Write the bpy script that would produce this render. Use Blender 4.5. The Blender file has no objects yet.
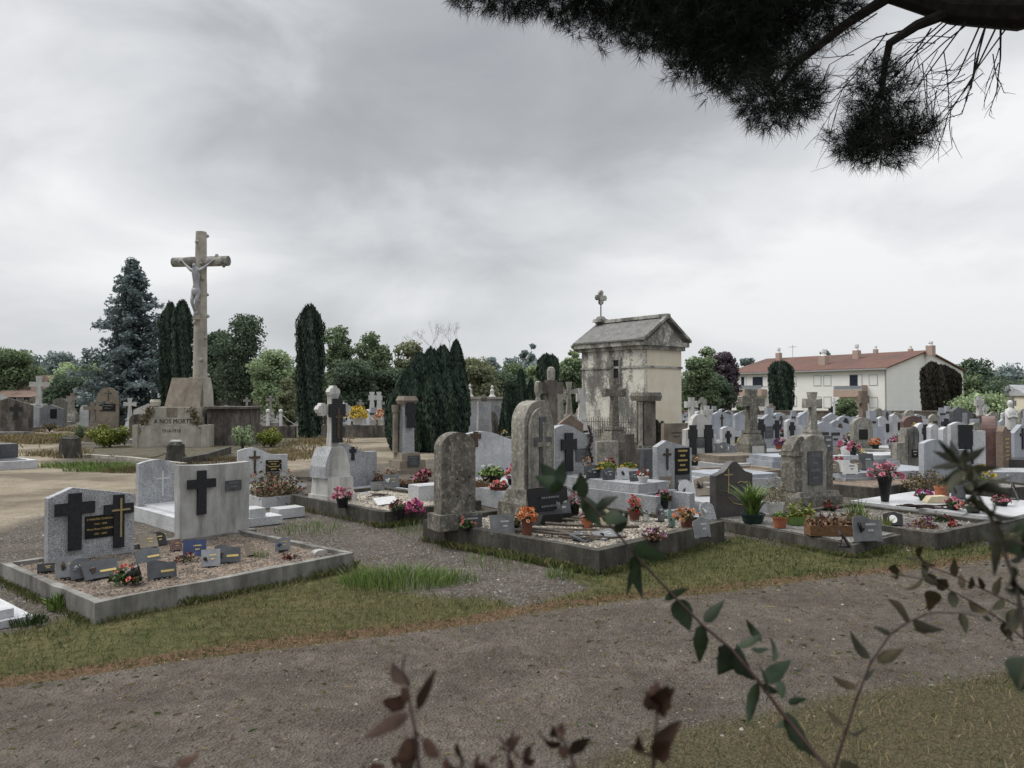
import bpy, bmesh, math, random
import numpy as np
from mathutils import Vector, Matrix, noise as mnoise
R=math.radians; PI=math.pi
random.seed(7); rng=np.random.default_rng(7)
scn=bpy.context.scene
col=bpy.data.collections.new("place"); scn.collection.children.link(col)
F=759.0; HZ=398.0; H=1.9
def G(px,py,z=0.0):
    d=F*(H-z)/(py-HZ); return Vector(((px-512)/F*d,d,z))
def P(px,d,z=0.0): return Vector(((px-512)/F*d,d,z))
def PD(px,py,d): return Vector(((px-512)/F*d,d,H+(HZ-py)/F*d))
def ZY(py,d): return H+(HZ-py)/F*d
# ------------------------------------------------------------------ materials
class NT:
    def __init__(s,name):
        s.m=bpy.data.materials.new(name); s.m.use_nodes=True; s.t=s.m.node_tree; s.n=s.t.nodes; s.l=s.t.links
        s.b=s.n['Principled BSDF']; s.b.inputs['Specular IOR Level'].default_value=0.25
    def new(s,t,**k):
        n=s.n.new(t)
        for a,v in k.items():
            if a in n.inputs: n.inputs[a].default_value=v
            else: setattr(n,a,v)
        return n
    def link(s,a,b): s.l.new(a,b)
    def coords(s,scale=(1,1,1),rand=True):
        tc=s.new('ShaderNodeTexCoord'); mp=s.new('ShaderNodeMapping')
        mp.inputs['Scale'].default_value=scale
        if rand:
            oi=s.new('ShaderNodeObjectInfo'); mu=s.new('ShaderNodeMath',operation='MULTIPLY'); mu.inputs[1].default_value=57.0
            s.link(oi.outputs['Random'],mu.inputs[0])
            cb=s.new('ShaderNodeCombineXYZ'); s.link(mu.outputs[0],cb.inputs[0]); s.link(mu.outputs[0],cb.inputs[1])
            s.link(cb.outputs[0],mp.inputs['Location'])
        s.link(tc.outputs['Object'],mp.inputs['Vector']); return mp.outputs['Vector']
    def noise(s,v,scale,detail=6,rough=.6):
        n=s.new('ShaderNodeTexNoise'); n.inputs['Scale'].default_value=scale; n.inputs['Detail'].default_value=detail; n.inputs['Roughness'].default_value=rough
        if v is not None: s.link(v,n.inputs['Vector'])
        return n.outputs['Fac']
    def ramp(s,v,stops):
        r=s.new('ShaderNodeValToRGB'); e=r.color_ramp.elements
        while len(e)<len(stops): e.new(0.5)
        for i,(p,c) in enumerate(stops):
            e[i].position=p; e[i].color=(c,c,c,1) if not hasattr(c,'__len__') else (*c,1)
        s.link(v,r.inputs['Fac']); return r.outputs['Color']
    def mix(s,f,a,b,mode='MIX'):
        m=s.new('ShaderNodeMix',data_type='RGBA',blend_type=mode)
        for k,v in ((0,f),(6,a),(7,b)):
            if hasattr(v,'is_linked') or isinstance(v,bpy.types.NodeSocket): s.link(v,m.inputs[k])
            elif k==0: m.inputs[0].default_value=v
            else: m.inputs[k].default_value=(*v,1)
        return m.outputs[2]
    def bump(s,h,strength=.4,dist=.01):
        b=s.new('ShaderNodeBump'); b.inputs['Strength'].default_value=strength; b.inputs['Distance'].default_value=dist
        s.link(h,b.inputs['Height']); s.link(b.outputs['Normal'],s.b.inputs['Normal'])
def stone(name,c1,c2,scale=6,rough=.85,bump=.4,speck=None,stain=0,stainc=(.035,.033,.03),lichen=None,lichth=.58,edge=None,spec=.25):
    t=NT(name); v=t.coords()
    n=t.noise(v,scale); c=t.mix(t.ramp(n,[(.32,0),(.68,1)]),c1,c2)
    if speck:
        # dark and light crystals
        vo=t.new('ShaderNodeTexVoronoi',Scale=speck[0]); t.link(v,vo.inputs['Vector'])
        sp=t.new('ShaderNodeSeparateColor'); t.link(vo.outputs['Color'],sp.inputs[0])
        c=t.mix(t.ramp(sp.outputs[0],[(.0,speck[3]),(.28,speck[3]*.7),(.34,0),(1,0)]),c,speck[1])
        c=t.mix(t.ramp(sp.outputs[1],[(.0,0),(.74,0),(.8,speck[3]),(1,speck[3])]),c,speck[2])
    if lichen:
        n2=t.noise(v,scale*2.3,8,.75); c=t.mix(t.ramp(n2,[(lichth-.04,0),(lichth+.03,.9)]),c,lichen)
        n4=t.noise(v,scale*5,8,.8); c=t.mix(t.ramp(n4,[(.56,0),(.62,.7)]),c,tuple(x*.35 for x in c1))
    if stain:
        v2=t.coords((1,1,.22)); n3=t.noise(v2,scale*1.1,9,.7)
        c=t.mix(t.ramp(n3,[(.60-.22*stain,0),(.72-.1*stain,min(1,stain*1.1))]),c,stainc)
    c=t.mix(1.0,c,t.ramp(t.noise(v,scale*.28,7,.65),[(.30,.62),(.52,1.0),(.75,1.12)]),'MULTIPLY')
    v3=t.coords((1,1,.12)); c=t.mix(t.ramp(t.noise(v3,scale*1.9,6,.6),[(.54,0),(.72,.30)]),c,tuple(x*.35 for x in c1))
    t.link(c,t.b.inputs['Base Color']); t.b.inputs['Roughness'].default_value=rough; t.b.inputs['Specular IOR Level'].default_value=spec
    nb=t.noise(v,scale*9,8,.7); t.bump(nb,bump,.012); return t.m
def plain(name,c,rough=.6,var=.25,scale=12,metal=0,bump=.15):
    t=NT(name); v=t.coords(); n=t.noise(v,scale)
    col_=t.mix(t.ramp(n,[(.3,0),(.7,1)]),tuple(x*(1-var) for x in c),tuple(min(1,x*(1+var)) for x in c))
    t.link(col_,t.b.inputs['Base Color']); t.b.inputs['Roughness'].default_value=rough; t.b.inputs['Metallic'].default_value=metal
    t.bump(t.noise(v,scale*6),bump,.004); return t.m
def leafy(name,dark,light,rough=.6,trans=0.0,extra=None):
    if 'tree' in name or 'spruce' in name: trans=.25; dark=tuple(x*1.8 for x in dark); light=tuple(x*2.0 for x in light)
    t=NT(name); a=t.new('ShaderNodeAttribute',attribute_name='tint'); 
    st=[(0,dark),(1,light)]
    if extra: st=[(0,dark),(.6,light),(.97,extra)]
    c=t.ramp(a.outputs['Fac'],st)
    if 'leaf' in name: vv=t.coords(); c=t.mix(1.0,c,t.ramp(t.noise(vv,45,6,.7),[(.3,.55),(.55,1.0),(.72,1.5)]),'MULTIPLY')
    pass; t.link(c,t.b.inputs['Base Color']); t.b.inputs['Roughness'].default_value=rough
    if trans:
        tr=t.new('ShaderNodeBsdfTranslucent'); t.link(c,tr.inputs[0]); ms=t.new('ShaderNodeMixShader'); ms.inputs[0].default_value=trans
        t.link(t.b.outputs[0],ms.inputs[1]); t.link(tr.outputs[0],ms.inputs[2]); t.link(ms.outputs[0],t.n['Material Output'].inputs[0])
    return t.m
K={}
K['gran_l']=stone('pale_granite',(.40,.41,.42),(.50,.51,.52),5,.5,.08,speck=(210,(.13,.13,.14),(.72,.72,.72),.75),stain=.15,spec=.4)
K['gran_m']=stone('grey_granite',(.25,.26,.27),(.33,.34,.35),5,.5,.08,speck=(170,(.07,.07,.08),(.55,.56,.57),.8),stain=.2,spec=.4)
K['gran_b']=stone('blue_grey_granite',(.27,.29,.32),(.34,.36,.39),4,.45,.08,speck=(220,(.15,.16,.18),(.48,.5,.53),.6),spec=.4)
K['gran_w']=stone('polished_pale_granite',(.42,.425,.43),(.50,.505,.51),4,.3,.03,speck=(240,(.3,.3,.32),(.7,.7,.7),.6),spec=.5)
K['gran_k']=stone('dark_polished_granite',(.050,.046,.045),(.075,.068,.066),8,.3,.05,speck=(230,(.015,.015,.015),(.13,.12,.12),.6),spec=.5)
K['gran_r']=stone('red_granite',(.10,.06,.052),(.145,.09,.078),6,.4,.05,speck=(200,(.05,.03,.03),(.35,.22,.2),.6))
K['marble']=stone('weathered_white_marble',(.42,.415,.39),(.56,.55,.52),3,.8,.3,stain=.55,stainc=(.16,.155,.145))
K['render_w']=stone('weathered_white_render',(.37,.37,.35),(.50,.495,.475),3.0,.85,.35,stain=.75,stainc=(.17,.17,.16))
K['moss']=stone('mossy_old_stone',(.10,.09,.075),(.20,.185,.16),9,.95,1.0,lichen=(.36,.35,.29),lichth=.57,stain=.45)
K['moss_l']=stone('lichened_pale_stone',(.20,.19,.165),(.34,.32,.28),7,.95,.8,lichen=(.46,.45,.38),lichth=.57,stain=.5,stainc=(.05,.048,.043))
K['brown']=stone('brown_sandstone',(.17,.145,.115),(.25,.215,.17),4,.9,.4,stain=.3)
K['tan']=stone('tan_dressed_stone',(.29,.27,.23),(.42,.39,.335),3,.9,.5,stain=.35,stainc=(.12,.105,.09))
K['tan_d']=stone('blackened_stone',(.10,.09,.08),(.20,.175,.15),3,.95,.7,stain=.8,stainc=(.025,.023,.02),lichen=(.30,.27,.22),lichth=.62)
K['conc']=stone('stained_concrete',(.07,.065,.055),(.15,.14,.12),5,.95,.9,stain=1.1,stainc=(.045,.042,.035),lichen=(.32,.31,.27),lichth=.63)
K['conc_l']=stone('pale_concrete',(.18,.175,.16),(.29,.28,.255),4,.9,.5,stain=.8,stainc=(.085,.08,.07))
K['slate']=stone('slate_plaque',(.055,.06,.065),(.09,.095,.10),10,.45,.1,spec=.4)
K['slate_l']=stone('grey_slate_plaque',(.13,.135,.14),(.19,.195,.2),10,.5,.1,spec=.4)
K['plq_w']=plain('white_plaque',(.62,.62,.60),.5,.1)
K['plq_b']=plain('blue_plaque',(.03,.045,.11),.4,.3)
K['blk']=plain('black_lacquer',(.012,.012,.013),.35,.3)
K['cross_k']=plain('dark_cross_granite',(.022,.023,.026),.5,.35,30)
K['gold']=plain('gilt_lettering',(.55,.42,.16),.45,.15,30,.3)
K['letter_w']=plain('pale_lettering',(.5,.5,.48),.6,.1)
K['letter_d']=plain('dark_lettering',(.05,.045,.04),.8,.2)
K['bronze']=plain('bronze',(.09,.065,.045),.5,.35,20,.5)
K['terra']=plain('terracotta',(.30,.105,.055),.8,.25,8)
K['terra_d']=plain('dark_terracotta',(.12,.045,.032),.75,.25,8)
K['pot_g']=plain('dark_green_plastic',(.018,.035,.03),.4,.2)
K['pot_k']=plain('black_plastic',(.015,.015,.017),.4,.2)
K['pot_w']=plain('white_pot',(.5,.5,.48),.5,.1)
K['pot_lime']=plain('green_plastic',(.09,.15,.04),.6,.2)
K['wood']=plain('planter_wood',(.15,.085,.045),.85,.35,20,bump=.4)
K['deadwood']=plain('grey_dead_wood',(.085,.072,.058),.95,.45,25,bump=.6)
K['bark']=plain('pine_bark',(.018,.015,.013),.95,.5,14,bump=1)
K['trunk']=plain('tree_bark',(.06,.05,.042),.95,.4,10,bump=.8)
K['stemr']=plain('red_brown_stem',(.032,.016,.013),.6,.4,60)
K['whitep']=plain('white_paint',(.62,.62,.60),.6,.1)
K['iron']=plain('rusted_iron',(.05,.035,.03),.8,.4,30)
K['zinc']=plain('zinc',(.3,.3,.31),.5,.2)
for n,c in dict(orange=(.72,.24,.09),peach=(.72,.40,.22),pink=(.62,.22,.30),magenta=(.50,.09,.27),red=(.42,.03,.04),dred=(.16,.025,.03),purple=(.20,.09,.20),white=(.66,.66,.62),yellow=(.62,.45,.06),ppink=(.68,.42,.44),salmon=(.66,.2,.15)).items():
    K['f_'+n]=leafy('petals_'+n,tuple(x*.45 for x in c),c,.7)
K['lf']=leafy('pot_foliage',(.012,.022,.008),(.06,.10,.03),.6)
K['lf_y']=leafy('yellow_green_foliage',(.05,.07,.012),(.24,.27,.05),.6)
K['lf_b']=leafy('bright_foliage',(.05,.08,.02),(.20,.29,.08),.5)
K['lf_dry']=leafy('dry_foliage',(.06,.045,.025),(.22,.17,.09),.8)
K['lf_heather']=leafy('heather_foliage',(.05,.035,.02),(.26,.15,.09),.8)
K['pine']=leafy('pine_needles',(.006,.009,.007),(.022,.032,.022),.6)
K['cyp']=leafy('cypress_foliage',(.012,.022,.016),(.055,.085,.055),.8)
K['cyp_br']=leafy('brownish_cypress_foliage',(.012,.011,.008),(.045,.042,.026),.8)
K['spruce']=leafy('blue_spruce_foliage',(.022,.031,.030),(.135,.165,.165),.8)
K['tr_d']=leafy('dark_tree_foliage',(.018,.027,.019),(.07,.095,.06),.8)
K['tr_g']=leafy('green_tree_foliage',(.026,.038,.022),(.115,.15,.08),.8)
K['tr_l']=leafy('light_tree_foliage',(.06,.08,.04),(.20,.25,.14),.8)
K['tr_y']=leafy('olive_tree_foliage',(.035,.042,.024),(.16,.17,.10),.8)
K['tr_h']=leafy('haze_tinted_tree_foliage',(.06,.08,.08),(.14,.17,.16),.8)  # distance haze is put into this pale bluish foliage colour
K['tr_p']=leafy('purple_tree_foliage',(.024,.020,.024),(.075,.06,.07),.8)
K['lv_g']=leafy('shrub_leaf',(.010,.018,.010),(.030,.050,.022),.6,.18)
K['lv_d']=leafy('dark_olive_leaf',(.010,.012,.008),(.040,.040,.022),.7,.1)
K['lv_y']=leafy('young_red_shoot_leaf',(.018,.015,.009),(.080,.036,.024),.7,.15)
K['lv_r']=leafy('young_red_leaf',(.012,.018,.009),(.055,.042,.020),.75,.12)
# ------------------------------------------------------------------ mesh helpers
def obj(name,bm,mat,parent=None,bev=0,smooth=False,loc=None,rz=None):
    if bev: 
        ed=[e for e in bm.edges if len(e.link_faces)==2 and e.calc_face_angle(0)>.5]
        bmesh.ops.bevel(bm,geom=ed,offset=bev,segments=1,profile=.5,affect='EDGES')
    bmesh.ops.recalc_face_normals(bm,faces=bm.faces)
    me=bpy.data.meshes.new(name); bm.to_mesh(me); bm.free()
    if smooth: me.shade_smooth()
    me.materials.append(K[mat] if isinstance(mat,str) else mat)
    o=bpy.data.objects.new(name,me); col.objects.link(o)
    if parent: o.parent=parent
    if loc is not None: o.location=loc
    if rz is not None: o.rotation_euler=(0,0,rz)
    return o
def thing(name,label,cat,loc,rz=0,group=None):
    o=bpy.data.objects.new(name,None); col.objects.link(o); o.location=loc; o.rotation_euler=(0,0,rz); o.empty_display_size=.1
    o['label']=label; o['category']=cat
    if len(label.split())>16: print('LONG',len(label.split()),label)
    if group:o['group']=group
    return o
def tag(o,label,cat,group=None,kind=None):
    if label:o['label']=label
    if cat:o['category']=cat
    if group:o['group']=group
    if kind:o['kind']=kind
    return o
def B(): return bmesh.new()
def box(bm,x0,x1,y0,y1,z0,z1,M=None):
    vs=[bm.verts.new((x,y,z)) for z in (z0,z1) for x,y in ((x0,y0),(x1,y0),(x1,y1),(x0,y1))]
    if M is not None:
        for v in vs: v.co=M@v.co
    for f in ((0,1,2,3),(4,5,6,7),(0,1,5,4),(1,2,6,5),(2,3,7,6),(3,0,4,7)): bm.faces.new([vs[i] for i in f])
    return vs
def frust(bm,w0,d0,z0,w1,d1,z1,cx=0,cy=0):
    vs=[bm.verts.new((cx+sx*w/2,cy+sy*d/2,z)) for w,d,z in ((w0,d0,z0),(w1,d1,z1)) for sx,sy in ((-1,-1),(1,-1),(1,1),(-1,1))]
    for f in ((0,1,2,3),(4,5,6,7),(0,1,5,4),(1,2,6,5),(2,3,7,6),(3,0,4,7)): bm.faces.new([vs[i] for i in f])
def prism(bm,pts,y0,y1):
    a=[bm.verts.new((x,y0,z)) for x,z in pts]; b=[bm.verts.new((x,y1,z)) for x,z in pts]
    bm.faces.new(a); bm.faces.new(b[::-1]); n=len(pts)
    for i in range(n): bm.faces.new((a[i],a[(i+1)%n],b[(i+1)%n],b[i]))
def lathe(bm,prof,seg=16,c=(0,0,0)):
    rings=[]
    for r,z in prof: rings.append([bm.verts.new((c[0]+r*math.cos(2*PI*i/seg),c[1]+r*math.sin(2*PI*i/seg),c[2]+z)) for i in range(seg)])
    for a,b in zip(rings,rings[1:]):
        for i in range(seg): bm.faces.new((a[i],a[(i+1)%seg],b[(i+1)%seg],b[i]))
    bm.faces.new(rings[0][::-1]); bm.faces.new(rings[-1])
def tube(bm,pts,rad,seg=6):
    pts=[Vector(p) for p in pts]; rings=[]
    for i,p in enumerate(pts):
        t=(pts[min(i+1,len(pts)-1)]-pts[max(i-1,0)]).normalized()
        a=t.orthogonal().normalized() if i==0 else (pa-t*pa.dot(t)).normalized()
        pa=a; b=t.cross(a); r=rad[i] if hasattr(rad,'__len__') else rad
        rings.append([bm.verts.new(p+a*r*math.cos(2*PI*k/seg)+b*r*math.sin(2*PI*k/seg)) for k in range(seg)])
    for u,v in zip(rings,rings[1:]):
        for k in range(seg): bm.faces.new((u[k],u[(k+1)%seg],v[(k+1)%seg],v[k]))
    bm.faces.new(rings[0][::-1]); bm.faces.new(rings[-1])
def npmesh(name,V,Fc,mat,parent=None,tint=None,smooth=False):
    """V (n,3), Fc (m,k) constant k"""
    me=bpy.data.meshes.new(name); k=Fc.shape[1]
    me.vertices.add(len(V)); me.vertices.foreach_set('co',np.ascontiguousarray(V,dtype=np.float32).ravel())
    me.loops.add(Fc.size); me.loops.foreach_set('vertex_index',Fc.astype(np.int32).ravel())
    me.polygons.add(len(Fc)); me.polygons.foreach_set('loop_start',np.arange(0,Fc.size,k,dtype=np.int32))
    me.update(calc_edges=True)
    if tint is not None:
        a=me.attributes.new('tint','FLOAT','POINT'); a.data.foreach_set('value',np.ascontiguousarray(tint,dtype=np.float32))
    if smooth: me.shade_smooth()
    me.materials.append(K[mat] if isinstance(mat,str) else mat)
    o=bpy.data.objects.new(name,me); col.objects.link(o)
    if parent:o.parent=parent
    return o
def dup(root,loc,rz,label,group=None,sc=1.0):
    r=root.copy(); col.objects.link(r); r.location=loc; r.rotation_euler=(0,0,rz); r.scale=(sc,sc,sc); r['label']=label
    if group:r['group']=group
    for ch in list(root.children):
        c=ch.copy(); col.objects.link(c); c.parent=r
        for g in list(ch.children):
            d=g.copy(); col.objects.link(d); d.parent=c
    return r
# vectorised quads (rhombus leaves)
def quads(C,size,asp=1.6,normal=None,spread=1.0):
    n=len(C); size=np.broadcast_to(size,(n,))
    if normal is None: N=rng.normal(size=(n,3))
    else: N=normal+rng.normal(size=(n,3))*spread
    N/=np.linalg.norm(N,axis=1,keepdims=True)+1e-9
    A=np.cross(N,rng.normal(size=(n,3))); A/=np.linalg.norm(A,axis=1,keepdims=True)+1e-9
    Bv=np.cross(N,A)
    s=size[:,None]; V=np.stack([C-A*s*asp/2,C+Bv*s/2,C+A*s*asp/2,C-Bv*s/2],1).reshape(-1,3)
    Fc=np.arange(4*n).reshape(n,4); return V,Fc
def textmesh(body,size,parent,mat,loc,depth=.004,rot=(PI/2,0,0),align='CENTER'):
    cu=bpy.data.curves.new('lettering','FONT'); cu.body=body; cu.size=size; cu.extrude=depth; cu.align_x=align; cu.align_y='CENTER'; cu.resolution_u=2
    tmp=bpy.data.objects.new('lettering_source',cu); col.objects.link(tmp)
    bpy.context.view_layer.update()
    me=bpy.data.meshes.new_from_object(tmp.evaluated_get(bpy.context.evaluated_depsgraph_get()))
    bpy.data.objects.remove(tmp); me.materials.clear(); me.materials.append(K[mat]); me.name='lettering'
    o=bpy.data.objects.new('lettering',me); col.objects.link(o); o.parent=parent; o.location=loc; o.rotation_euler=rot
    return o
# ------------------------------------------------------------------ headstones
def profile(kind,w,h,p=.8,n=14):
    a=w/2
    if kind=='rect': return [(-a,0),(a,0),(a,h),(-a,h)]
    if kind=='gable_left': return [(-a,0),(a,0),(a,h*.84),(-a+w*.27,h),(-a,h*.88)]
    if kind=='gable': return [(-a,0),(a,0),(a,h*p),(0,h),(-a,h*p)]
    if kind=='round': return [(-a,0),(a,0)]+[(a*math.cos(t),h-a*.75+a*.75*math.sin(t)) for t in np.linspace(0,PI,n)]
    if kind=='arch': return [(-a,0),(a,0)]+[(a*math.cos(t),h*p+h*(1-p)*math.sin(t)) for t in np.linspace(0,PI,n)]
    if kind=='gothic':
        r=[(-a,0),(a,0)]
        for s in np.linspace(0,1,8): r.append((a*(1-s**1.7),h-a*1.15+a*1.15*math.sin(s*PI/2)))
        for s in np.linspace(1,0,8)[1:]: r.append((-a*(1-s**1.7),h-a*1.15+a*1.15*math.sin(s*PI/2)))
        return r
    if kind in('wave','wave_r'):
        r=[]
        for s in np.linspace(0,1,n+6):
            x=a-w*s; u=1-s  # u 0 left ..1 right
            if u<.28: z=h-(h*.07)*((.28-u)/.28)**2
            else: z=h-(h*.19)*(.5-.5*math.cos(min(1,(u-.28)/.5)*PI))
            r.append((x,z))
        r=[(-a,0),(a,0)]+r
        if kind=='wave_r': r=[(-x,z) for x,z in r][::-1]
        return r
    if kind=='concave': return [(-a*.97,0),(a*.97,0)]+[(a-w*s,h-(h*.018)*math.sin(s*PI)+.012*h*s) for s in np.linspace(0,1,10)]
    if kind=='ogee':
        r=[(-a,0),(a,0)]
        for s in np.linspace(0,1,22):
            x=a-w*s; q=abs(x)/a
            r.append((x,h*(.80+.20*(.5+.5*math.cos(min(1,q/.72)*PI))-(.04*max(0,q-.72)/.28))))
        return r
    if kind=='stepped': return [(-a,0),(a,0),(a,h*.62),(a*.45,h*.62),(a*.45,h*.8),(a*.3,h*.8),(a*.3,h),(-a*.3,h),(-a*.3,h*.8),(-a*.45,h*.8),(-a*.45,h*.62),(-a,h*.62)]
    if kind=='shoulder': return [(-a,0),(a,0),(a,h*.7),(a*.62,h*.72)]+[(a*.6*math.cos(t),h*.75+h*.25*math.sin(t)) for t in np.linspace(0,PI,10)]+[(-a*.62,h*.72),(-a,h*.7)]
def cross_bm(w,h,t,arm=.2,drop=.3,flare=0,M=None):
    """latin cross standing on z=0, centred x, thickness t in y"""
    bm=B(); a=arm*h/2 if arm<1 else arm; zc=h*(1-drop)
    fl=1+flare
    pts=[(-a*fl,0),(a*fl,0),(a,zc-a),(w/2,zc-a*fl),(w/2,zc+a*fl),(a,zc+a),(a*fl,h),(-a*fl,h),(-a,zc+a),(-w/2,zc+a*fl),(-w/2,zc-a*fl),(-a,zc-a)]
    prism(bm,pts,-t/2,t/2)
    if M is not None: bmesh.ops.transform(bm,matrix=M,verts=bm.verts)
    return bm
def add_cross(par,x,z,h,w,y,mat='cross_k',arm=.16,drop=.3,t=.03,flare=.0,name='cross',christ=False):
    o=obj(name,cross_bm(w,h,t,arm,drop,flare),mat,par,bev=.002); o.location=(x,y-t/2-.001,z)
    if christ:
        bm=B(); yy=-t/2-.008; zc=h*(1-drop)
        tube(bm,[(-w*.42,yy,zc+.01*h),(-w*.12,yy,zc-.07*h),(0,yy,zc-.1*h)],[.009*h,.018*h,.03*h],5)
        tube(bm,[(w*.42,yy,zc+.01*h),(w*.12,yy,zc-.07*h),(0,yy,zc-.1*h)],[.009*h,.018*h,.03*h],5)
        tube(bm,[(0,yy,zc-.02*h),(0,yy,zc-.12*h),(.01*h,yy,zc-.3*h),(0,yy,zc-.5*h),(0,yy,zc-.62*h)],[.025*h,.05*h,.04*h,.03*h,.015*h],6)
        obj('crucifix_figure',bm,'bronze',o,smooth=True)
    return o
def add_lines(par,w,h,n,mat='gold',y=-.002,seed=0):
    """rows of short engraved marks, illegible in the photo"""
    bm=B(); rr=random.Random(seed)
    for i in range(n):
        z=h*(1-(i+.8)/(n+.6)); x=-w*(.32 if i%2==0 else .18); xe=-x
        while x<xe:
            l=w*rr.uniform(.02,.055); box(bm,x,min(x+l,xe),y-.0015,y,z,z+h*.42/(n+1)); x+=l+w*rr.uniform(.012,.03)
    return obj('lettering',bm,mat,par)
def add_plaque(par,x,z,w,h,y,mat='blk',lines=0,lmat='gold',t=.015,name='plaque'):
    bm=B(); box(bm,-w/2,w/2,-t,0,0,h); o=obj(name,bm,mat,par,bev=.002); o.location=(x,y-.001,z)
    if lines: 
        l=add_lines(o,w,h,lines,lmat,y=-t-.001,seed=int(abs(x*991)+lines))
    return o
def headstone(par,kind,w,h,t,mat,p=.8,z=0,y=0,base=None,bmat=None,frame=None,bev=.008,x=0):
    bm=B(); prism(bm,profile(kind,w,h,p),-t/2,t/2); s=obj('headstone',bm,mat,par,bev=bev); s.location=(x,y,z)
    if base:
        bw,bh,bt=base; b=B(); box(b,-bw/2,bw/2,-bt/2,bt/2,-bh,0); o=obj('base',b,bmat or mat,par,bev=bev); o.location=(x,y,z)
    return s
def slab(par,w,l,z0,z1,mat,y0=-.1,bev=.01,name='slab',taper=0,x=0):
    bm=B(); vs=box(bm,-w/2+x,w/2+x,y0-l,y0,z0,z1)
    if taper:
        for v in vs[4:]:
            if v.co.y<y0-l/2: v.co.z-=taper
    return obj(name,bm,mat,par,bev=bev)
def kerb_ring(par,u,v,h,t,mat,bev=.012,base=0):
    """rectangle from 0..u in x, 0..v in y, local"""
    bm=B(); 
    for a in ((0,u,0,t),(0,u,v-t,v),(0,t,t,v-t),(u-t,u,t,v-t)): box(bm,a[0],a[1],a[2],a[3],-.05,h)
    # jitter
    bmesh.ops.subdivide_edges(bm,edges=[e for e in bm.edges if e.calc_length()>.8],cuts=7)
    bmesh.ops.remove_doubles(bm,verts=bm.verts,dist=.0005)
    for vv in bm.verts: vv.co+=Vector((random.uniform(-1,1),random.uniform(-1,1),random.uniform(-1,1)))*.006
    return obj('kerb',bm,mat,par)
def bed(par,x0,x1,y0,y1,z,mat,name='gravel_bed',n=26):
    xs=np.linspace(x0,x1,n); ys=np.linspace(y0,y1,n); X,Y=np.meshgrid(xs,ys)
    Z=z+rng.normal(size=X.shape)*.006+.02*np.sin(X*3.1+1)*np.cos(Y*2.3)
    V=np.stack([X,Y,Z],-1).reshape(-1,3); i=np.arange(n*n).reshape(n,n)
    Fc=np.stack([i[:-1,:-1],i[:-1,1:],i[1:,1:],i[1:,:-1]],-1).reshape(-1,4)
    return npmesh(name,V,Fc,mat,par,smooth=True)
# ------------------------------------------------------------------ small grave goods
def leaves_mesh(name,C,size,mat,par,asp=1.8,normal=None,spread=1.,tint=None):
    V,Fc=quads(C,size,asp,normal,spread); n=len(C)
    t=rng.random(n) if tint is None else tint
    return npmesh(name,V,Fc,mat,par,np.repeat(t,4))
def blossoms(par,C,r,mat,name='flowers'):
    """each blossom: ring of petals in a shallow cup"""
    Vs=[];T=[]
    for c in C:
        N=rng.normal(size=3)*.6+np.array([0,-.3,1.]); N/=np.linalg.norm(N); A=np.cross(N,rng.normal(size=3)); A/=np.linalg.norm(A); Bv=np.cross(N,A)
        rr=r*rng.uniform(.7,1.15); 
        for ring,(ro,up,k) in enumerate(((1,.15,6),(.6,.5,5),(.3,.7,3))):
            for i in range(k):
                a=2*PI*(i+.5*ring)/k; da=PI/k*1.05
                e=lambda an,q,hh: c+(A*math.cos(an)+Bv*math.sin(an))*rr*q+N*rr*hh
                Vs+= [e(a,.08,0.1),e(a-da,ro*.75,up),e(a,ro,up*1.15),e(a+da,ro*.75,up)]; T+=[.15,.8,1,.8] if ring else [.1,.55,.8,.5]
    V=np.array(Vs); t=np.clip(np.array(T)*rng.uniform(.75,1.1),0,1)
    return npmesh(name,V,np.arange(len(V)).reshape(-1,4),mat,par,t)
def pot_bm(r0,r1,h,rim=True):
    bm=B(); pr=[(r0*.96,0),(r0,.004),(r1*.94,h*.8)]
    if rim: pr+=[(r1,h*.8),(r1*1.02,h)]
    else: pr+=[(r1,h)]
    pr+=[(r1*.88,h),(r1*.84,h*.9)]
    lathe(bm,pr,18); return bm
def dome_pts(n,r,h,z,inner=.75,flat=1.):
    a=rng.random(n)*2*PI; e=np.arcsin(rng.random(n)); q=rng.uniform(inner,1,n)
    return np.stack([r*q*np.cos(e)*np.cos(a),r*q*np.cos(e)*np.sin(a),z+h*q*np.sin(e)],1)
def potted(label,loc,fl,pot='terra',pr=(.055,.08,.13),r=.11,h=.12,nb=22,br=.028,rz=0,group=None,fol='lf',name='flower_pot',nl=120,mix=None,ls=.03):
    t=thing(name,label,'flower pot' if pot else 'bouquet',loc,rz,group)
    z=0
    if pot: obj('pot',pot_bm(*pr),pot,t,smooth=False); z=pr[2]*.95
    if nl: leaves_mesh('foliage',dome_pts(nl,r*.98,h*.85,z,.3)-np.array([0,0,.01]),ls,fol,t)
    if fl:
        blossoms(t,dome_pts(nb,r,h,z),br,'f_'+fl)
        if mix: blossoms(t,dome_pts(nb//2,r*1.03,h,z),br*.9,'f_'+mix)
    return t
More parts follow.
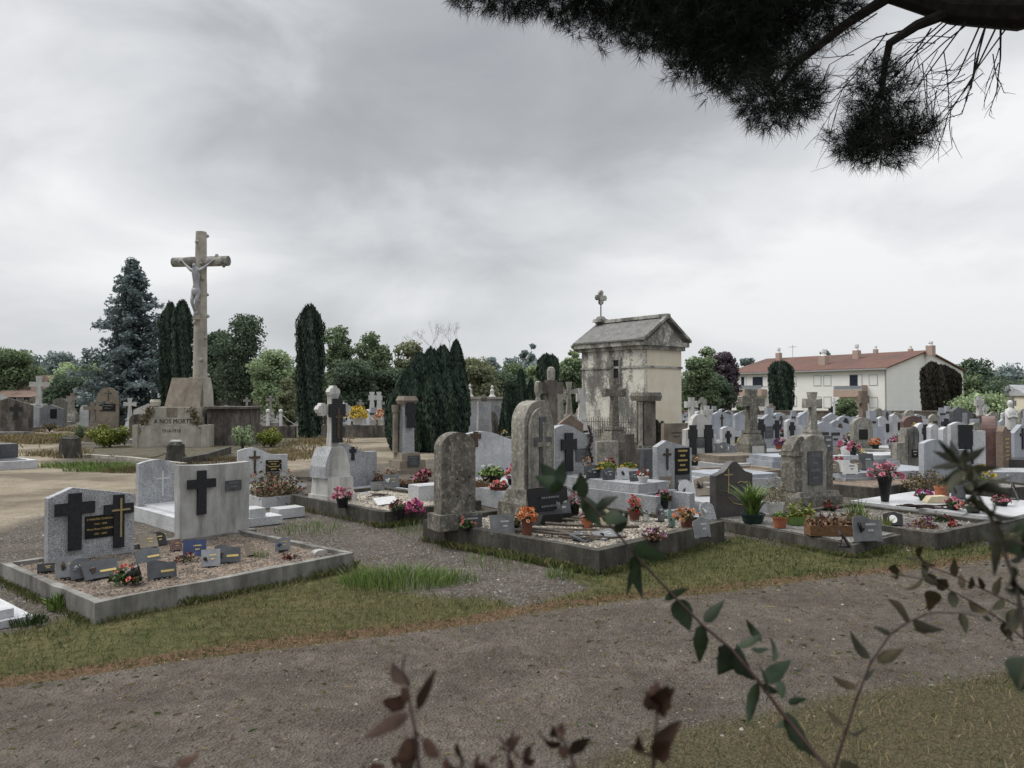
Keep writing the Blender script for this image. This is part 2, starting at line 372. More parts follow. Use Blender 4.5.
def memplaque(label,loc,rz=0,w=.2,h=.16,mat='slate',shape='rect',tilt=.35,motif='bronze',lines=2,lmat='gold',group=None,band=False):
    t=thing('memorial_plaque',label,'memorial plaque',loc,rz,group)
    th=.018; Mx=Matrix.Rotation(-tilt,4,'X')
    bm=B(); 
    if shape=='rect': pts=profile('rect',w,h)
    elif shape=='arch': pts=profile('arch',w,h,.7,8)
    elif shape=='wave': pts=profile('wave',w,h)
    elif shape=='oval': pts=[(w/2*math.cos(a),h/2+h/2*math.sin(a)) for a in np.linspace(0,2*PI,18)[:-1]]
    else: pts=[(-w/2,0),(w*.42,0),(w/2,h*.8),(w*.1,h),(-w*.45,h*.82)]
    prism(bm,pts,-th/2,th/2); bmesh.ops.transform(bm,matrix=Mx,verts=bm.verts); obj('plate',bm,mat,t,bev=.002)
    bm=B(); box(bm,-w*.3,w*.3,-th*.5,h*math.sin(tilt)*.75+.03,-.006,.008)
    tube(bm,[(0,h*.6*math.sin(tilt)+.004,h*.6*math.cos(tilt)),(0,h*math.sin(tilt)*.7+.02,.005)],.006,5); obj('stand',bm,'blk',t)
    if band:
        bm=B(); box(bm,-w*.05,w*.42,-th/2-.004,-th/2-.0005,h*.3,h*.42); bmesh.ops.transform(bm,matrix=Mx,verts=bm.verts); obj('inscription_strip',bm,'gold',t)
    if motif:
        bm=B(); cx=-w*.25; 
        for k in range(7):
            a=random.uniform(0,2*PI); rr=min(w,h)*random.uniform(.05,.22); 
            tube(bm,[(cx,-th/2-.004,h*.35),(cx+rr*math.cos(a)*.6,-th/2-.012,h*.5+rr*math.sin(a)*.6),(cx+rr*math.cos(a),-th/2-.006,h*.52+rr*1.2*math.sin(a))],[.004,.012,.005],5)
        bmesh.ops.transform(bm,matrix=Mx,verts=bm.verts); obj('relief_motif',bm,motif,t)
    if lines and not band:
        l=add_lines(t,w*.55,h*.6,lines,lmat,y=-th/2-.0012,seed=int(w*977)); l.data.transform(Matrix.Translation((w*.12,0,h*.2))); l.data.transform(Mx)
    return t
# ------------------------------------------------------------------ world, light, camera
w=bpy.data.worlds.new("World"); scn.world=w; w.use_nodes=True; nt=w.node_tree; nn=nt.nodes; nl_=nt.links
bg=nn['Background']; bg.inputs[1].default_value=0.15
SUN_EL=R(52); SUN_AZ=R(-75)   # azimuth from +Y towards +X
sky=nn.new('ShaderNodeTexSky'); sky.sky_type='NISHITA'; sky.sun_disc=False; sky.sun_elevation=SUN_EL; sky.sun_rotation=SUN_AZ; sky.air_density=1.2; sky.dust_density=4
tc=nn.new('ShaderNodeTexCoord'); sp=nn.new('ShaderNodeSeparateXYZ'); nl_.new(tc.outputs['Generated'],sp.inputs[0])
def mth(op,a,b=None,c=None):
    m=nn.new('ShaderNodeMath'); m.operation=op
    for i,v in enumerate((a,b,c)):
        if v is None: continue
        if isinstance(v,(int,float)): m.inputs[i].default_value=v
        else: nl_.new(v,m.inputs[i])
    return m.outputs[0]
zc=mth('MAXIMUM',mth('ADD',sp.outputs[2],.26),.06)
u_=mth('DIVIDE',sp.outputs[0],zc); v_=mth('DIVIDE',sp.outputs[1],zc)
cb=nn.new('ShaderNodeCombineXYZ'); nl_.new(mth('MULTIPLY',u_,.75),cb.inputs[0]); nl_.new(v_,cb.inputs[1]); cb.inputs[2].default_value=3.7
def wn(scale,detail,rough,off,dist=0.0):
    mp=nn.new('ShaderNodeMapping'); mp.inputs['Location'].default_value=off; nl_.new(cb.outputs[0],mp.inputs[0])
    n=nn.new('ShaderNodeTexNoise'); n.inputs['Scale'].default_value=scale; n.inputs['Detail'].default_value=detail; n.inputs['Roughness'].default_value=rough; n.inputs['Distortion'].default_value=dist
    nl_.new(mp.outputs[0],n.inputs['Vector']); return n.outputs['Fac']
big=wn(.85,3,.5,(1.3,.4,0),.1); fine=wn(2.2,5,.5,(4,2,1),.1)
mpl=nn.new('ShaderNodeMapping'); mpl.inputs['Scale'].default_value=(1,1,1.9); nl_.new(tc.outputs['Generated'],mpl.inputs[0])
def ln(sc,dt,off):
    m_=nn.new('ShaderNodeVectorMath'); m_.operation='ADD'; nl_.new(mpl.outputs[0],m_.inputs[0]); m_.inputs[1].default_value=off
    n=nn.new('ShaderNodeTexNoise'); n.inputs['Scale'].default_value=sc; n.inputs['Detail'].default_value=dt; n.inputs['Roughness'].default_value=.55; n.inputs['Distortion'].default_value=.4; nl_.new(m_.outputs[0],n.inputs['Vector']); return n.outputs['Fac']
lump=ln(4.2,5,(2.3,5.1,.7))
s=mth('ADD',mth('ADD',mth('MULTIPLY',big,.50),mth('MULTIPLY',fine,.12)),mth('MULTIPLY',lump,.38))
# brighter low over the horizon and to the sides, darker overhead
elev=mth('MAXIMUM',sp.outputs[2],0)
s=mth('ADD',s,mth('MULTIPLY',mth('ABSOLUTE',sp.outputs[0]),.055))
s=mth('ADD',s,mth('MULTIPLY',mth('POWER',mth('SUBTRACT',1,mth('MINIMUM',elev,1)),9),.06))
def blob(d_,pw,k):
    global s
    v=Vector(d_).normalized(); dp=nn.new('ShaderNodeVectorMath'); dp.operation='DOT_PRODUCT'; nl_.new(tc.outputs['Generated'],dp.inputs[0]); dp.inputs[1].default_value=v
    s=mth('ADD',s,mth('MULTIPLY',mth('POWER',mth('MAXIMUM',dp.outputs['Value'],0),pw),k))
blob((-.60,1,.30),30,.17); blob((.64,1,.25),30,.17); blob((.15,1,.12),40,.07); blob((-.62,1,.55),30,-.045); blob((-.22,1,.50),14,-.045); blob((.25,1,.42),30,-.04); blob((-.12,1,.20),80,-.04)
rp=nn.new('ShaderNodeValToRGB'); e=rp.color_ramp.elements
stops=[(.34,(2.6,2.72,2.88)),(.45,(3.15,3.26,3.42)),(.53,(4.15,4.27,4.43)),(.60,(5.0,5.1,5.22)),(.70,(6.2,6.28,6.32))]
while len(e)<len(stops): e.new(.5)
for i,(p,c) in enumerate(stops): e[i].position=p; e[i].color=(*c,1)
nl_.new(s,rp.inputs[0])
# haze band right at the horizon
hz=mth('POWER',mth('SUBTRACT',1,mth('MINIMUM',mth('MULTIPLY',elev,4.5),1)),1.6)
mh=nn.new('ShaderNodeMix'); mh.data_type='RGBA'; nl_.new(mth('MULTIPLY',hz,.8),mh.inputs[0]); nl_.new(rp.outputs[0],mh.inputs[6]); mh.inputs[7].default_value=(4.75,4.92,5.1,1)
mx=nn.new('ShaderNodeMix'); mx.data_type='RGBA'; mx.inputs[0].default_value=.96; nl_.new(sky.outputs[0],mx.inputs[6]); nl_.new(mh.outputs[2],mx.inputs[7])
# overcast luminance rises towards the zenith
zr=nn.new('ShaderNodeMapRange'); zr.interpolation_type='SMOOTHSTEP'; zr.inputs[1].default_value=.46; zr.inputs[2].default_value=.85; zr.inputs[3].default_value=1.0; zr.inputs[4].default_value=3.0; nl_.new(sp.outputs[2],zr.inputs[0])
vm=nn.new('ShaderNodeVectorMath'); vm.operation='SCALE'; nl_.new(mx.outputs[2],vm.inputs[0]); nl_.new(zr.outputs[0],vm.inputs['Scale']); nl_.new(vm.outputs[0],bg.inputs[0])
sl=bpy.data.lights.new('sun','SUN'); sl.energy=2.2; sl.angle=R(30); sl.color=(1,.96,.9); so=bpy.data.objects.new('sun',sl); col.objects.link(so)
sd=Vector((math.sin(SUN_AZ)*math.cos(SUN_EL),math.cos(SUN_AZ)*math.cos(SUN_EL),math.sin(SUN_EL))); so.rotation_euler=sd.to_track_quat('Z','Y').to_euler()
cam=bpy.data.cameras.new('camera'); cam.sensor_width=36; cam.lens=F/1024*36; cam.clip_end=6000; cam.clip_start=.05
co=bpy.data.objects.new('camera',cam); col.objects.link(co); co.location=(0,0,H); co.rotation_euler=(R(90)+math.atan((HZ-384)/F),0,0); scn.camera=co
cam.dof.use_dof=True; cam.dof.focus_distance=14; cam.dof.aperture_fstop=7
scn.render.resolution_x=1024; scn.render.resolution_y=768
scn.view_settings.view_transform='Standard'; scn.view_settings.look='None'; scn.view_settings.exposure=0
# ------------------------------------------------------------------ ground
def g2(px,py): v=G(px,py); return (v.x,v.y)
TRACK_UP=[(-60,-18),(-14,.3),(-7,3.1)]+[g2(*p) for p in ((0,690),(200,663),(340,645),(480,628),(560,615),(700,598),(830,580),(1024,555))]+[(14,12.6),(30,20)]
TRACK_LO=[(30,17),(14,10.0),(8,7.5),(3.9,5.6),(1.9,5.02),(.74,4.41),(-.1,3.75),(-3,2.3),(-8,-.6),(-60,-23)]
TRACK=TRACK_UP+TRACK_LO
SAND=[g2(*p) for p in ((-900,600),(-200,560),(0,530),(60,515),(130,497),(240,482),(300,470),(440,456),(500,449),(560,447),(560,443),(480,443),(420,433),(350,436),(300,444),(262,456),(228,469),(130,471),(70,463),(62,450),(95,432),(100,425),(10,432),(-300,434),(-600,445))]
GRASS=[[(-60,-16),(-14,.9),(-7,3.5)]+[g2(*p) for p in ((0,686),(200,660),(340,642),(480,625),(500,618),(470,600),(385,590),(350,560),(330,560),(97,616),(60,612),(0,625))]+[(-6,6.3),(-14,4.5),(-60,-6)],
       [g2(*p) for p in ((560,612),(700,595),(830,577),(1024,552))]+[(14,13),(30,20.5),(30,24),(14,15.2),(7.2,11.9)]+[g2(*p) for p in ((985,540),(905,548),(853,556),(735,535),(600,580),(620,590))],
       [g2(640,730),(1.9,4.95),(3.9,5.5),(8,7.4),(14,9.9),(30,16.8),(30,-6),(2,-6),(-2,2.0),(.0,3.6)]]
ISLAND=[g2(*p) for p in ((72,462),(130,470),(232,467),(262,455),(300,441),(290,425),(120,425),(90,440))]
FARGRASS=[g2(205,440),g2(300,437),g2(305,431),g2(215,431)]
def sdf(X,Y,poly):
    p=np.array(poly); d=np.full(X.shape,1e9); inside=np.zeros(X.shape,bool); n=len(p)
    for i in range(n):
        a=p[i]; b=p[(i+1)%n]; e=b-a; wx=X-a[0]; wy=Y-a[1]; t=np.clip((wx*e[0]+wy*e[1])/(e@e+1e-12),0,1)
        d=np.minimum(d,np.hypot(wx-e[0]*t,wy-e[1]*t))
        c=((a[1]<=Y)&(b[1]>Y))|((b[1]<=Y)&(a[1]>Y))
        if e[1]!=0: inside^= c&(X<a[0]+(Y-a[1])/e[1]*e[0])
    return np.where(inside,d,-d)
_pn=[(rng.uniform(-1,1,2)*k,rng.uniform(0,6.28),1/k**.7) for k in (.5,.9,1.6,2.7,4.5,7.5,12,19) for _ in range(4)]
def wob(X,Y):
    r=0
    for k,ph,a in _pn: r=r+a*np.sin(k[0]*X+k[1]*Y+ph)
    return r/4.5
def masks(X,Y):
    n=wob(X,Y)
    lowside=(Y<.48*X+4.4); tr=np.clip(.5+(sdf(X,Y,TRACK)+n*np.where(lowside,.22,.10))/np.where(lowside,.7,.22),0,1)
    sa=np.clip(.5+(sdf(X,Y,SAND)+n*.45)/1.0,0,1)
    gr=np.max([np.clip(.5+(sdf(X,Y,g)+n*.28)/.5,0,1) for g in GRASS],0)
    gr=np.maximum(gr,np.clip(.45+(sdf(X,Y,ISLAND)+n*1.6)/1.8,0,1)*.45); gr=np.maximum(gr,np.clip(.5+(sdf(X,Y,FARGRASS)+n)/3,0,1)*.9)
    far=np.clip((np.hypot(X,Y)-85)/20,0,1); gr=np.maximum(gr,far)
    sd_=sdf(X,Y,TRACK); li=np.exp(-(np.abs(sd_+.16+n*.12)/.18)**2)*np.clip((Y-(.48*X+4.3))/.5,0,1)
    return tr,sa,gr*(1-tr),li
def GZ(X,Y):
    near=np.exp(-np.hypot(X,Y)/60)
    return .018*wob(X*1.4,Y*1.4)*near
def gmat():
    t=NT('ground_surface'); v=t.coords(rand=False)
    at=lambda n: t.new('ShaderNodeAttribute',attribute_name=n).outputs['Fac']
    n1=t.noise(v,1.6,8,.65); n2=t.noise(v,9,8,.7); n3=t.noise(v,38,6,.7); n4=t.noise(v,.35,5,.6)
    vo=t.new('ShaderNodeTexVoronoi',Scale=55); t.link(v,vo.inputs['Vector']); vs=t.new('ShaderNodeSeparateColor'); t.link(vo.outputs['Color'],vs.inputs[0])
    # grey gravel between the graves
    grav=t.mix(t.ramp(n1,[(.35,0),(.65,1)]),(.115,.10,.085),(.19,.165,.14)); grav=t.mix(t.ramp(vs.outputs[0],[(.0,.65),(.5,.0),(1,0)]),grav,(.055,.053,.053)); grav=t.mix(t.ramp(vs.outputs[1],[(.72,0),(.95,.8)]),grav,(.32,.30,.27))
    grav=t.mix(t.ramp(n2,[(.50,0),(.64,.7)]),grav,(.115,.08,.055)); grav=t.mix(t.ramp(n4,[(.5,0),(.62,.5)]),grav,(.10,.085,.06))
    # compacted track
    trk=t.mix(t.ramp(n1,[(.35,0),(.68,1)]),(.128,.109,.091),(.22,.192,.160)); trk=t.mix(t.ramp(n2,[(.38,.55),(.55,0)]),trk,(.085,.068,.054)); trk=t.mix(t.ramp(n3,[(.6,0),(.75,.65)]),trk,(.27,.235,.19)); trk=t.mix(t.ramp(vs.outputs[2],[(.0,.5),(.2,0),(1,0)]),trk,(.06,.052,.046))
    # pale sandy path
    sn=t.mix(t.ramp(n1,[(.3,0),(.7,1)]),(.31,.26,.19),(.45,.39,.30)); sn=t.mix(t.ramp(n2,[(.55,0),(.72,.6)]),sn,(.19,.15,.105)); sn=t.mix(t.ramp(n3,[(.58,0),(.72,.6)]),sn,(.5,.46,.39)); sn=t.mix(t.ramp(n4,[(.46,0),(.58,.8)]),sn,(.18,.15,.115)); sn=t.mix(t.ramp(n2,[(.34,.6),(.44,0)]),sn,(.15,.125,.09))
    # turf
    gs=t.mix(t.ramp(n1,[(.35,0),(.65,1)]),(.085,.10,.034),(.17,.16,.07)); gs=t.mix(t.ramp(n3,[(.45,0),(.65,.8)]),gs,(.16,.125,.07)); gs=t.mix(t.ramp(n2,[(.42,.7),(.52,0)]),gs,(.055,.065,.022))
    lit=t.mix(t.ramp(n3,[(.4,0),(.65,1)]),(.12,.07,.043),(.27,.175,.11))
    def soft(a,lo=.25,hi=.75,k=.5):
        s_=t.new('ShaderNodeMath',operation='MULTIPLY_ADD'); t.link(n2,s_.inputs[0]); s_.inputs[1].default_value=k*2; s_.inputs[2].default_value=-k
        a2=t.new('ShaderNodeMath',operation='ADD'); t.link(a,a2.inputs[0]); t.link(s_.outputs[0],a2.inputs[1])
        return t.ramp(a2.outputs[0],[(lo,0),(hi,1)])
    c=t.mix(soft(at('sand')),grav,sn); c=t.mix(soft(at('grass'),.35,.65),c,t.mix(soft(at('dry'),.2,.8),gs,t.mix(t.ramp(n3,[(.4,0),(.65,1)]),(.085,.078,.045),(.17,.145,.085)))); c=t.mix(soft(at('track'),.35,.65),c,trk); c=t.mix(soft(at('litter'),.35,.9,.7),c,lit)
    t.link(c,t.b.inputs['Base Color']); t.b.inputs['Roughness'].default_value=.97; t.b.inputs['Specular IOR Level'].default_value=.1
    ad=t.new('ShaderNodeMath',operation='ADD'); t.link(n3,ad.inputs[0]); t.link(vo.outputs['Distance'],ad.inputs[1]); 
    ad2=t.new('ShaderNodeMath',operation='ADD'); t.link(ad.outputs[0],ad2.inputs[0]); t.link(n2,ad2.inputs[1]); t.bump(ad2.outputs[0],1.0,.035)
    return t.m
K['ground']=gmat()
def axis(lo,hi,step,far,g=1.22):
    a=list(np.arange(lo,hi,step)); s_=step; x=a[-1]
    while x<far: s_*=g; x+=s_; a.append(x)
    s_=step; x=lo; b=[]
    while x>-far: s_*=g; x-=s_; b.append(x)
    return np.array(b[::-1]+a)
def sheet(name,xs,ys,dz,keep=None):
    X,Y=np.meshgrid(xs,ys); tr,sa,gr,li=masks(X,Y); Z=GZ(X,Y)+(dz if keep is None else -.014+(dz+.014)*np.clip((tr if 'track' in name else sa)/.3,0,1))
    V=np.stack([X,Y,Z],-1).reshape(-1,3); nx=len(xs); i=np.arange(X.size).reshape(X.shape)
    Fc=np.stack([i[:-1,:-1],i[:-1,1:],i[1:,1:],i[1:,:-1]],-1)
    if keep is not None:
        k=keep(tr,sa); kk=k[:-1,:-1]|k[:-1,1:]|k[1:,1:]|k[1:,:-1]; Fc=Fc[kk]
    Fc=Fc.reshape(-1,4); u,inv=np.unique(Fc,return_inverse=True); V2=V[u]; Fc=inv.reshape(-1,4)
    o=npmesh(name,V2,Fc,'ground',smooth=True)
    for n,a in (('track',tr),('sand',sa),('grass',gr),('litter',li),('dry',np.clip((.48*X+4.6-Y)/.5,0,1)*np.clip(.8+.35*wob(X*1.3,Y*1.3),.35,1))):
        at=o.data.attributes.new(n,'FLOAT','POINT'); at.data.foreach_set('value',a.reshape(-1)[u].astype(np.float32))
    o['kind']='structure'; return o
sheet('ground',axis(-12,12,.1,3500),axis(1,24,.1,3500),0)
sheet('gravel_track',np.arange(-14,14,.07),np.arange(-1,13,.07),.004,lambda tr,sa:tr>.03)
sheet('sandy_path',np.arange(-34,6,.2),np.arange(9,60,.2),.004,lambda tr,sa:sa>.03)
# turf blades and pebbles
def blades(name,n,xr,yr,maskf,hl,wd,mat,power=1.0,lean=.6,tintf=None,label=None,cat=None):
    X=rng.uniform(*xr,n); Y=rng.uniform(*yr,n)
    # keep density by distance
    m=maskf(X,Y); k=rng.random(n)<m; X=X[k];Y=Y[k]
    vis=(np.abs(X)/np.maximum(Y,.1)<.78)&(Y>1.5); X=X[vis];Y=Y[vis]; n=len(X)
    a=rng.uniform(0,2*PI,n); L=hl*rng.uniform(.45,1.25,n)*(1+.25*np.hypot(X,Y)/8); W=wd*(1+np.hypot(X,Y)/9)
    dx=np.cos(a);dy=np.sin(a); Z=GZ(X,Y)
    ln=rng.uniform(0,lean,n)*L; la=rng.uniform(0,2*PI,n)
    b0=np.stack([X-dx*W,Y-dy*W,Z],1); b1=np.stack([X+dx*W,Y+dy*W,Z],1)
    mx_=np.stack([X+np.cos(la)*ln*.4,Y+np.sin(la)*ln*.4,Z+L*.6],1); tp=np.stack([X+np.cos(la)*ln*1.3,Y+np.sin(la)*ln*1.3,Z+L*np.sqrt(np.clip(1-(ln/L)**2*.5,.2,1))],1)
    V=np.stack([b0,b1,mx_+np.stack([dx*W*.7,dy*W*.7,0*dx],1),tp],1).reshape(-1,3); Fc=np.arange(4*n).reshape(n,4)
    t=rng.random(n) if tintf is None else tintf(X,Y)
    o=npmesh(name,V,Fc,mat,None,np.repeat(np.clip(t,0,1),4)); tag(o,label,cat,kind='stuff'); return o
t_=NT('turf_blades'); a_=t_.new('ShaderNodeAttribute',attribute_name='tint')
c_=t_.ramp(a_.outputs['Fac'],[(0,(.04,.062,.016)),(.35,(.10,.13,.038)),(.6,(.15,.135,.06)),(1,(.28,.215,.125))]); t_.link(c_,t_.b.inputs['Base Color']); t_.b.inputs['Roughness'].default_value=.8; K['turf']=t_.m
def gm(X,Y):
    tr,sa,gr,li=masks(X,Y); return np.clip(gr*1.0-.12,0,1)*np.clip(1.25-np.hypot(X,Y)/22,.15,1)*(.45+.55*(wob(X*3+9,Y*3)>-.25))
blades('turf',330000,(-9,13),(1.5,15),gm,.038,.0015,'turf',tintf=lambda X,Y:.37+.30*wob(X*1.2+3,Y*1.2)+(.28*rng.normal(size=len(X))*.8+.06)+.16*(Y<.48*X+4.1),label='short patchy green and straw coloured turf along the track',cat='grass')
def lm(X,Y):
    tr,sa,gr,li=masks(X,Y); return np.clip(li*.9,0,1)*.55+tr*.13
blades('dry_straw',170000,(-9,11),(2.2,12),lm,.022,.0013,'turf',lean=2.2,tintf=lambda X,Y:.68+.3*rng.normal(size=len(X)),label='dry straw and needle litter lying on the track edges',cat='litter')
def sm_(X,Y):
    tr,sa,gr,li=masks(X,Y); return sa*np.clip(wob(X*.9+7,Y*.9)*2.2-.5,0,1)*np.clip((-X-4)/4,0,1)
blades('dry_grass',150000,(-26,-5),(13,46),sm_,.10,.0045,'turf',tintf=lambda X,Y:.82+.2*rng.normal(size=len(X)),label='straw coloured dry grass on the sandy forecourt',cat='dry grass')
def pebbles(name,n,xr,yr,maskf,r,mat,label,cat):
    X=rng.uniform(*xr,n);Y=rng.uniform(*yr,n); k=(rng.random(n)<maskf(X,Y))&(np.abs(X)/Y<.78); X=X[k];Y=Y[k];n=len(X)
    base=np.array([(1,0,0),(0,1,0),(-1,0,0),(0,-1,0),(0,0,1.)]); f=np.array([(0,1,4),(1,2,4),(2,3,4),(3,0,4)])
    s_=r*rng.lognormal(0,.45,n)[:,None,None]*rng.uniform(.6,1.2,(n,1,3))*np.array([1,1,.7]); a=rng.uniform(0,6.28,n); ca,sa_=np.cos(a)[:,None],np.sin(a)[:,None]
    V=base[None]*s_+rng.normal(size=(n,5,3))*r*.15; x=V[...,0]*ca-V[...,1]*sa_; y=V[...,0]*sa_+V[...,1]*ca
    V=np.stack([x+X[:,None],y+Y[:,None],V[...,2]+GZ(X,Y)[:,None]],-1).reshape(-1,3); Fc=(f[None]+5*np.arange(n)[:,None,None]).reshape(-1,3)
    o=npmesh(name,V,Fc,mat,None,np.repeat(rng.random(n),5)); tag(o,label,cat,kind='stuff'); return o
t_=NT('pebble_stone'); a_=t_.new('ShaderNodeAttribute',attribute_name='tint'); c_=t_.ramp(a_.outputs['Fac'],[(0,(.05,.047,.045)),(.5,(.13,.11,.095)),(.93,(.22,.20,.17)),(1,(.34,.32,.29))]); t_.link(c_,t_.b.inputs['Base Color']); t_.b.inputs['Roughness'].default_value=.9; K['pebble']=t_.m
def pm(X,Y): tr,sa,gr,li=masks(X,Y); return np.clip(tr*.75+(1-tr)*(1-gr)*.9,0,1)
pebbles('loose_gravel',130000,(-8,10),(2.3,13),pm,.0065,'pebble','loose grey brown gravel scattered over track and bare soil','gravel')
# ------------------------------------------------------------------ bed materials
def bedmat(name,c1,c2,dk):
    t=NT(name); v=t.coords(); vo=t.new('ShaderNodeTexVoronoi',Scale=45); t.link(v,vo.inputs['Vector']); sp=t.new('ShaderNodeSeparateColor'); t.link(vo.outputs['Color'],sp.inputs[0])
    n=t.noise(v,5,7,.7); c=t.mix(sp.outputs[0],c1,c2); c=t.mix(t.ramp(sp.outputs[1],[(0,.8),(.3,0),(1,0)]),c,dk); c=t.mix(t.ramp(n,[(.5,0),(.66,.75)]),c,dk)
    t.link(c,t.b.inputs['Base Color']); t.b.inputs['Roughness'].default_value=.95; t.bump(vo.outputs['Distance'],.9,.012); return t.m
K['bed_br']=bedmat('brown_gravel',(.13,.095,.07),(.29,.23,.175),(.06,.045,.035))
K['bed_pl']=bedmat('pale_gravel',(.33,.29,.23),(.56,.51,.42),(.15,.12,.09))
K['bed_gy']=bedmat('grey_gravel',(.13,.125,.115),(.30,.285,.26),(.05,.048,.042))
def bed_peb(par,x0,x1,y0,y1,z,n,mat='pebble',r=.009,lo=0,hi=1,name='loose_pebbles'):
    X=rng.uniform(x0,x1,n);Y=rng.uniform(y0,y1,n); base=np.array([(1,0,0),(0,1,0),(-1,0,0),(0,-1,0),(0,0,1.)]); f=np.array([(0,1,4),(1,2,4),(2,3,4),(3,0,4)])
    V=base[None]*(r*rng.lognormal(0,.35,n)[:,None,None])*rng.uniform(.6,1.2,(n,1,3))+rng.normal(size=(n,5,3))*r*.2
    V=(V+np.stack([X,Y,z+.02*np.sin(X*3.1+1)*np.cos(Y*2.3)],-1)[:,None]).reshape(-1,3)
    o=npmesh(name,V,(f[None]+5*np.arange(n)[:,None,None]).reshape(-1,3),mat,par,np.repeat(rng.uniform(lo,hi,n),5)); o['kind']='stuff'; return o
TH=R(43)
# ================================================================== PLOT 1 (front left)
A1=R(50); c1=Vector((-3.53,6.45,0)); u1=Vector((math.cos(A1),math.sin(A1),0)); v1=Vector((-math.sin(A1),math.cos(A1),0))
def loc1(a,b,z=0): p=c1+u1*a+v1*b; p.z=z; return p
pl=thing('grave_plot','low concrete kerbed double grave plot filled with brown gravel, nearest to the track at left','grave plot',c1,A1)
kerb_ring(pl,2.73,2.4,.17,.075,'conc_l'); bed(pl,.07,2.66,.07,2.33,.12,'bed_br'); bed_peb(pl,.09,2.64,.09,2.31,.125,6000,hi=.9,r=.008)
K['bronze2']=plain('dull_gilt',(.32,.25,.14),.5,.2,30,.3)
def bevgold(par,x,z,h,w,y): add_cross(par,x,z,h,w,y,'bronze2',.045,.3,.012,name='thin_gilt_cross')
t=thing('gravestone','grey granite gravestone with two dark crosses and a small black gold lettered plaque','gravestone',loc1(.82,2.22),A1)
headstone(t,'gable_left',.90,.80,.11,'gran_m',z=.12)
add_cross(t,-.19,.24,.62,.40,-.055,'cross_k',.21,.27,.03,name='wide_dark_cross')
add_cross(t,.27,.20,.60,.32,-.055,'cross_k',.19,.27,.03,name='dark_cross'); bevgold(t,.285,.32,.44,.20,-.088)
bm=B(); box(bm,-.16,.16,-.012,0,0,.25); o=obj('inscription_plaque',bm,'blk',t,bev=.002); o.location=(.075,-.056,.34)
for i,(s_,sz) in enumerate((('E MARTIN CHEREAU',.031),('1910 - 1998',.028),('Marie-Rose CHEREAU',.031),('1921 - 2003',.028))): textmesh(s_,sz,o,'gold',(0,-.0125,.21-.055*i),.001)
t=thing('gravestone','pale weathered gravestone with a bold black cross and small black plaque, streaked grey','gravestone',loc1(2.34,2.36),A1)
headstone(t,'concave',.96,.90,.13,'render_w',z=.16,base=(1.10,.18,.24),bmat='conc_l')
add_cross(t,-.20,.44,.55,.36,-.065,'cross_k',.20,.30,.045,name='cross'); add_plaque(t,.24,.70,.22,.13,-.065,'slate',2,'slate_l')
# plaques standing on plot 1
def on1(px,py,z=.13): return G(px,py,z)
specs1=[
('grey granite memorial plaque with a dark oval relief, far left of the brown gravel plot',70,577,.20,.19,'slate_l','rect',False,-.1,'bronze'),
('black arched memorial plaque leaning beside the oval relief one',84,578,.17,.19,'slate','arch',False,.2,'slate_l'),
('wide dark memorial plaque with gilt strip behind the red flowers',105,577,.30,.18,'slate','rect',True,.15,'bronze'),
('small black plaque half sunk at the left end of the gravel',48,571,.14,.08,'blk','rect',False,.0,None),
('grey plaque with gilt strip at mid plot, tilted back',152,562,.26,.17,'slate','book',True,.2,None),
('brown plaque pair leaning near the pale gravestone foot',151,547,.18,.16,'brown','rect',False,.1,None),
('black square plaque standing by the pale gravestone foot',161,545,.16,.16,'blk','arch',False,.1,None),
('low slate memorial plaque with gilt strip nearest to the front kerb',164,577,.24,.16,'slate','wave',True,.25,None),
('deep blue memorial plaque standing upright on the gravel',196,556,.22,.17,'plq_b','rect',False,.1,None),
('small grey framed plaque with a dark motif beside the blue plaque',212,566,.17,.18,'slate_l','rect',False,.1,'bronze'),
('slate plaque with a yellow strip at the right of the brown gravel plot',229,562,.24,.18,'slate','wave',True,.15,'bronze'),
('small wine coloured plaque behind the blue one',178,550,.12,.12,'gran_r','rect',False,.1,None),
('white and blue plaque with gilt edge near the right kerb',284,550,.17,.14,'slate_l','book',False,.0,'plq_b'),
('tiny brown wooden plaque beside green weeds',252,555,.10,.12,'brown','rect',False,.5,None)]
for lb,px,py,w_,h_,m_,sh,bd,dr,mo in specs1: memplaque(lb,on1(px,py),A1-R(18)+dr+random.uniform(-.35,.35),w_*1.08,h_*1.1,m_,sh,random.uniform(.3,.75),mo,2,'gold',band=bd)
t=thing('fallen_flower_pot','red and pink artificial flowers in a dark pot tipped on its side','flower pot',on1(128,583,.13),.4)
bm=pot_bm(.06,.085,.12); bmesh.ops.transform(bm,matrix=Matrix.Translation((0,0,.07))@Matrix.Rotation(1.3,4,'Y'),verts=bm.verts); obj('pot',bm,'blk',t)
leaves_mesh('foliage',dome_pts(110,.15,.16,.02,.3),.04,'lf',t,2); blossoms(t,dome_pts(10,.13,.15,.05)-np.array([.02,.03,0]),.03,'f_salmon'); blossoms(t,dome_pts(4,.13,.15,.05),.028,'f_dred')
t=thing('bouquet','faded dark pink artificial flowers lying on the brown gravel','bouquet',on1(187,562,.12),0)
leaves_mesh('foliage',dome_pts(80,.14,.10,.0,.3),.03,'lf_dry',t,2); blossoms(t,dome_pts(8,.12,.10,.02),.025,'f_dred')
t=thing('bouquet','small dark red plastic flowers on the gravel by the right kerb','bouquet',on1(289,559,.12),0)
leaves_mesh('foliage',dome_pts(40,.10,.05,.0,.3),.025,'lf_dry',t,2); blossoms(t,dome_pts(6,.09,.05,.01),.028,'f_dred')
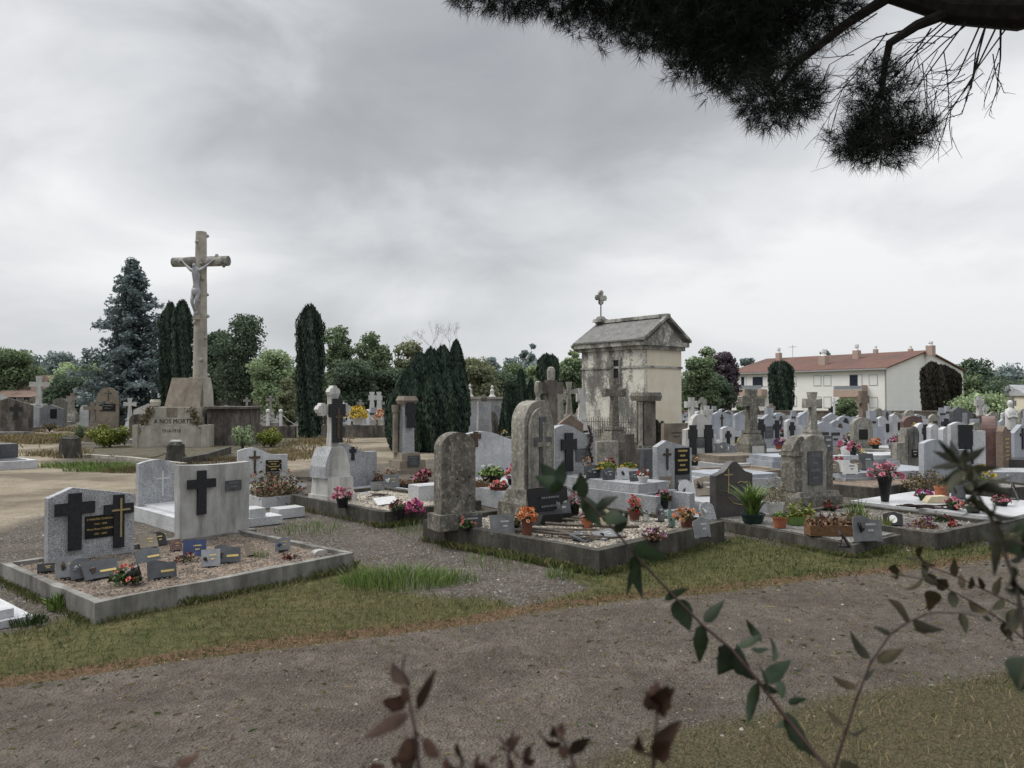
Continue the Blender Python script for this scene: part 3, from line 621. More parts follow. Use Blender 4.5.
t=thing('pebble_block','small white marble block lying on brown gravel','stone block',on1(320,555,.12),.7); bm=B(); prism(bm,profile('arch',.15,.07,.6,6),-.05,.05); obj('block',bm,'marble',t,bev=.004)
# weed on plot
def weed(label,loc,n,h,r,mat,size=.03,asp=4,name='weed',cat='weed',lean=.5):
    """grassy tuft: curved blades"""
    a=rng.uniform(0,2*PI,n); q=r*np.sqrt(rng.random(n)); X=q*np.cos(a);Y=q*np.sin(a); L=h*rng.uniform(.5,1.1,n)*(1-.35*(q/r)**2); b=rng.uniform(0,2*PI,n); W=size*.12*rng.uniform(.7,1.3,n)
    out=np.stack([np.cos(a),np.sin(a)],1)*rng.uniform(0,lean,n)[:,None]*L[:,None]+rng.normal(size=(n,2))*.12*L[:,None]
    V=[];dx=np.cos(b)*W;dy=np.sin(b)*W
    p0=np.stack([X,Y,0*X],1);p1=p0+np.concatenate([out*.35,(L*.6)[:,None]],1);p2=p0+np.concatenate([out,(L*rng.uniform(.8,1,n))[:,None]],1); D=np.stack([dx,dy,0*dx],1)
    V=np.stack([p0-D,p0+D,p1+D*.8,p1-D*.8,p2],1).reshape(-1,3); i=5*np.arange(n)[:,None]
    F4=np.concatenate([i+np.array([[0,1,2,3]]),i+np.array([[3,2,4,4]])],0)
    F4=np.concatenate([i+np.array([[0,1,2,3]])],0); 
    # tip quads: duplicate as thin quad with midpoint
    t=rng.random(n); V2=np.stack([p1-D*.8,p1+D*.8,p2+D*.1,p2-D*.1],1).reshape(-1,3); j=5*n+4*np.arange(n)[:,None]+np.array([[0,1,2,3]])
    o=npmesh(name,np.concatenate([V,V2]),np.concatenate([F4,j]),mat,None,np.concatenate([np.repeat(t,5),np.repeat(t,4)])); o.location=loc; tag(o,label,cat); return o
weed('small green weed growing through the brown gravel',on1(262,556,.12),60,.10,.09,'lf_b')
o=weed('tall bright green grass tuft beside the bare gravel, in front of the rounded mossy gravestone',G(400,582),900,.22,.50,'lf_b',.028,name='grass_tuft',cat='grass tuft'); o.scale=(1.25,.8,1)
o=weed('smaller grass tuft at the right end of the tall green one',G(452,580),260,.14,.30,'lf_b',.026,name='grass_tuft',cat='grass tuft')
weed('broad weed growing at the outer corner of the left kerb',G(62,607),130,.16,.10,'lf_b',.09); weed('low weed beside the concrete path slab at far left',G(32,622),120,.10,.14,'lf',.06)
weed('seedy weed stalks in front of the mossy stone plinth',G(412,533),90,.22,.25,'lf_b',.02); weed('green weeds at the foot of the pale gravel kerb',G(310,530),260,.14,.5,'lf_b',.03)
weed('pale weeds against the blackened kerb of the middle plot',G(500,563),130,.14,.45,'lf_b',.03); weed('weeds at the front corner of the middle plot',G(560,578),120,.18,.15,'lf_b',.03)
# pale slab at the frame edge
t=thing('grave_slab','pale polished grave slab cut by the left edge, on a wider base','grave slab',G(20,615,.05),R(50)); bm=B(); box(bm,-2.0,-.02,.02,1.0,.0,.07); obj('slab',bm,'gran_w',t,bev=.006)
bm=B(); box(bm,-2.1,.1,-.06,1.1,-.08,-.002); obj('base',bm,'gran_l',t,bev=.006)
def grave(name,label,px,py=None,d=None,z=0,rz=TH,cat='grave',group=None):
    p=G(px,py,z) if d is None else P(px,d,z)
    return thing(name,label,cat,p,rz,group)
# ---------- behind plot 1
t=grave('grave','speckled granite grave with a thin etched cross, partly behind the black cross gravestone',172,d=12.3,rz=R(46))
headstone(t,'wave',1.05,.78,.12,'gran_m',z=.14); add_cross(t,-.16,.34,.40,.22,-.06,'gran_w',.07,.3,.008,name='etched_cross')
slab(t,1.15,1.9,-.02,.20,'gran_l',y0=.1); slab(t,.9,1.6,.2,.235,'gran_w',y0=-.05)
t=grave('grave','small white granite grave with a dark crucifix and black gold lettered plaque by the path',263,d=16.3,rz=R(28))
headstone(t,'wave',1.03,.84,.1,'gran_l',z=0); add_cross(t,-.17,.28,.50,.23,-.05,'bronze',.08,.28,.015,name='crucifix',christ=True)
add_plaque(t,.22,.32,.33,.25,-.05,'blk',4); add_plaque(t,.22,.12,.25,.18,-.05,'slate',0)
slab(t,1.0,1.5,0,.12,'conc_l')
# debris and planters beyond
def planter(label,loc,w_,l,h,mat,rz,fol,fl=None,nb=20,name='planter',nl=300,r=None,hh=.2,ls=.03,mix=None):
    t=thing(name,label,'planter',loc,rz); bm=B(); th=.02 if max(w_,l)<.7 else .04
    for a in ((-w_/2,w_/2,-l/2,-l/2+th),(-w_/2,w_/2,l/2-th,l/2),(-w_/2,-w_/2+th,-l/2+th,l/2-th),(w_/2-th,w_/2,-l/2+th,l/2-th)): box(bm,*a,0,h)
    box(bm,-w_/2+th,w_/2-th,-l/2+th,l/2-th,0.005,h*.82); obj('trough',bm,mat,t,bev=.004)
    C=np.stack([rng.uniform(-w_/2,w_/2,nl),rng.uniform(-l/2,l/2,nl),h*.8+np.abs(rng.normal(size=nl))*hh*.45],1); leaves_mesh('foliage',C,ls,fol,t,2.4)
    if fl: C=np.stack([rng.uniform(-w_/2,w_/2,nb),rng.uniform(-l/2,l/2,nb),h+rng.uniform(.1,.9,nb)*hh],1); blossoms(t,C,.028,'f_'+fl)
    if mix: C=np.stack([rng.uniform(-w_/2,w_/2,nb),rng.uniform(-l/2,l/2,nb),h+rng.uniform(.1,.9,nb)*hh],1); blossoms(t,C,.028,'f_'+mix)
    return t
planter('pale stone planter of dry grasses and red flowers right of the black cross gravestone',G(276,505,0),.75,.55,.19,'gran_w',TH,'lf_dry','dred',16,nl=900,hh=.42,ls=.035,mix='salmon')
t=thing('stone_block','stepped pale granite blocks stacked at the foot of the stone planter','stone block',G(262,523),TH); bm=B(); box(bm,-.3,.25,-.2,.2,0,.12); obj('lower_block',bm,'gran_l',t,bev=.006); bm=B(); box(bm,-.25,.0,-.15,.2,.123,.25); obj('upper_block',bm,'gran_w',t,bev=.006)
t=thing('stone_block','low pale granite block beside the stepped blocks','stone block',G(288,516),TH); bm=B(); box(bm,-.22,.22,-.16,.16,0,.15); obj('block',bm,'gran_w',t,bev=.006)
for i,(px,py,lb) in enumerate(((292,482,'dark flat memorial plaque lying behind the dry grass planter'),(305,487,'second flat plaque lying among dead branches'),(318,478,'weathered plaque propped beside the white monument'))): memplaque(lb,G(px,py,.05),TH+i*.7,.3,.16,'slate_l','rect',.95,None,0)
def branches(label,loc,n,L,mat='deadwood',name='dead_branches',rz=0,sp=.5,r=.012):
    t=B()
    for i in range(n):
        a=rz+random.uniform(-sp,sp); s_=Vector((random.uniform(-.25,.25)*L,random.uniform(-.12,.12)*L,random.uniform(.01,.05))); d_=Vector((math.cos(a),math.sin(a),0)); l=L*random.uniform(.5,1)
        pts=[s_+d_*l*(q-.5)+Vector((random.uniform(-1,1)*.03,random.uniform(-1,1)*.03,random.uniform(-.01,.02))) for q in (0,.25,.5,.75,1)]
        tube(t,pts,[r*random.uniform(.5,1.3) for _ in pts],5)
    o=obj(name,t,mat); o.location=loc; tag(o,label,'branches'); return o
branches('pile of dead branches behind the stone planter',G(312,480,.03),12,1.1,rz=.2)
# ---------- PLOT B with the white monument
AB=R(44); cB=G(385,527); uB=Vector((math.cos(AB),math.sin(AB),0)); vB=Vector((-math.sin(AB),math.cos(AB),0))
t=thing('grave_plot','dark kerbed grave plot of pale gravel in front of the white cross monument','grave plot',cB,AB); kerb_ring(t,1.9,2.85,.22,.13,'conc'); bed(t,.12,1.78,.12,2.73,.17,'bed_pl'); bed_peb(t,.12,1.78,.12,2.7,.175,3500,lo=.5,hi=1)
def onB(px,py): return G(px,py,.18)
mw=thing('grave_monument','tall white weathered cross monument carrying a smaller black cross','monument',P(333,12.9,.17),R(50)); mw.scale=(.86,.86,.95)
bm=B(); frust(bm,.70,.62,0,.70,.62,.12); frust(bm,.62,.54,.12,.60,.5,.42); obj('plinth',bm,'marble',mw,bev=.01)
bm=B(); prism(bm,[(-.30,.42),(.30,.42),(.29,.62),(.20,.88),(.14,.95),(-.14,.95),(-.20,.88),(-.29,.62)],-.16,.2); obj('pedestal',bm,'marble',mw,bev=.01)
bm=B(); prism(bm,[(-.36,.42),(-.26,.42),(-.26,.66),(-.2,.85),(-.22,.95),(-.3,.8),(-.36,.62)],-.25,.24); obj('scroll_bracket',bm,'gran_m',mw,bev=.01)
bm=B(); frust(bm,.20,.17,.95,.17,.15,1.2); prism(bm,[(-.085,1.2),(.085,1.2),(.085,1.52),(.085,1.9),(-.085,1.9)],-.07,.07); obj('shaft',bm,'marble',mw,bev=.008)
bm=B()
for cx,cz,a0 in ((-.27,1.62,0),(.27,1.62,0),(0,1.93,0)): 
    for ax,az in ((0,.06),(0,-.06),(-.06 if cx<=0 else .06,0),(.06 if cx==0 else 0,0)):
        prism(bm,[(cx+ax+.075*math.cos(q),cz+az*(.8)+.075*math.sin(q)) for q in np.linspace(0,2*PI,7)[:-1]],-.0625-.002*(ax!=0),.0625+.003*(az>0))
prism(bm,[(-.27,1.54),(.27,1.54),(.27,1.70),(-.27,1.70)],-.068,.068); obj('cross_arms',bm,'marble',mw)
add_cross(mw,.02,1.03,.78,.38,-.085,'cross_k',.30,.27,.05,name='black_cross'); 
cr=add_cross(mw,.03,1.10,.55,.14,-.137,'bronze',.1,.3,.008,name='small_crucifix'); 
potted('pink and peach hydrangea heads in a dark pot before the tall white monument',P(343,11.9,.19),'pink','pot_k',(.07,.10,.14),.17,.2,26,.05,mix='ppink',nl=60)
potted('dark red artificial flowers with dark leaves beside the magenta bouquet',onB(398,515),'dred','pot_k',(.06,.08,.1),.14,.14,14,.035,nl=90,mix='pink')
t=potted('round magenta pink bouquet resting on the gravel near the kerb',onB(415,512),'magenta',None,(.05,.05,0),.15,.22,46,.04,nl=30,name='bouquet',mix='pink')
t=thing('flat_urn','grey funerary bowl with a spout beside the white monument foot','urn',G(321,492,.05),0); obj('bowl',pot_bm(.07,.12,.2),'marble',t,smooth=True)
branches('black wrought iron spray lying on the pale gravel',onB(380,497),6,.5,'iron','iron_spray',sp=1.2,r=.009)
memplaque('pale slanted memorial plaque lying by the iron spray',onB(389,504),TH,.4,.18,'plq_w','rect',1.0,None,0); memplaque('tiny dark plaque standing beside the dark red flowers',onB(402,513),TH-.3,.1,.13,'blk','rect',.1,None,0)
memplaque('grey standing plaque behind the iron spray',onB(378,490),TH-.3,.26,.16,'slate_l','rect',.2,None,2)
# graves behind plot B
t=grave('grave','speckled grey granite grave with a tiny black cross, right behind the white monument',352,d=15.0,rz=R(46)); headstone(t,'wave',1.12,1.02,.12,'gran_m'); add_cross(t,-.02,.68,.26,.15,-.06,'cross_k',.22,.3,.02,name='small_cross',flare=.4); slab(t,1.1,1.9,0,.16,'gran_m'); 
t2=t
planter('trough of dull red heather on the grey slab behind the white monument',G(385,484,.18)+Vector((0,0,.0)),.5,.2,.1,'pot_k',TH,'lf_heather','dred',10,nl=260,hh=.2)
memplaque('square photo plaque on the grey slab behind the white monument',G(392,487,.18),TH-.3,.3,.25,'slate_l','rect',.2,'plq_w',2); memplaque('blue plaque beside the heather trough',G(381,489,.18),TH-.2,.14,.14,'plq_b','rect',.1,None,0)
t=grave('grave_monument','brown stone column monument with a black quatrefoil cross, standing before the yews',407,d=19.3,rz=R(38),cat='monument')
bm=B(); frust(bm,.95,.8,0,.95,.8,.12); frust(bm,.75,.62,.12,.72,.6,.34); frust(bm,.55,.46,.34,.5,.42,.52); obj('stepped_base',bm,'brown',t,bev=.01)
bm=B(); frust(bm,.30,.26,.52,.26,.23,1.74); obj('shaft',bm,'gran_m',t,bev=.01); bm=B(); frust(bm,.36,.32,1.743,.44,.4,1.84); frust(bm,.44,.4,1.84,.34,.3,1.95); obj('capital',bm,'brown',t)
bm=B(); lathe(bm,[(.085,.52),(.075,.6),(.07,1.5),(.09,1.55),(.1,1.72)],12,(-.25,.14,0)); obj('column',bm,'brown',t)
add_cross(t,.0,1.15,.65,.30,-.15,'cross_k',.26,.33,.04,flare=.3,name='black_cross'); add_plaque(t,0,.2,.34,.26,-.33,'slate',3,'slate_l')
potted('dark red bouquet right of the brown column monument',G(424,486,.05),'dred','pot_k',(.07,.1,.12),.2,.26,26,.05,mix='pink',nl=90)
planter('spread of withered pinkish flowers near the brown column monument',G(409,487,.05),.9,.3,.06,'pot_k',TH,'lf_heather','dred',14,nl=300,hh=.14)
# long granite tomb behind gravestone A
t=grave('grave','long pale granite tomb with a wave topped headstone, behind the rounded mossy gravestone',497,d=14.6,rz=R(33))
headstone(t,'wave',1.55,.95,.14,'gran_l',z=.32); add_cross(t,-.52,.98,.29,.22,-.07,'bronze',.24,.3,.03,flare=.5,name='small_dark_cross')
slab(t,1.6,2.1,0,.30,'gran_m',y0=.1); slab(t,1.35,1.9,.3,.42,'gran_l',y0=-.05)
potted('white begonias in a dark oval planter on the long pale tomb',P(492,13.3,.43),'white','pot_k',(.13,.2,.13),.26,.2,16,.03,nl=420,fol='lf_b',ls=.045)
potted('salmon and magenta flowers in a pot, right edge of the long pale tomb',P(512,12.9,.43),'salmon','pot_k',(.06,.08,.1),.12,.28,18,.045,mix='magenta',nl=30); potted('low bowl of salmon flowers on the long pale tomb',P(499,12.2,.43),'salmon','terra_d',(.14,.16,.06),.17,.09,16,.035,mix='pink',nl=70)
planter('small wooden bowl of white and yellow flowers behind the mossy stone',P(480,12.6,.43),.3,.16,.06,'wood',.3,'lf_dry','white',8,nl=80,hh=.1)
t=thing('stone_block','plain pale granite block at the left end of the long tomb','stone block',P(432,13.1,0),R(33)); bm=B(); box(bm,-.35,.5,-.2,.2,0,.42); obj('block',bm,'gran_l',t,bev=.01)
t=thing('stone_block','square pale granite block by the dark red bouquet','stone block',G(436,502,.0),R(33)); bm=B(); box(bm,-.14,.14,-.14,.14,0,.34); obj('block',bm,'gran_w',t,bev=.01)
# ---------- PLOT 2 (middle)
A2=R(46); c2=Vector((.93,8.13,0)); u2=Vector((math.cos(A2),math.sin(A2),0)); v2=Vector((-math.sin(A2),math.cos(A2),0))
t=thing('grave_plot','large blackened kerbed plot of pale gravel with dead logs across it, middle of the view','grave plot',c2,A2)
kerb_ring(t,2.7,2.95,.27,.12,'conc'); bed(t,.1,2.6,.1,2.85,.22,'bed_pl'); bed_peb(t,.12,2.58,.12,2.83,.225,8500,lo=.45,hi=1,r=.011)
def on2(px,py,z=.235): return G(px,py,z)
t=thing('gravestone','rounded mossy gravestone with a small dark plaque at its foot on the middle plot','gravestone',P(455,9.85,.22),R(33))
headstone(t,'arch',.50,1.04,.20,'moss',p=.80,z=.20,bev=.02); bm=B(); box(bm,-.31,.31,-.17,.17,0,.2); obj('base',bm,'moss',t,bev=.012)
bm=B(); 
for dx in (-.06,.12): 
    for dz in (.42,.62): lathe(bm,[(.012,0),(.012,.01)],8,(0,0,0))
bm.free(); bm=B()
for dx,dz in ((-.02,.42),(.16,.42),(-.02,.64),(.16,.66)): box(bm,dx-.011,dx+.011,-.106,-.102,dz-.011,dz+.011)
obj('fixing_holes',bm,'blk',t)
bm=B(); prism(bm,[(-.11,.74),(-.08,.74),(-.08,1.0),(0,1.0),(0,1.03),(-.08,1.03),(-.08,1.12),(-.11,1.12)],-.104,-.101); prism(bm,[(.03,.74),(.06,.74),(.06,1.12),(.03,1.12)],-.104,-.101); obj('worn_relief',bm,'moss_l',t)
add_plaque(t,.13,.02,.33,.15,-.172,'slate',2,'letter_w',t=.02)
t=thing('gravestone','tall lichened gothic gravestone with a recessed cross on a heavy stepped base','gravestone',P(535,11.0,.2),R(41))
st=headstone(t,'gothic',.56,1.26,.28,'moss_l',z=.40,bev=.02); st.location.y=.06
bm=B(); pr=profile('gothic',.47,1.14,n=14); a=[(x,z) for x,z in pr]
prism(bm,a,-.155,-.112); obj('face_panel',bm,'moss_l',t,bev=.006).location=(0,0,.42)
bm=cross_bm(.34,.98,.02,.13,.36); o=obj('recessed_cross',bm,'slate',t); o.location=(0,-.158,.45)
bm=cross_bm(.27,.90,.016,.07,.36); o=obj('raised_cross',bm,'moss_l',t); o.location=(.02,-.166,.46)
bm=B(); frust(bm,.92,.62,0,.90,.60,.22); frust(bm,.86,.56,.22,.78,.48,.28); frust(bm,.78,.48,.28,.72,.42,.40); obj('base',bm,'moss',t,bev=.012)
t=thing('inscription_panel','large black inscribed panel leaning on the base of the gothic gravestone','panel',P(549,10.52,.235),R(39)); bm=B(); box(bm,-.36,.36,-.03,0,0,.42,Matrix.Rotation(-.14,4,'X')); o=obj('panel',bm,'blk',t,bev=.004)
for i in range(2):
    l=add_lines(t,.5,.12,1,'slate_l',-.035,i+5); l.location=(0,0,.22-.12*i); l.rotation_euler=(-.14,0,0)
t=thing('dark_cushion','low black polished stone lying before the leaning black panel','stone block',P(549,10.2,.235),R(39)); bm=B(); prism(bm,[(-.32,0),(.32,0),(.28,.12),(-.25,.14)],-.16,.1); obj('block',bm,'blk',t,bev=.01)
for lb,px,py,w_,h_,m_,sh,dr,mo in (
 ('grey slate memorial plaque tipped sideways in front of the rounded mossy gravestone',503,534,.30,.24,'slate_l','rect',-.5,None),
 ('dark irregular plaque with a tree relief beside the black leaning panel',563,517,.34,.33,'slate','book',-.2,'slate_l'),
 ('cream plaque with a dark vine motif at the middle of the gravel',608,527,.22,.24,'f_cream','book',-.1,'blk'),
 ('small black framed plaque beside the cream plaque',620,521,.14,.13,'blk','rect',0,'slate_l'),
 ('grey standing plaque with short text at the right kerb',703,537,.26,.24,'slate_l','book',-.3,None),
 ('rounded grey green plaque with pale spots behind the right kerb plaque',709,520,.30,.25,'gran_m','arch',-.1,'plq_w'),
 ('dark slate plaque lying flat in the middle of the gravel',590,540,.30,.22,'slate','rect',.3,None),
 ('flat grey marble plaque lying beside the flat slate one',612,537,.42,.18,'slate_l','rect',.1,'blk'),
 ('brown grey plaque at the far edge of the middle plot',638,514,.22,.18,'brown','rect',0,None),
 ('dark arched plaque against the far kerb',662,521,.18,.24,'slate','oval',0,'bronze'),
 ('greenish bronze dove plaque beside orange flowers',673,527,.13,.24,'f_verd','oval',0,'slate_l')):
    if m_=='f_cream' : K['f_cream']=plain('cream_plaque',(.46,.40,.27),.5,.1)
    if m_=='f_verd' : K['f_verd']=plain('verdigris',(.13,.21,.18),.7,.3)
    fl='flat' in lb
    memplaque(lb,on2(px,py),A2+dr,w_,h_,m_,sh,1.25 if fl else .3,mo,2,'letter_w' if m_!='f_cream' else 'letter_d')
potted('bright orange carnations in a dark red pot at the centre of the middle plot',on2(527,534),'orange','terra_d',(.055,.075,.19),.125,.15,44,.032,mix='peach',nl=30)
leafb=potted('trailing green leaves beside the orange carnations',on2(515,531),'dred','pot_k',(.05,.06,.08),.10,.16,6,.02,nl=60)
potted('black pot of dark ivy and small red flowers before the rounded gravestone',on2(467,530),'salmon','pot_k',(.05,.06,.05),.13,.13,10,.022,nl=110)
potted('white and pink daisies in a terracotta pot',on2(587,529),'ppink','terra',(.055,.085,.15),.11,.11,24,.025,mix='purple',nl=60)
potted('pale pink hydrangeas in front of the dark tree relief plaque',on2(574,514),'ppink','pot_k',(.06,.08,.12),.15,.24,22,.045,nl=90)
potted('white chrysanthemums in a dark pot near the pale pink hydrangeas',on2(588,515),'white','pot_k',(.06,.08,.10),.10,.12,12,.03,nl=80)
potted('red and salmon carnations in a square terracotta pot',on2(634,519),'salmon','terra_d',(.065,.08,.12),.10,.24,20,.036,mix='red',nl=80)
potted('peach flowers spreading from a brown pot near the right kerb',on2(686,529),'peach','terra_d',(.06,.085,.15),.18,.14,30,.03,mix='orange',nl=90)
potted('purple heather clump near the front right kerb',on2(654,541),'purple','pot_k',(.06,.07,.05),.15,.13,34,.02,mix='ppink',nl=150,fol='lf_heather')
potted('small glass jar with white flowers behind the red carnations',on2(646,520),'white','pot_w',(.035,.04,.09),.05,.08,6,.02,nl=20)
for i,(a,b,l,lb) in enumerate(((.45,1.3,2.0,'thick grey log lying across the pale gravel near the gravestone foot'),(.9,1.0,1.6,'second dead log across the middle of the pale gravel'),(.5,.55,.9,'short dead branch lying near the front kerb'),(1.5,1.35,1.2,'twisted dead branch near the flower pots'))):
    p=c2+u2*a+v2*b; p.z=.24; branches(lb,p,(3,2,3,2)[i],l*.8,rz=PI*.5+R(46)+.3+.1*i,sp=.16,r=(.03,.02,.014,.014)[i],name='dead_log')
# ---------- stepped granite tomb C
q=G(655,521,.08); t=thing('grave','stepped speckled granite tomb with a black cross and leaf ornament on its headstone','grave',q,R(40))
# local: origin = foot front corner(left?) ; x along u, +y towards head
W=.95; L=2.25
bm=B(); box(bm,-.12,W+.12,-.14,L+.3,-.09,.0); obj('base_slab',bm,'gran_w',t,bev=.01)
bm=B(); box(bm,0,W,.34,L,.003,.36); box(bm,0,.12,0,.34,.003,.36); box(bm,W-.13,W,0,.34,.003,.34); box(bm,.12,W-.13,0,.10,.003,.12); obj('lower_tier',bm,'gran_m',t,bev=.008)
bm=B(); box(bm,.10,W-.10,.42,L,.363,.50); obj('upper_tier',bm,'gran_m',t,bev=.008)
h=bpy.data.objects.new('headpiece',None)
bm=B(); prism(bm,[(x+W/2,z) for x,z in profile('wave',.98,.86)],L-.1,L+.06); o=obj('headstone',bm,'gran_m',t,bev=.008); o.location=(0,0,.50)
o=add_cross(t,W/2-.17,.56,.66,.36,L-.1,'cross_k',.26,.30,.035,flare=.1,name='black_cross'); add_plaque(t,W/2+.14,.72,.27,.22,L-.1,'slate',2,'slate_l')
bm=B(); 
for k in range(12): zz=.5+.06*k; tube(bm,[(W/2+.34,L-.125,zz+.1),(W/2+.34+.05*math.sin(k),L-.14,zz+.15),(W/2+.34+.07*math.sin(k*2.1),L-.125,zz+.19)],[.012,.028,.008],5)
obj('leaf_ornament',bm,'iron',t)
def onC(a,b,z=.5): 
    p=t.matrix_world if False else None
    c=Vector((q.x+math.cos(R(40))*a-math.sin(R(40))*b,q.y+math.sin(R(40))*a+math.cos(R(40))*b,q.z+z)); return c
potted('pot of dark red flowers in the niche at the foot of the stepped tomb',onC(W/2-.02,.22,.125),'dred','pot_k',(.07,.09,.13),.13,.17,18,.03,nl=160,mix='pink')
potted('red and white rose bowl standing behind the niche on the stepped tomb',onC(W/2-.1,.55),'red','pot_w',(.06,.09,.1),.1,.14,8,.035,nl=20,mix='white')
potted('gilt lantern shaped pot with cream flowers below the leaf ornament',onC(W/2+.08,L-.3),'peach','slate_l',(.05,.05,.14),.09,.2,14,.035,nl=20,mix='white')
potted('round yellow green chrysanthemum mound on the stepped tomb',onC(W/2,L-.85),'yellow','slate_l',(.13,.14,.15),.19,.16,10,.03,nl=460,fol='lf_y')
potted('small yellow green plant right of the chrysanthemum mound',onC(W-.12,L-1.0),'yellow','pot_w',(.09,.12,.14),.14,.15,6,.03,nl=300,fol='lf_y')
potted('dried hydrangea clump between the two yellow green plants',onC(W-.2,L-.65),'dred','pot_k',(.07,.09,.14),.13,.17,16,.04,nl=60,mix='ppink',fol='lf_heather')
for lb,a,b,w_,h_,m_,sh in (('dark rounded memorial plaque at the head end of the stepped tomb',.25,L-.75,.28,.22,'slate','arch'),('slate book shaped plaque in the middle of the stepped tomb',.25,L-1.1,.25,.2,'slate','book'),
   ('pale marble plaque with a dark lily on the stepped tomb',.55,L-1.25,.42,.2,'gran_l','wave'),('small dark square plaque near the foot of the stepped tomb',.4,.75,.16,.16,'slate','rect')):
    memplaque(lb,onC(a,b),R(30),w_,h_,m_,sh,.2,'blk' if 'pale' in lb else 'slate_l',2,'letter_w')
# ---------- granite tomb D
t=grave('grave','granite tomb with a rusty cross and tall black gold lettered panel, beside the stepped tomb',672,d=13.7,rz=R(27))
headstone(t,'gable_left',.78,.92,.13,'gran_m',z=.22); add_cross(t,-.17,.62,.38,.17,-.065,'iron',.10,.28,.02,name='rusty_cross')
o=add_plaque(t,.17,.52,.33,.48,-.065,'blk',5); add_plaque(t,.17,.24,.33,.27,-.065,'slate',1,'letter_w'); add_plaque(t,-.2,.25,.28,.25,-.065,'brown',1,'letter_w')
slab(t,1.0,1.9,0,.22,'gran_w',y0=.12); 
memplaque('oval pale plaque with a flower relief on the white slab',P(689,12.3,.23),R(20),.3,.36,'gran_w','oval',.4,'bronze',0); memplaque('pinkish grey plaque with a tree motif by the dark headstone',P(707,13.0,.23),R(10),.42,.36,'brown','book',.5,'blk',2,'letter_w')
memplaque('upright white plaque with tall text, right of the tree motif plaque',P(746,12.6,.1),R(30),.3,.3,'plq_w','rect',.2,'slate',2,'letter_d')
# ================================================================== PLOT 3
A3=R(37); c3=G(853,557,0); u3=Vector((math.cos(A3),math.sin(A3),0)); v3=Vector((-math.sin(A3+R(-6)),math.cos(A3+R(-6)),0))
t=thing('grave','dark ogee topped granite gravestone with a gilt cross on a low grey slab','grave',c3,A3)
bm=B(); vs=[(0,0),(1.15,0)]
def skewbox(bm,a0,a1,b0,b1,z0,z1,sk=.10):
    V=[bm.verts.new((a+b*sk,b,z)) for z in (z0,z1) for a,b in ((a0,b0),(a1,b0),(a1,b1),(a0,b1))]
    for f in ((0,1,2,3),(4,5,6,7),(0,1,5,4),(1,2,6,5),(2,3,7,6),(3,0,4,7)): bm.faces.new([V[i] for i in f])
skewbox(bm,0,1.15,0,2.3,-.03,.15); obj('slab',bm,'conc',t,bev=.01)
bm=B(); skewbox(bm,.07,1.08,.07,2.2,.153,.165); obj('gravel_bed',bm,'bed_gy',t)
bm=B(); prism(bm,profile('ogee',.76,.82),-.06,.06); o=obj('headstone',bm,'gran_k',t,bev=.008); o.location=(.62,2.22,.15); o.rotation_euler=(0,0,-R(6))
cr=add_cross(o,-.13,.36,.36,.17,-.06,'bronze2',.06,.25,.01,name='gilt_cross'); bm=B(); 
tube(bm,[(-.12,-.066,.3),(-.05,-.066,.22),(.06,-.066,.19),(.2,-.066,.17)],.005,5); tube(bm,[(.06,-.066,.5),(.12,-.066,.52),(.2,-.066,.5),(.27,-.066,.51)],.004,5); obj('gilt_scroll',bm,'gold',o)
def on3(px,py,z=.17): return G(px,py,z)
t=potted('bright green spiky daylily plant in a dark green bowl',on3(752,522),None,'pot_g',(.13,.17,.13),.2,.2,nl=10)
# strap leaves
def straps(par,n,L,z,mat,w_=.012,sp=.9):
    V=[];Fc=[];T=[]
    for i in range(n):
        a=random.uniform(0,2*PI); l=L*random.uniform(.6,1.1); o_=random.uniform(.2,sp)*l; bx=random.uniform(-.07,.07); by=random.uniform(-.07,.07); tt=random.random(); m=5; b0=len(V)
        for k in range(m+1):
            s_=k/m; x=bx+math.cos(a)*o_*s_**1.6; y=by+math.sin(a)*o_*s_**1.6; zz=z+l*(s_-.35*s_**3*o_/l); ww=w_*(1-s_**2)+.0008
            V+=[(x-math.sin(a)*ww,y+math.cos(a)*ww,zz),(x+math.sin(a)*ww,y-math.cos(a)*ww,zz)]; T+=[tt*.6+.4*s_]*2
        for k in range(m): j=b0+2*k; Fc.append((j,j+1,j+3,j+2))
    return npmesh('leaves',np.array(V),np.array(Fc),mat,par,np.array(T))
straps(t,190,.50,.1,'lf_b',w_=.014)
t=potted('wispy dry shrub in a white pot behind the green daylily',on3(775,515),'white','pot_w',(.09,.12,.2),.2,.55,8,.018,nl=600,fol='lf_dry',ls=.016)
potted('small green seedlings in a terracotta pot',on3(779,527),None,'terra',(.075,.10,.15),.12,.1,nl=160,fol='lf_b',ls=.025)
planter('lime green plastic trough with yellowish grass',on3(800,524),.34,.16,.11,'pot_lime',A3-.5,'lf_y',nl=260,hh=.2)
planter('wooden plank trough with dry reddish plants',on3(832,534),.66,.22,.13,'wood',A3-R(37),'lf_heather','dred',8,nl=360,hh=.14)
memplaque('broad grey wave shaped plaque with a dark rose, front of the low grey slab',on3(867,541),A3-R(30),.36,.31,'slate_l','wave',.15,'blk',2,'letter_w'); memplaque('small open book plaque lying in front of the dark rose plaque',on3(849,546),A3+R(30),.2,.22,'blk','book',.6,None,0)
potted('dark red roses behind the wooden trough',on3(829,514,.1),'dred','pot_k',(.06,.08,.1),.12,.16,10,.035,nl=150,mix='pink'); 
weed('tall green weed behind the rose plaque',G(856,522,.1),90,.42,.12,'lf_b',.06); weed('yellowish weed right of the rose plaque',G(880,531,.1),70,.3,.12,'lf_y',.05)
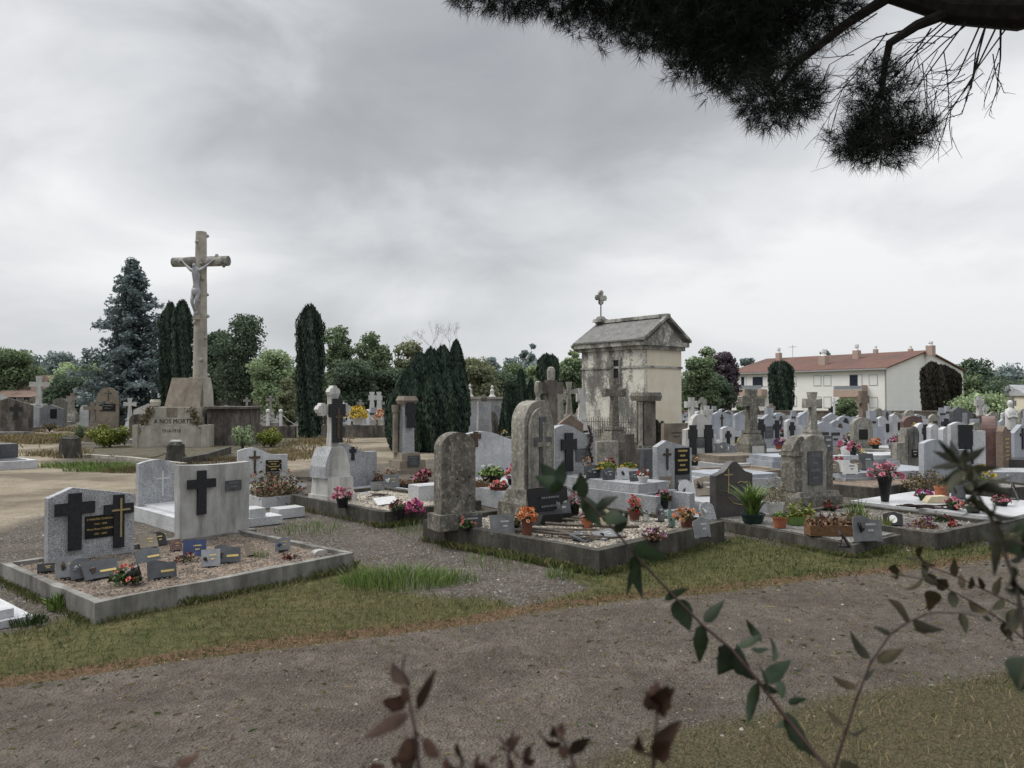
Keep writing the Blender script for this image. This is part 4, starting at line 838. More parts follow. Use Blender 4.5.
# PLOT 4
c4=G(936,549,0); A4=R(35)
t=thing('grave_plot','mossy kerbed gravel plot right of the low grey slab, overgrown with small plants','grave plot',c4,A4); kerb_ring(t,1.7,2.2,.2,.1,'conc'); bed(t,.1,1.6,.1,2.1,.15,'bed_gy'); bed_peb(t,.1,1.6,.1,2.1,.155,4200,r=.010)
potted('dark dried cushion plant on the grey gravel',G(922,527,.16),'purple',None,(.05,.05,0),.19,.15,20,.03,nl=260,fol='lf_heather',name='dried_plant')
potted('red flowered low plant behind the dark cushion',G(941,520,.16),'dred',None,(.05,.05,0),.17,.08,16,.03,nl=140,name='low_plant'); potted('small crimson clump near the right of the gravel plot',G(954,526,.16),'red',None,(.05,.05,0),.11,.06,10,.025,nl=80,name='low_plant')
t=memplaque('black wedge plaque with a white oval photo on the mossy plot',G(893,525,.17),R(-10),.26,.2,'blk','book',.6,None,0)
bm=B(); prism(bm,[(.05*math.cos(a),.09+.06*math.sin(a)) for a in np.linspace(0,2*PI,15)[:-1]],-.014,-.011); bmesh.ops.transform(bm,matrix=Matrix.Rotation(-.6,4,'X'),verts=bm.verts); obj('oval_photo',bm,'plq_w',t)
# pale polished slab grave
t=grave('grave','wide pale polished slab tomb covered with bouquets at the right edge',1010,514,z=.2,rz=R(36)); bm=B(); box(bm,-.5,1.9,-.1,2.2,-.06,0); obj('slab',bm,'gran_w',t,bev=.008); bm=B(); box(bm,-.42,1.8,-.02,2.1,-.22,-.063); obj('base',bm,'conc_l',t,bev=.008)
SL=lambda px,py: G(px,py,.205)
potted('tall vase of red white and pink lilies on the pale polished slab',SL(884,501),'pink','blk',(.06,.11,.40),.26,.26,34,.06,mix='white',nl=120,name='flower_vase')
for a in (('purple and pink flowers in a dark low pot, left on the polished slab',924,500,'magenta','purple',.17),('pink heather bowl in the middle of the polished slab',952,509,'pink','ppink',.15),('orange and pink bouquet lying at the slab front',972,512,'salmon','dred',.2),('pink roses at the right end of the polished slab',1000,505,'pink','dred',.15)):
    potted(a[0],SL(a[1],a[2]),a[3],'pot_k',(.08,.1,.06),a[5],.12,18,.035,mix=a[4],nl=120)
branches('dark dried spray with one red flower lying on the polished slab',SL(930,509),6,.75,'iron','dried_spray',sp=.15,r=.014)
potted('square orange clay pot with a dry plant',SL(941,496),None,'terra',(.11,.13,.17),.1,.08,nl=60,fol='lf_dry'); 
o=thing('cream_stone','cream flat stone ornament before the orange clay pot','ornament',SL(940,502),0); bm=B(); prism(bm,[(-.28,0),(.25,0),(.28,.05),(.05,.11),(-.2,.1)],-.08,.08); obj('stone',bm,'f_cream',o,bev=.01)
potted('greyish lavender shrub at the rear of the polished slab',G(926,492,.1),None,'pot_k',(.1,.12,.1),.5,.42,nl=900,fol='lf_dry',ls=.03); memplaque('dark rock shaped plaque standing before the lavender shrub',SL(958,499),.5,.4,.3,'slate','book',.1,'bronze',0)
memplaque('slate leaning plaque at the far right end of the polished slab',SL(1017,499),R(60),.3,.42,'slate_l','rect',.35,'blk',2,'letter_w'); potted('yellow flowering bush behind the polished slab',G(976,486,.3),'yellow','pot_k',(.08,.1,.1),.3,.35,14,.05,nl=260,fol='lf_y')
# ---------- monument F
t=grave('grave_monument','mossy ornate stone monument with pilasters and a tall black plaque, behind the potted plants',807,d=12.75,rz=R(24),cat='monument')
bm=B(); frust(bm,.96,.62,-.02,.94,.60,.28); frust(bm,.9,.56,.28,.84,.5,.36); obj('base',bm,'moss',t,bev=.012)
bm=B(); prism(bm,[(-.30,.36),(.30,.36),(.30,1.02)]+[(.30*math.cos(a),1.02+.26*math.sin(a)) for a in np.linspace(.1,PI-.1,10)]+[(-.30,1.02)],-.14,.14); obj('headstone',bm,'moss_l',t,bev=.012)
bm=B(); frust(bm,.17,.30,.36,.17,.30,.95,-.35,0); frust(bm,.22,.36,.95,.20,.34,1.02,-.35,0); prism(bm,[(-.46,1.02),(-.25,1.02),(-.18,1.22),(-.22,1.27),(-.3,1.25),(-.42,1.12)],-.12,.12); obj('left_pilaster',bm,'moss',t,bev=.008)
bm=B(); frust(bm,.15,.28,.36,.15,.28,1.0,.35,0); obj('right_pilaster',bm,'moss',t,bev=.008); add_plaque(t,.02,.46,.32,.56,-.14,'slate',4,'slate_l'); add_plaque(t,.36,1.0,.18,.26,-.1,'slate',2,'letter_w')
# ---------- cross on pedestal G
def ped_cross(t,h,mat='moss_l',ped=.45,w_=.7,cw=.66,ch=.95,arm=.22,panel=None,flare=.1,ct=.2):
    bm=B(); frust(bm,w_*1.15,w_,0,w_*1.15,w_,h*.07); frust(bm,w_,w_*.85,h*.07,w_*.94,w_*.8,h*.28); frust(bm,w_*.94,w_*.8,h*.28,w_*.55,w_*.48,h*.42); frust(bm,w_*.64,w_*.55,h*.42,w_*.6,w_*.5,h*.455); obj('pedestal',bm,mat,t,bev=.012)
    bm=cross_bm(cw,h*.545,ct,arm,.30,flare); o=obj('cross',bm,mat,t,bev=.012); o.location=(0,0,h*.455)
    if panel: add_plaque(t,0,h*.1,w_*.62,h*.15,-w_*.425,panel,0)
t=grave('grave_monument','mossy stone cross on a sloped pedestal with a white panel, right of centre',751,d=21.8,rz=R(22),cat='monument'); ped_cross(t,2.15,'moss',w_=.66,cw=.78,arm=.22,panel='pot_w',ct=.22)
# monuments before the mausoleum
t=grave('grave_monument','lichen covered stone cross with trefoil arms on a tall pedestal before the mausoleum','' or 614,d=21.0,rz=R(30),cat='monument'); ped_cross(t,2.45,'moss',w_=.72,cw=.72,arm=.12,flare=.5,ct=.16)
t=grave('grave_monument','tall square stone pillar monument with a flat cap before the mausoleum',646,d=20.5,rz=R(28),cat='monument')
bm=B(); frust(bm,.85,.7,0,.8,.66,.5); frust(bm,.6,.5,.5,.55,.45,.62); obj('base',bm,'moss',t,bev=.01); bm=B(); frust(bm,.38,.34,.62,.38,.34,1.82); obj('pillar',bm,'tan_d',t,bev=.01)
bm=B(); lathe(bm,[(.07,.62),(.06,.7),(.055,1.7),(.08,1.8)],12,(-.26,-.1,0)); obj('column',bm,'moss_l',t); bm=B(); frust(bm,.6,.5,1.823,.66,.56,1.95); frust(bm,.66,.56,1.95,.6,.5,2.05); obj('cap',bm,'moss',t,bev=.01)
t=grave('grave_monument','dark stone cross monument with a broken top behind the gothic gravestone',551,d=17.0,rz=R(30),cat='monument')
bm=B(); frust(bm,.8,.6,0,.7,.5,.7); frust(bm,.5,.4,.7,.42,.34,.85); obj('pedestal',bm,'tan_d',t,bev=.01); bm=cross_bm(.56,1.45,.16,.16,.12,.1); o=obj('cross',bm,'tan_d',t,bev=.01); o.location=(0,0,.85); bm=B(); lathe(bm,[(.085,2.29),(.09,2.36),(.095,2.5),(.07,2.58),(.03,2.60)],12); obj('crown_stone',bm,'moss_l',t)
t=grave('grave_monument','pale carved stone monument with a rounded finial, left of the broken topped dark cross',538,d=19.0,rz=R(30),cat='monument')
bm=B(); frust(bm,.5,.4,0,.45,.36,1.3); frust(bm,.55,.45,1.3,.5,.4,1.42); frust(bm,.42,.34,1.42,.5,.36,1.85); lathe(bm,[(.07,1.85),(.05,1.93),(.09,2.05),(.095,2.2),(.07,2.3),(.02,2.33)],10); obj('carved_stone',bm,'moss_l',t,bev=.01)
# dark blackened low stones before mausoleum
for lb,px,d_,k_,w_,h_,m_ in (('blackened stepped old stone left of the pillar before the mausoleum',628,19,'stepped',.9,1.0,'tan_d'),('pale lichened block under the trefoil cross',606,18.5,'rect',.6,.85,'moss_l'),('dark slate headstone between pillar and rusty cross tomb',648,17.2,'rect',.35,.75,'slate'),
   ('brown rectangular headstone with dark letters right below the mausoleum corner',675,23.5,'rect',.95,1.12,'brown'),('tall narrow stone with a black plaque right of the gothic gravestone',558,13.5,'gothic',.42,1.15,'moss_l'),('small orange brick gabled stone left of the mausoleum',570,27,'gable',1.0,1.3,'f_brick')):
    if m_=='f_brick': K['f_brick']=stone('brick_red_stone',(.15,.115,.09),(.22,.17,.135),12,.9,.4)
    t=grave('gravestone',lb,px,d=d_,rz=R(25),cat='gravestone'); headstone(t,k_,w_,h_,.16,m_,base=None,p=.75); 
    bm=B(); box(bm,-w_*.6,w_*.6,-.2,.2,0,.12); obj('base',bm,m_,t,bev=.01)
    if 'plaque' in lb: add_plaque(t,.02,.55,.26,.4,-.08,'blk',2,'slate_l')
    if 'letters' in lb: add_lines(t,.6,.3,2,'letter_d',-.083,3).location=(0,0,.6)
t=grave('grave','white marble headstone carrying two bold black crosses and a dark panel',698,d=21.5,rz=R(26)); headstone(t,'shoulder',1.02,1.45,.16,'marble'); 
for dx in (-.27,.29): add_cross(t,dx,.32,.82,.30,-.08,'cross_k',.26,.3,.04,flare=.2,name='black_cross')
add_plaque(t,.01,.5,.3,.3,-.08,'slate',2,'slate_l'); slab(t,1.1,1.5,0,.16,'gran_w'); potted('low green trough with wilted flowers before the two black crosses',P(692,19.5,.17),'peach','pot_g',(.14,.16,.12),.2,.14,8,.03,nl=120,fol='lf_dry')
# conical dark shrubs by the mausoleum
# ---------- H and right side
t=grave('grave_monument','streaked grey stone headstone with stepped shoulders and a thin cross, mid right',907,d=19.0,rz=R(20),cat='monument'); headstone(t,'stepped',.9,.95,.2,'moss_l',z=.2); 
bm=B(); prism(bm,profile('gothic',.34,.98),-.125,-.102); obj('centre_panel',bm,'conc_l',t).location=(.08,0,.22); add_cross(t,.08,.72,.42,.17,-.125,'slate',.10,.25,.012,name='thin_cross'); add_plaque(t,.1,.42,.2,.2,-.125,'blk',2,'letter_w',t=.01)
bm=B(); frust(bm,1.1,.5,-.0,1.05,.45,.2); obj('base',bm,'moss_l',t,bev=.01)
t=grave('grave','smooth blue grey round topped headstone with a long granite tomb behind the red leaves',944,d=14.8,rz=R(12)); headstone(t,'wave',1.05,1.10,.14,'gran_b'); slab(t,1.2,.3,0,.2,'gran_m',y0=.1)
t=grave('grave','long grey granite tomb with a black cross headstone and relief, right side',990,d=16.5,rz=R(-2)); headstone(t,'wave',.75,1.02,.14,'gran_l',z=.35,x=-.35,y=.3); add_cross(t,-.42,.45,.86,.3,.22,'cross_k',.3,.35,.04,flare=.25,name='black_cross'); slab(t,2.6,1.0,0,.34,'gran_m',y0=.5)
t=grave('grave','tall reddish polished granite arched headstone at the right',988,d=20.5,rz=R(60)); headstone(t,'arch',.9,1.42,.3,'gran_r',p=.7); slab(t,1.1,1.6,0,.3,'gran_k')
t=grave('gravestone','rust brown engraved stone beside the reddish arched headstone',1003,d=19.8,rz=R(40),cat='gravestone'); headstone(t,'gable_left',.62,1.18,.16,'f_brick'); add_lines(t,.5,.7,6,'gold',-.085,4).location=(0,0,.2)
t=grave('statue','white robed statue standing on a black plinth, far right','' or 1010,d=26,rz=0,cat='statue')
bm=B(); frust(bm,.4,.4,0,.34,.34,.75); obj('plinth',bm,'blk',t,bev=.01)
bm=B(); lathe(bm,[(.17,.75),(.19,.82),(.15,1.1),(.17,1.38),(.15,1.5),(.06,1.56),(.055,1.6),(.085,1.66),(.09,1.74),(.06,1.81),(.01,1.83)],14); tube(bm,[(-.14,-.02,1.45),(-.15,-.12,1.22),(-.02,-.2,1.28)],[.05,.045,.03]); tube(bm,[(.14,-.02,1.45),(.15,-.12,1.22),(.02,-.2,1.28)],[.05,.045,.03]); obj('figure',bm,'pot_w',t,smooth=True)
# ---------- mausoleum
def stained(name,base,base2,black,lo):
    t=NT(name); tc_=t.new('ShaderNodeTexCoord'); v=tc_.outputs['Object']; mp=t.new('ShaderNodeMapping'); mp.inputs['Scale'].default_value=(1,1,.45); t.link(v,mp.inputs[0])
    n=t.noise(v,1.3,8,.6); c=t.mix(t.ramp(n,[(.3,0),(.7,1)]),base,base2); n2=t.noise(mp.outputs[0],1.1,10,.72); n3=t.noise(v,9,8,.75)
    sm=t.new('ShaderNodeMath',operation='MULTIPLY_ADD'); t.link(n3,sm.inputs[0]); sm.inputs[1].default_value=.5; t.link(n2,sm.inputs[2])
    c=t.mix(t.ramp(sm.outputs[0],[(lo,0),(lo+.05,.6),(lo+.14,.92)]),c,black)
    bk=t.new('ShaderNodeTexBrick'); t.link(c,t.b.inputs['Base Color']); t.b.inputs['Roughness'].default_value=.95; t.bump(n3,.6,.03); return t.m
K['ms_l']=stained('blackened_render',(.50,.485,.42),(.66,.64,.56),(.10,.098,.092),.705)
K['ms_r']=stained('cream_render',(.60,.53,.39),(.68,.64,.54),(.24,.22,.19),.93)
K['ms_t']=stained('dark_trim_stone',(.34,.335,.30),(.44,.43,.38),(.10,.097,.09),.70)
K['ms_roof']=stone('roof_slabs',(.12,.12,.12),(.21,.207,.195),9,.9,.9,lichen=(.22,.215,.19),lichth=.56)
AM=R(40); cm=Vector((6.22,35.8,0)); m=thing('mausoleum','cream and blackened stone mausoleum with a gabled stone roof and a cross','mausoleum',cm,AM)
MW=2.85; ML=4.1; MH=4.22
bm=B(); 
V=[bm.verts.new(p) for p in ((0,0,0),(0,ML,0),(0,ML,MH),(0,0,MH))]; bm.faces.new(V); V=[bm.verts.new(p) for p in ((.25,.25,0),(.25,ML-.25,0),(.25,ML-.25,MH),(.25,.25,MH))]; bm.faces.new(V)
bm.free(); bm=B(); box(bm,0,.25,.0,ML,0,MH); obj('blackened_wall',bm,'ms_l',m); bm=B(); box(bm,.253,MW,0,.25,0,MH); obj('cream_wall',bm,'ms_r',m)
bm=B(); box(bm,MW-.25,MW,.253,ML,0,MH); box(bm,.253,MW-.253,ML-.25,ML,0,MH); obj('rear_walls',bm,'ms_l',m)
bm=B(); 
for a in ((-.05,MW+.05,-.05,ML+.05,3.34,3.44),(-.14,MW+.14,-.14,ML+.14,4.22,4.40),(-.28,MW+.28,-.28,ML+.28,4.40,4.62)): box(bm,*a)
obj('cornice',bm,'ms_t',m,bev=.015)
bm=B(); box(bm,-.07,MW+.07,-.07,ML+.07,0,.35); obj('plinth',bm,'ms_t',m,bev=.01)
# roof prism: gable faces -y (right/front face)
ap=5.82; ex=.34; bm=B(); prism(bm,[(-ex,4.623),(MW+ex,4.623),(MW+ex,4.70),(MW/2,ap),(-ex,4.70)],-.12,ML+.3); obj('roof',bm,'ms_roof',m)
bm=B()
for sx in (-1,1):
    x0=MW/2+sx*(MW/2+ex+.03); x1=MW/2
    for y0,y1 in ((-.36,-.12),): 
        pts=[(x0,4.625),(x0,4.76),(x1,ap+.10),(x1,ap-.06)]
        if sx>0: pts=pts[::-1]
        prism(bm,pts,y0,y1)
obj('raking_cornice',bm,'ms_t',m)
bm=B(); box(bm,MW/2-.14,MW/2+.14,-.36,ML+.28,ap-.02,ap+.14); obj('ridge',bm,'ms_t',m,bev=.03)
bm=B(); prism(bm,[(.1,4.624),(MW-.1,4.624),(MW/2,ap-.2)],-.17,-.121); obj('pediment_panel',bm,'ms_l',m)
bm=B(); frust(bm,.75,.6,ap+.05,.6,.5,ap+.22,MW/2,ML+.0); frust(bm,.4,.4,ap+.22,.25,.25,ap+.36,MW/2,ML); obj('finial_base',bm,'ms_t',m)
bm=B(); tube(bm,[(MW/2,ML,ap+.3),(MW/2,ML,ap+1.2)],.035); 
f_=obj('finial_stem',bm,'iron',m)
bm=B(); zc_=ap+1.35
prism(bm,[(MW/2+.17*math.cos(a),zc_+.17*math.sin(a)) for a in np.linspace(0,2*PI,13)[:-1]],ML-.07,ML+.07)
for dx,dz in ((.25,0),(-.25,0),(0,.25),(0,-.22)): prism(bm,[(MW/2+dx+.15*math.cos(a),zc_+dz+.15*math.sin(a)) for a in np.linspace(0,2*PI,11)[:-1]],ML-.062-.004*(dx!=0),ML+.062+.004*(dx!=0))
o=obj('roof_cross',bm,'ms_t',m)
yw=ML*.42; bm=B(); box(bm,-.05,.0,yw-.3,yw-.16,2.55,3.75); box(bm,-.05,.0,yw+.16,yw+.3,2.55,3.75); box(bm,-.07,.0,yw-.33,yw+.33,3.753,3.9); box(bm,-.06,0,yw-.16,yw+.16,2.55,2.65); fr=obj('window_frame',bm,'ms_t',m,bev=.01); bm=B(); box(bm,-.01,.02,yw-.16,yw+.16,2.65,3.75); obj('window_opening',bm,'blk',m)
# iron fence before the mausoleum
t=thing('iron_fence','rusty low iron railing along the blackened wall of the mausoleum','fence',cm+Vector((0,0,0)),AM); bm=B(); 
for i in range(34): y=.2+i*.15; tube(bm,[(-.7,y,0),(-.7,y,.95)],.012,4)
tube(bm,[(-.7,.1,.75),(-.7,5.3,.75)],.015,4); obj('railing',bm,'iron',t)

# flat tombs between the ornate monument and the rear rows
def flat(lb,px,d_,w_,l,h,m_,rz,bedm=None):
    t=thing('grave',lb,'grave',P(px,d_),rz)
    if bedm: kerb_ring(t,w_,l,h,.1,m_); bm=B(); box(bm,.1,w_-.1,.1,l-.1,h-.08,h-.05); obj('gravel_bed',bm,bedm,t)
    else:
        bm=B(); box(bm,0,w_,0,l,0,h*.7); obj('base',bm,m_,t,bev=.01); bm=B(); box(bm,.06,w_-.06,.06,l-.06,h*.703,h); obj('slab',bm,'gran_b' if m_!='brown' else 'brown',t,bev=.008)
    return t
flat('low kerbed plot of reddish weeds behind the ornate mossy monument',873,14.2,2.6,1.6,.22,'conc',R(36),'bed_br')
flat('pale flat tomb crowded with plaques behind the ornate mossy monument',845,15.8,3.0,1.5,.32,'gran_m',R(20))
flat('brown stacked flat slab grave left of the pedestal cross',718,20.2,1.6,1.2,.35,'brown',R(20)); flat('grey flat tomb right of the pedestal cross',772,19.2,2.2,1.3,.4,'gran_b',R(12)); flat('pale low tomb left of the dark ogee gravestone',722,15.5,1.6,1.4,.3,'gran_l',R(25)); flat('brown kerbed empty plot before the pedestal cross',728,17.3,1.8,1.3,.2,'brown',R(25),'bed_br')
flat('dark kerbed narrow plot right of the streaked grey stone',965,13.6,2.2,1.3,.25,'conc',R(20),'bed_gy')
for i,(px,d_,m_,sh_,lb) in enumerate(((832,15.6,'brown','arch','pinkish standing plaque on the flat tomb behind the ornate monument'),(843,15.7,'plq_w','rect','white low plaque on the flat tomb, left middle'),(855,15.9,'brown','oval','oval brown plaque on the flat tomb'),(867,16.2,'slate','rect','large slate plaque on the flat tomb'),(874,15.6,'slate_l','wave','grey wave plaque on the flat tomb near the vase'),(893,16.3,'gran_m','oval','pale round plaque on the flat tomb, right end'),(850,15.3,'plq_w','wave','second white plaque on the flat tomb'))):
    memplaque(lb,P(px,d_+.35,.33),R(10),.34,.36 if m_=='slate' else .26,m_,sh_,.2,None,2,'letter_w' if m_!='plq_w' else 'letter_d')
potted('crimson bouquet at the left end of the flat crowded tomb',P(838,16.6,.33),'red','pot_w',(.06,.08,.1),.16,.2,18,.045,mix='pink',nl=40)
for i,(px,d_,lb) in enumerate(((716,21.8,'first'),(724,22.4,'second'),(731,21.6,'third'))): memplaque('grey plaque right of the two black crosses, %s from left'%lb,P(px,d_,.3),R(10),.3,.3,'slate_l',('rect','arch','wave')[i],.2,'plq_w',0)

# weed blades added along the kerbs in place of contact shadows
def fringe(label,segs,n,h,mat='turf',wd=.0018,name='contact_shade_weeds'):
    X=[];Y=[]
    for (a,b) in segs:
        m=int(n*math.hypot(b[0]-a[0],b[1]-a[1])); t_=rng.random(m); nx,ny=(b[1]-a[1]),-(b[0]-a[0]); l=math.hypot(nx,ny); o=np.abs(rng.normal(size=m))*.045+.012
        X.append(a[0]+(b[0]-a[0])*t_+nx/l*o); Y.append(a[1]+(b[1]-a[1])*t_+ny/l*o)
    X=np.concatenate(X);Y=np.concatenate(Y); k=rng.random(len(X))<np.clip(.55+.8*wob(X*4+5,Y*4),.08,1); X=X[k];Y=Y[k];m=len(X)
    L=h*rng.uniform(.3,1.2,m)*(.6+.6*np.clip(wob(X*2.2,Y*2.2+3)+.5,0,1)); a=rng.uniform(0,6.28,m); q=rng.uniform(0,6.28,m); dx=np.cos(a)*wd;dy=np.sin(a)*wd; Z=GZ(X,Y)
    P0=np.stack([X,Y,Z],1); D=np.stack([dx,dy,0*dx],1); M1=P0+np.stack([np.cos(q)*L*.15,np.sin(q)*L*.15,L*.6],1); T1=P0+np.stack([np.cos(q)*L*.5,np.sin(q)*L*.5,L*.95],1)
    V=np.stack([P0-D,P0+D,M1+D*.7,T1],1).reshape(-1,3); o=npmesh(name,V,np.arange(4*m).reshape(m,4),mat,None,np.repeat(np.clip(.35+.3*rng.normal(size=m),0,1),4)); tag(o,label,'weeds',kind='stuff')
def corners(c,u,v,a,b): c=Vector(c); return [tuple((c+u*i+v*j).xy) for i,j in ((0,0),(a,0),(a,b),(0,b))]
def segs(cs): return [(cs[3],cs[0]),(cs[0],cs[1]),(cs[1],cs[2])]
S_=segs(corners(c1,u1,v1,2.73,2.4))+segs(corners(cB,uB,vB,1.9,2.85))+segs(corners(c2,u2,v2,2.7,2.95))+segs(corners(c3,u3,v3,1.15,2.3))
uu4=Vector((math.cos(A4),math.sin(A4),0)); S_+=segs(corners(c4,uu4,Vector((-uu4.y,uu4.x,0)),1.7,2.2))
fringe('weed and grass blades added along the kerb feet for contact shade',S_,900,.085)
# ================================================================== war memorial and calvary
AC=R(7); mc=P(170,29.4); t=thing('war_memorial','tan stone war memorial inscribed A NOS MORTS with a sloping slab and blackened side block','war memorial',mc,AC)
bm=B(); box(bm,-1.5,1.5,0,2.2,0,.42); box(bm,-1.42,1.42,.04,2.2,.423,.84); obj('lower_block',bm,'tan',t,bev=.015)
bm=B(); box(bm,-1.15,1.2,.10,2.2,.843,1.14); box(bm,-1.1,1.15,.14,2.2,1.143,1.54); obj('upper_block',bm,'tan',t,bev=.015)
bm=B(); box(bm,-1.56,-1.35,-.08,.5,0,.86); box(bm,1.38,1.75,-.1,.6,0,.85); obj('end_post',bm,'tan',t,bev=.015)
bm=B(); box(bm,1.3,3.3,.8,3.2,0,.75); box(bm,1.33,3.2,.9,3.2,.753,1.46); box(bm,1.25,3.35,.75,3.2,1.463,1.55); obj('side_block',bm,'tan_d',t,bev=.02)
bm=B(); V=[(-.52,.75,1.545),(1.05,.75,1.545),(1.0,1.35,2.72),(-.4,1.35,2.72)]; a=[bm.verts.new(v) for v in V]; b=[bm.verts.new((x,y+.22,z)) for x,y,z in V]
bm.faces.new(a); bm.faces.new(b[::-1]); [bm.faces.new((a[i],a[(i+1)%4],b[(i+1)%4],b[i])) for i in range(4)]; obj('sloping_slab',bm,'brown',t,bev=.02)
bm=B(); box(bm,-.18,.28,.115,.14,1.17,1.53); obj('bronze_plaque',bm,'brown',t); t.scale=(.86,1,1)
textmesh('A NOS MORTS',.25,t,'letter_d',(.10,.096,.99),.012); textmesh('1914-1918',.19,t,'letter_d',(.05,.036,.62-.0),.006)
for lb,p in (('left',(-.98,.08,1.0)),('right',(1.12,.08,1.0))):
    C=np.array(p)+np.stack([rng.normal(size=260)*.12+ (np.linspace(-.25,.25,260) if lb=='right' else np.linspace(.1,-.4,260)),rng.normal(size=260)*.03,np.linspace(.5,-.45,260) +rng.normal(size=260)*.06],1)
    leaves_mesh('dried_garland',C,.07,'lf_dry',t,1.5)
bm=B(); lathe(bm,[(.12,0),(.2,.05),(.24,.2),(.2,.3)],12,(-.85,.6,1.545)); obj('vase',bm,'tan',t)
cc=P(200,31.2); cv=thing('calvary','tall stone calvary cross shaped like a tree trunk behind the war memorial','calvary',cc,R(-8))
bm=B(); frust(bm,1.0,1.0,0,.95,.95,1.5); frust(bm,.78,.78,1.5,.74,.74,2.15); frust(bm,.74,.74,2.15,.6,.6,2.75); obj('plinth',bm,'tan',cv,bev=.02)
def trunk_bm(p0,p1,r0,r1,n,knots):
    bm=B(); pts=[Vector(p0).lerp(Vector(p1),i/n) for i in range(n+1)]; tube(bm,pts,[ (r0+(r1-r0)*i/n)*(1+random.uniform(-.03,.03)) for i in range(n+1)],14)
    d_=(Vector(p1)-Vector(p0)).normalized(); o_=d_.orthogonal().normalized()
    for k in range(knots):
        s_=(k+.5)/knots; c=Vector(p0).lerp(Vector(p1),s_); ang=k*2.3; o2=Matrix.Rotation(ang,3,d_)@o_; rr=r0+(r1-r0)*s_
        tube(bm,[c+o2*rr*.8,c+o2*(rr+.045),c+o2*(rr+.09)],[.09,.07,.04],7)
    return bm
obj('trunk',trunk_bm((0,0,2.7),(0,0,8.75),.285,.215,22,20),'tan',cv); obj('cross_arm',trunk_bm((-1.22,-.02,7.52),(1.22,-.02,7.52),.20,.21,9,8),'gran_m' if False else 'ms_t',cv)
# crucified figure, one continuous skinned body
def skinned(name,V,E,Rr,mat,parent,sub=2):
    me=bpy.data.meshes.new(name); me.from_pydata(V,E,[]); o=bpy.data.objects.new(name,me); col.objects.link(o)
    sk=o.modifiers.new('s','SKIN'); sb=o.modifiers.new('b','SUBSURF'); sb.levels=sub; sb.render_levels=sub
    for i,r in enumerate(Rr): me.skin_vertices[0].data[i].radius=(r,r)
    me.skin_vertices[0].data[0].use_root=True
    bpy.context.view_layer.update(); m2=bpy.data.meshes.new_from_object(o.evaluated_get(bpy.context.evaluated_depsgraph_get()))
    bpy.data.objects.remove(o); m2.materials.clear(); m2.materials.append(K[mat]); m2.shade_smooth(); m2.name=name
    o=bpy.data.objects.new(name,m2); col.objects.link(o)
    if parent:o.parent=parent
    return o
fy=-.36
V=[(0,fy,6.28),(0,fy+.02,6.55),(0,fy,6.9),(0,fy-.01,7.12),(-.03,fy-.05,7.22),(-.06,fy-.1,7.36),
 (-.2,fy,7.10),(-.42,fy+.06,7.28),(-.64,fy+.1,7.48),(-.72,fy+.12,7.56),(.2,fy,7.10),(.42,fy+.06,7.28),(.64,fy+.1,7.48),(.72,fy+.12,7.56),
 (-.1,fy,6.2),(-.11,fy-.12,5.82),(-.07,fy+.04,5.42),(-.05,fy-.04,5.28),(.1,fy,6.2),(.09,fy-.12,5.84),(.06,fy+.04,5.46),(.03,fy-.04,5.30)]
E=[(0,1),(1,2),(2,3),(3,4),(4,5),(3,6),(6,7),(7,8),(8,9),(3,10),(10,11),(11,12),(12,13),(0,14),(14,15),(15,16),(16,17),(0,18),(18,19),(19,20),(20,21)]
Rr=[.13,.125,.165,.12,.055,.10,.08,.055,.04,.04,.08,.055,.04,.04,.10,.075,.045,.04,.10,.075,.045,.04]
fg=skinned('figure',V,E,Rr,'gran_m',cv)
bm=B(); lathe(bm,[(.14,0),(.17,.03),(.185,.16),(.17,.27),(.14,.3)],12,(0,fy,6.06)); obj('loincloth',bm,'gran_m',fg,smooth=True)
bm=B(); frust(bm,.28,.2,5.1,.22,.16,5.28,0,fy+.08); obj('foot_rest',bm,'tan',cv)
# chains and stumps around the memorial
def stump(label,px,py,h,w_,mat='conc',cap=False):
    t=thing('stone_post',label,'stone post',G(px,py),random.uniform(0,1)); bm=B(); frust(bm,w_,w_,-.02,w_*.85,w_*.85,h*.85); frust(bm,w_*.85,w_*.85,h*.85,w_*.5,w_*.5,h); bmesh.ops.subdivide_edges(bm,edges=bm.edges[:],cuts=2)
    for v in bm.verts: v.co+=Vector([random.uniform(-1,1)*.015 for _ in range(3)])
    obj('post',bm,mat,t)
    if cap: bm=B(); box(bm,-.12,.14,-.1,.1,h,h+.05); obj('cap',bm,'plq_w',t)
    return t
stump('weathered leaning stone post among weeds, left of the memorial',71,458,.72,.5); stump('small stone post with a white cap in front of the memorial',176,463,.62,.42,cap=True)
def chain(bm,a,b,sag,lk=.09,r=.012,rad=.03):
    a=Vector(a);b=Vector(b); n=max(4,int((b-a).length/lk)); 
    for i in range(n):
        s0=i/n; s1=(i+1)/n; p=a.lerp(b,s0)-Vector((0,0,sag*4*s0*(1-s0))); q_=a.lerp(b,s1)-Vector((0,0,sag*4*s1*(1-s1)))
        m_=(q_-p)*.15; tube(bm,[p-m_,(p+q_)/2+Vector((0,0,rad if i%2 else 0)),q_+m_],r,4)
bm=B(); chain(bm,G(176,463)+Vector((0,0,.4)),G(110,459)+Vector((0,0,.12)),.22); chain(bm,G(176,463)+Vector((0,0,.4)),G(222,459)+Vector((0,0,.15)),.25); o=obj('iron_chain',bm,'iron'); tag(o,'rusty sagging chain hung from the white capped post','chain')
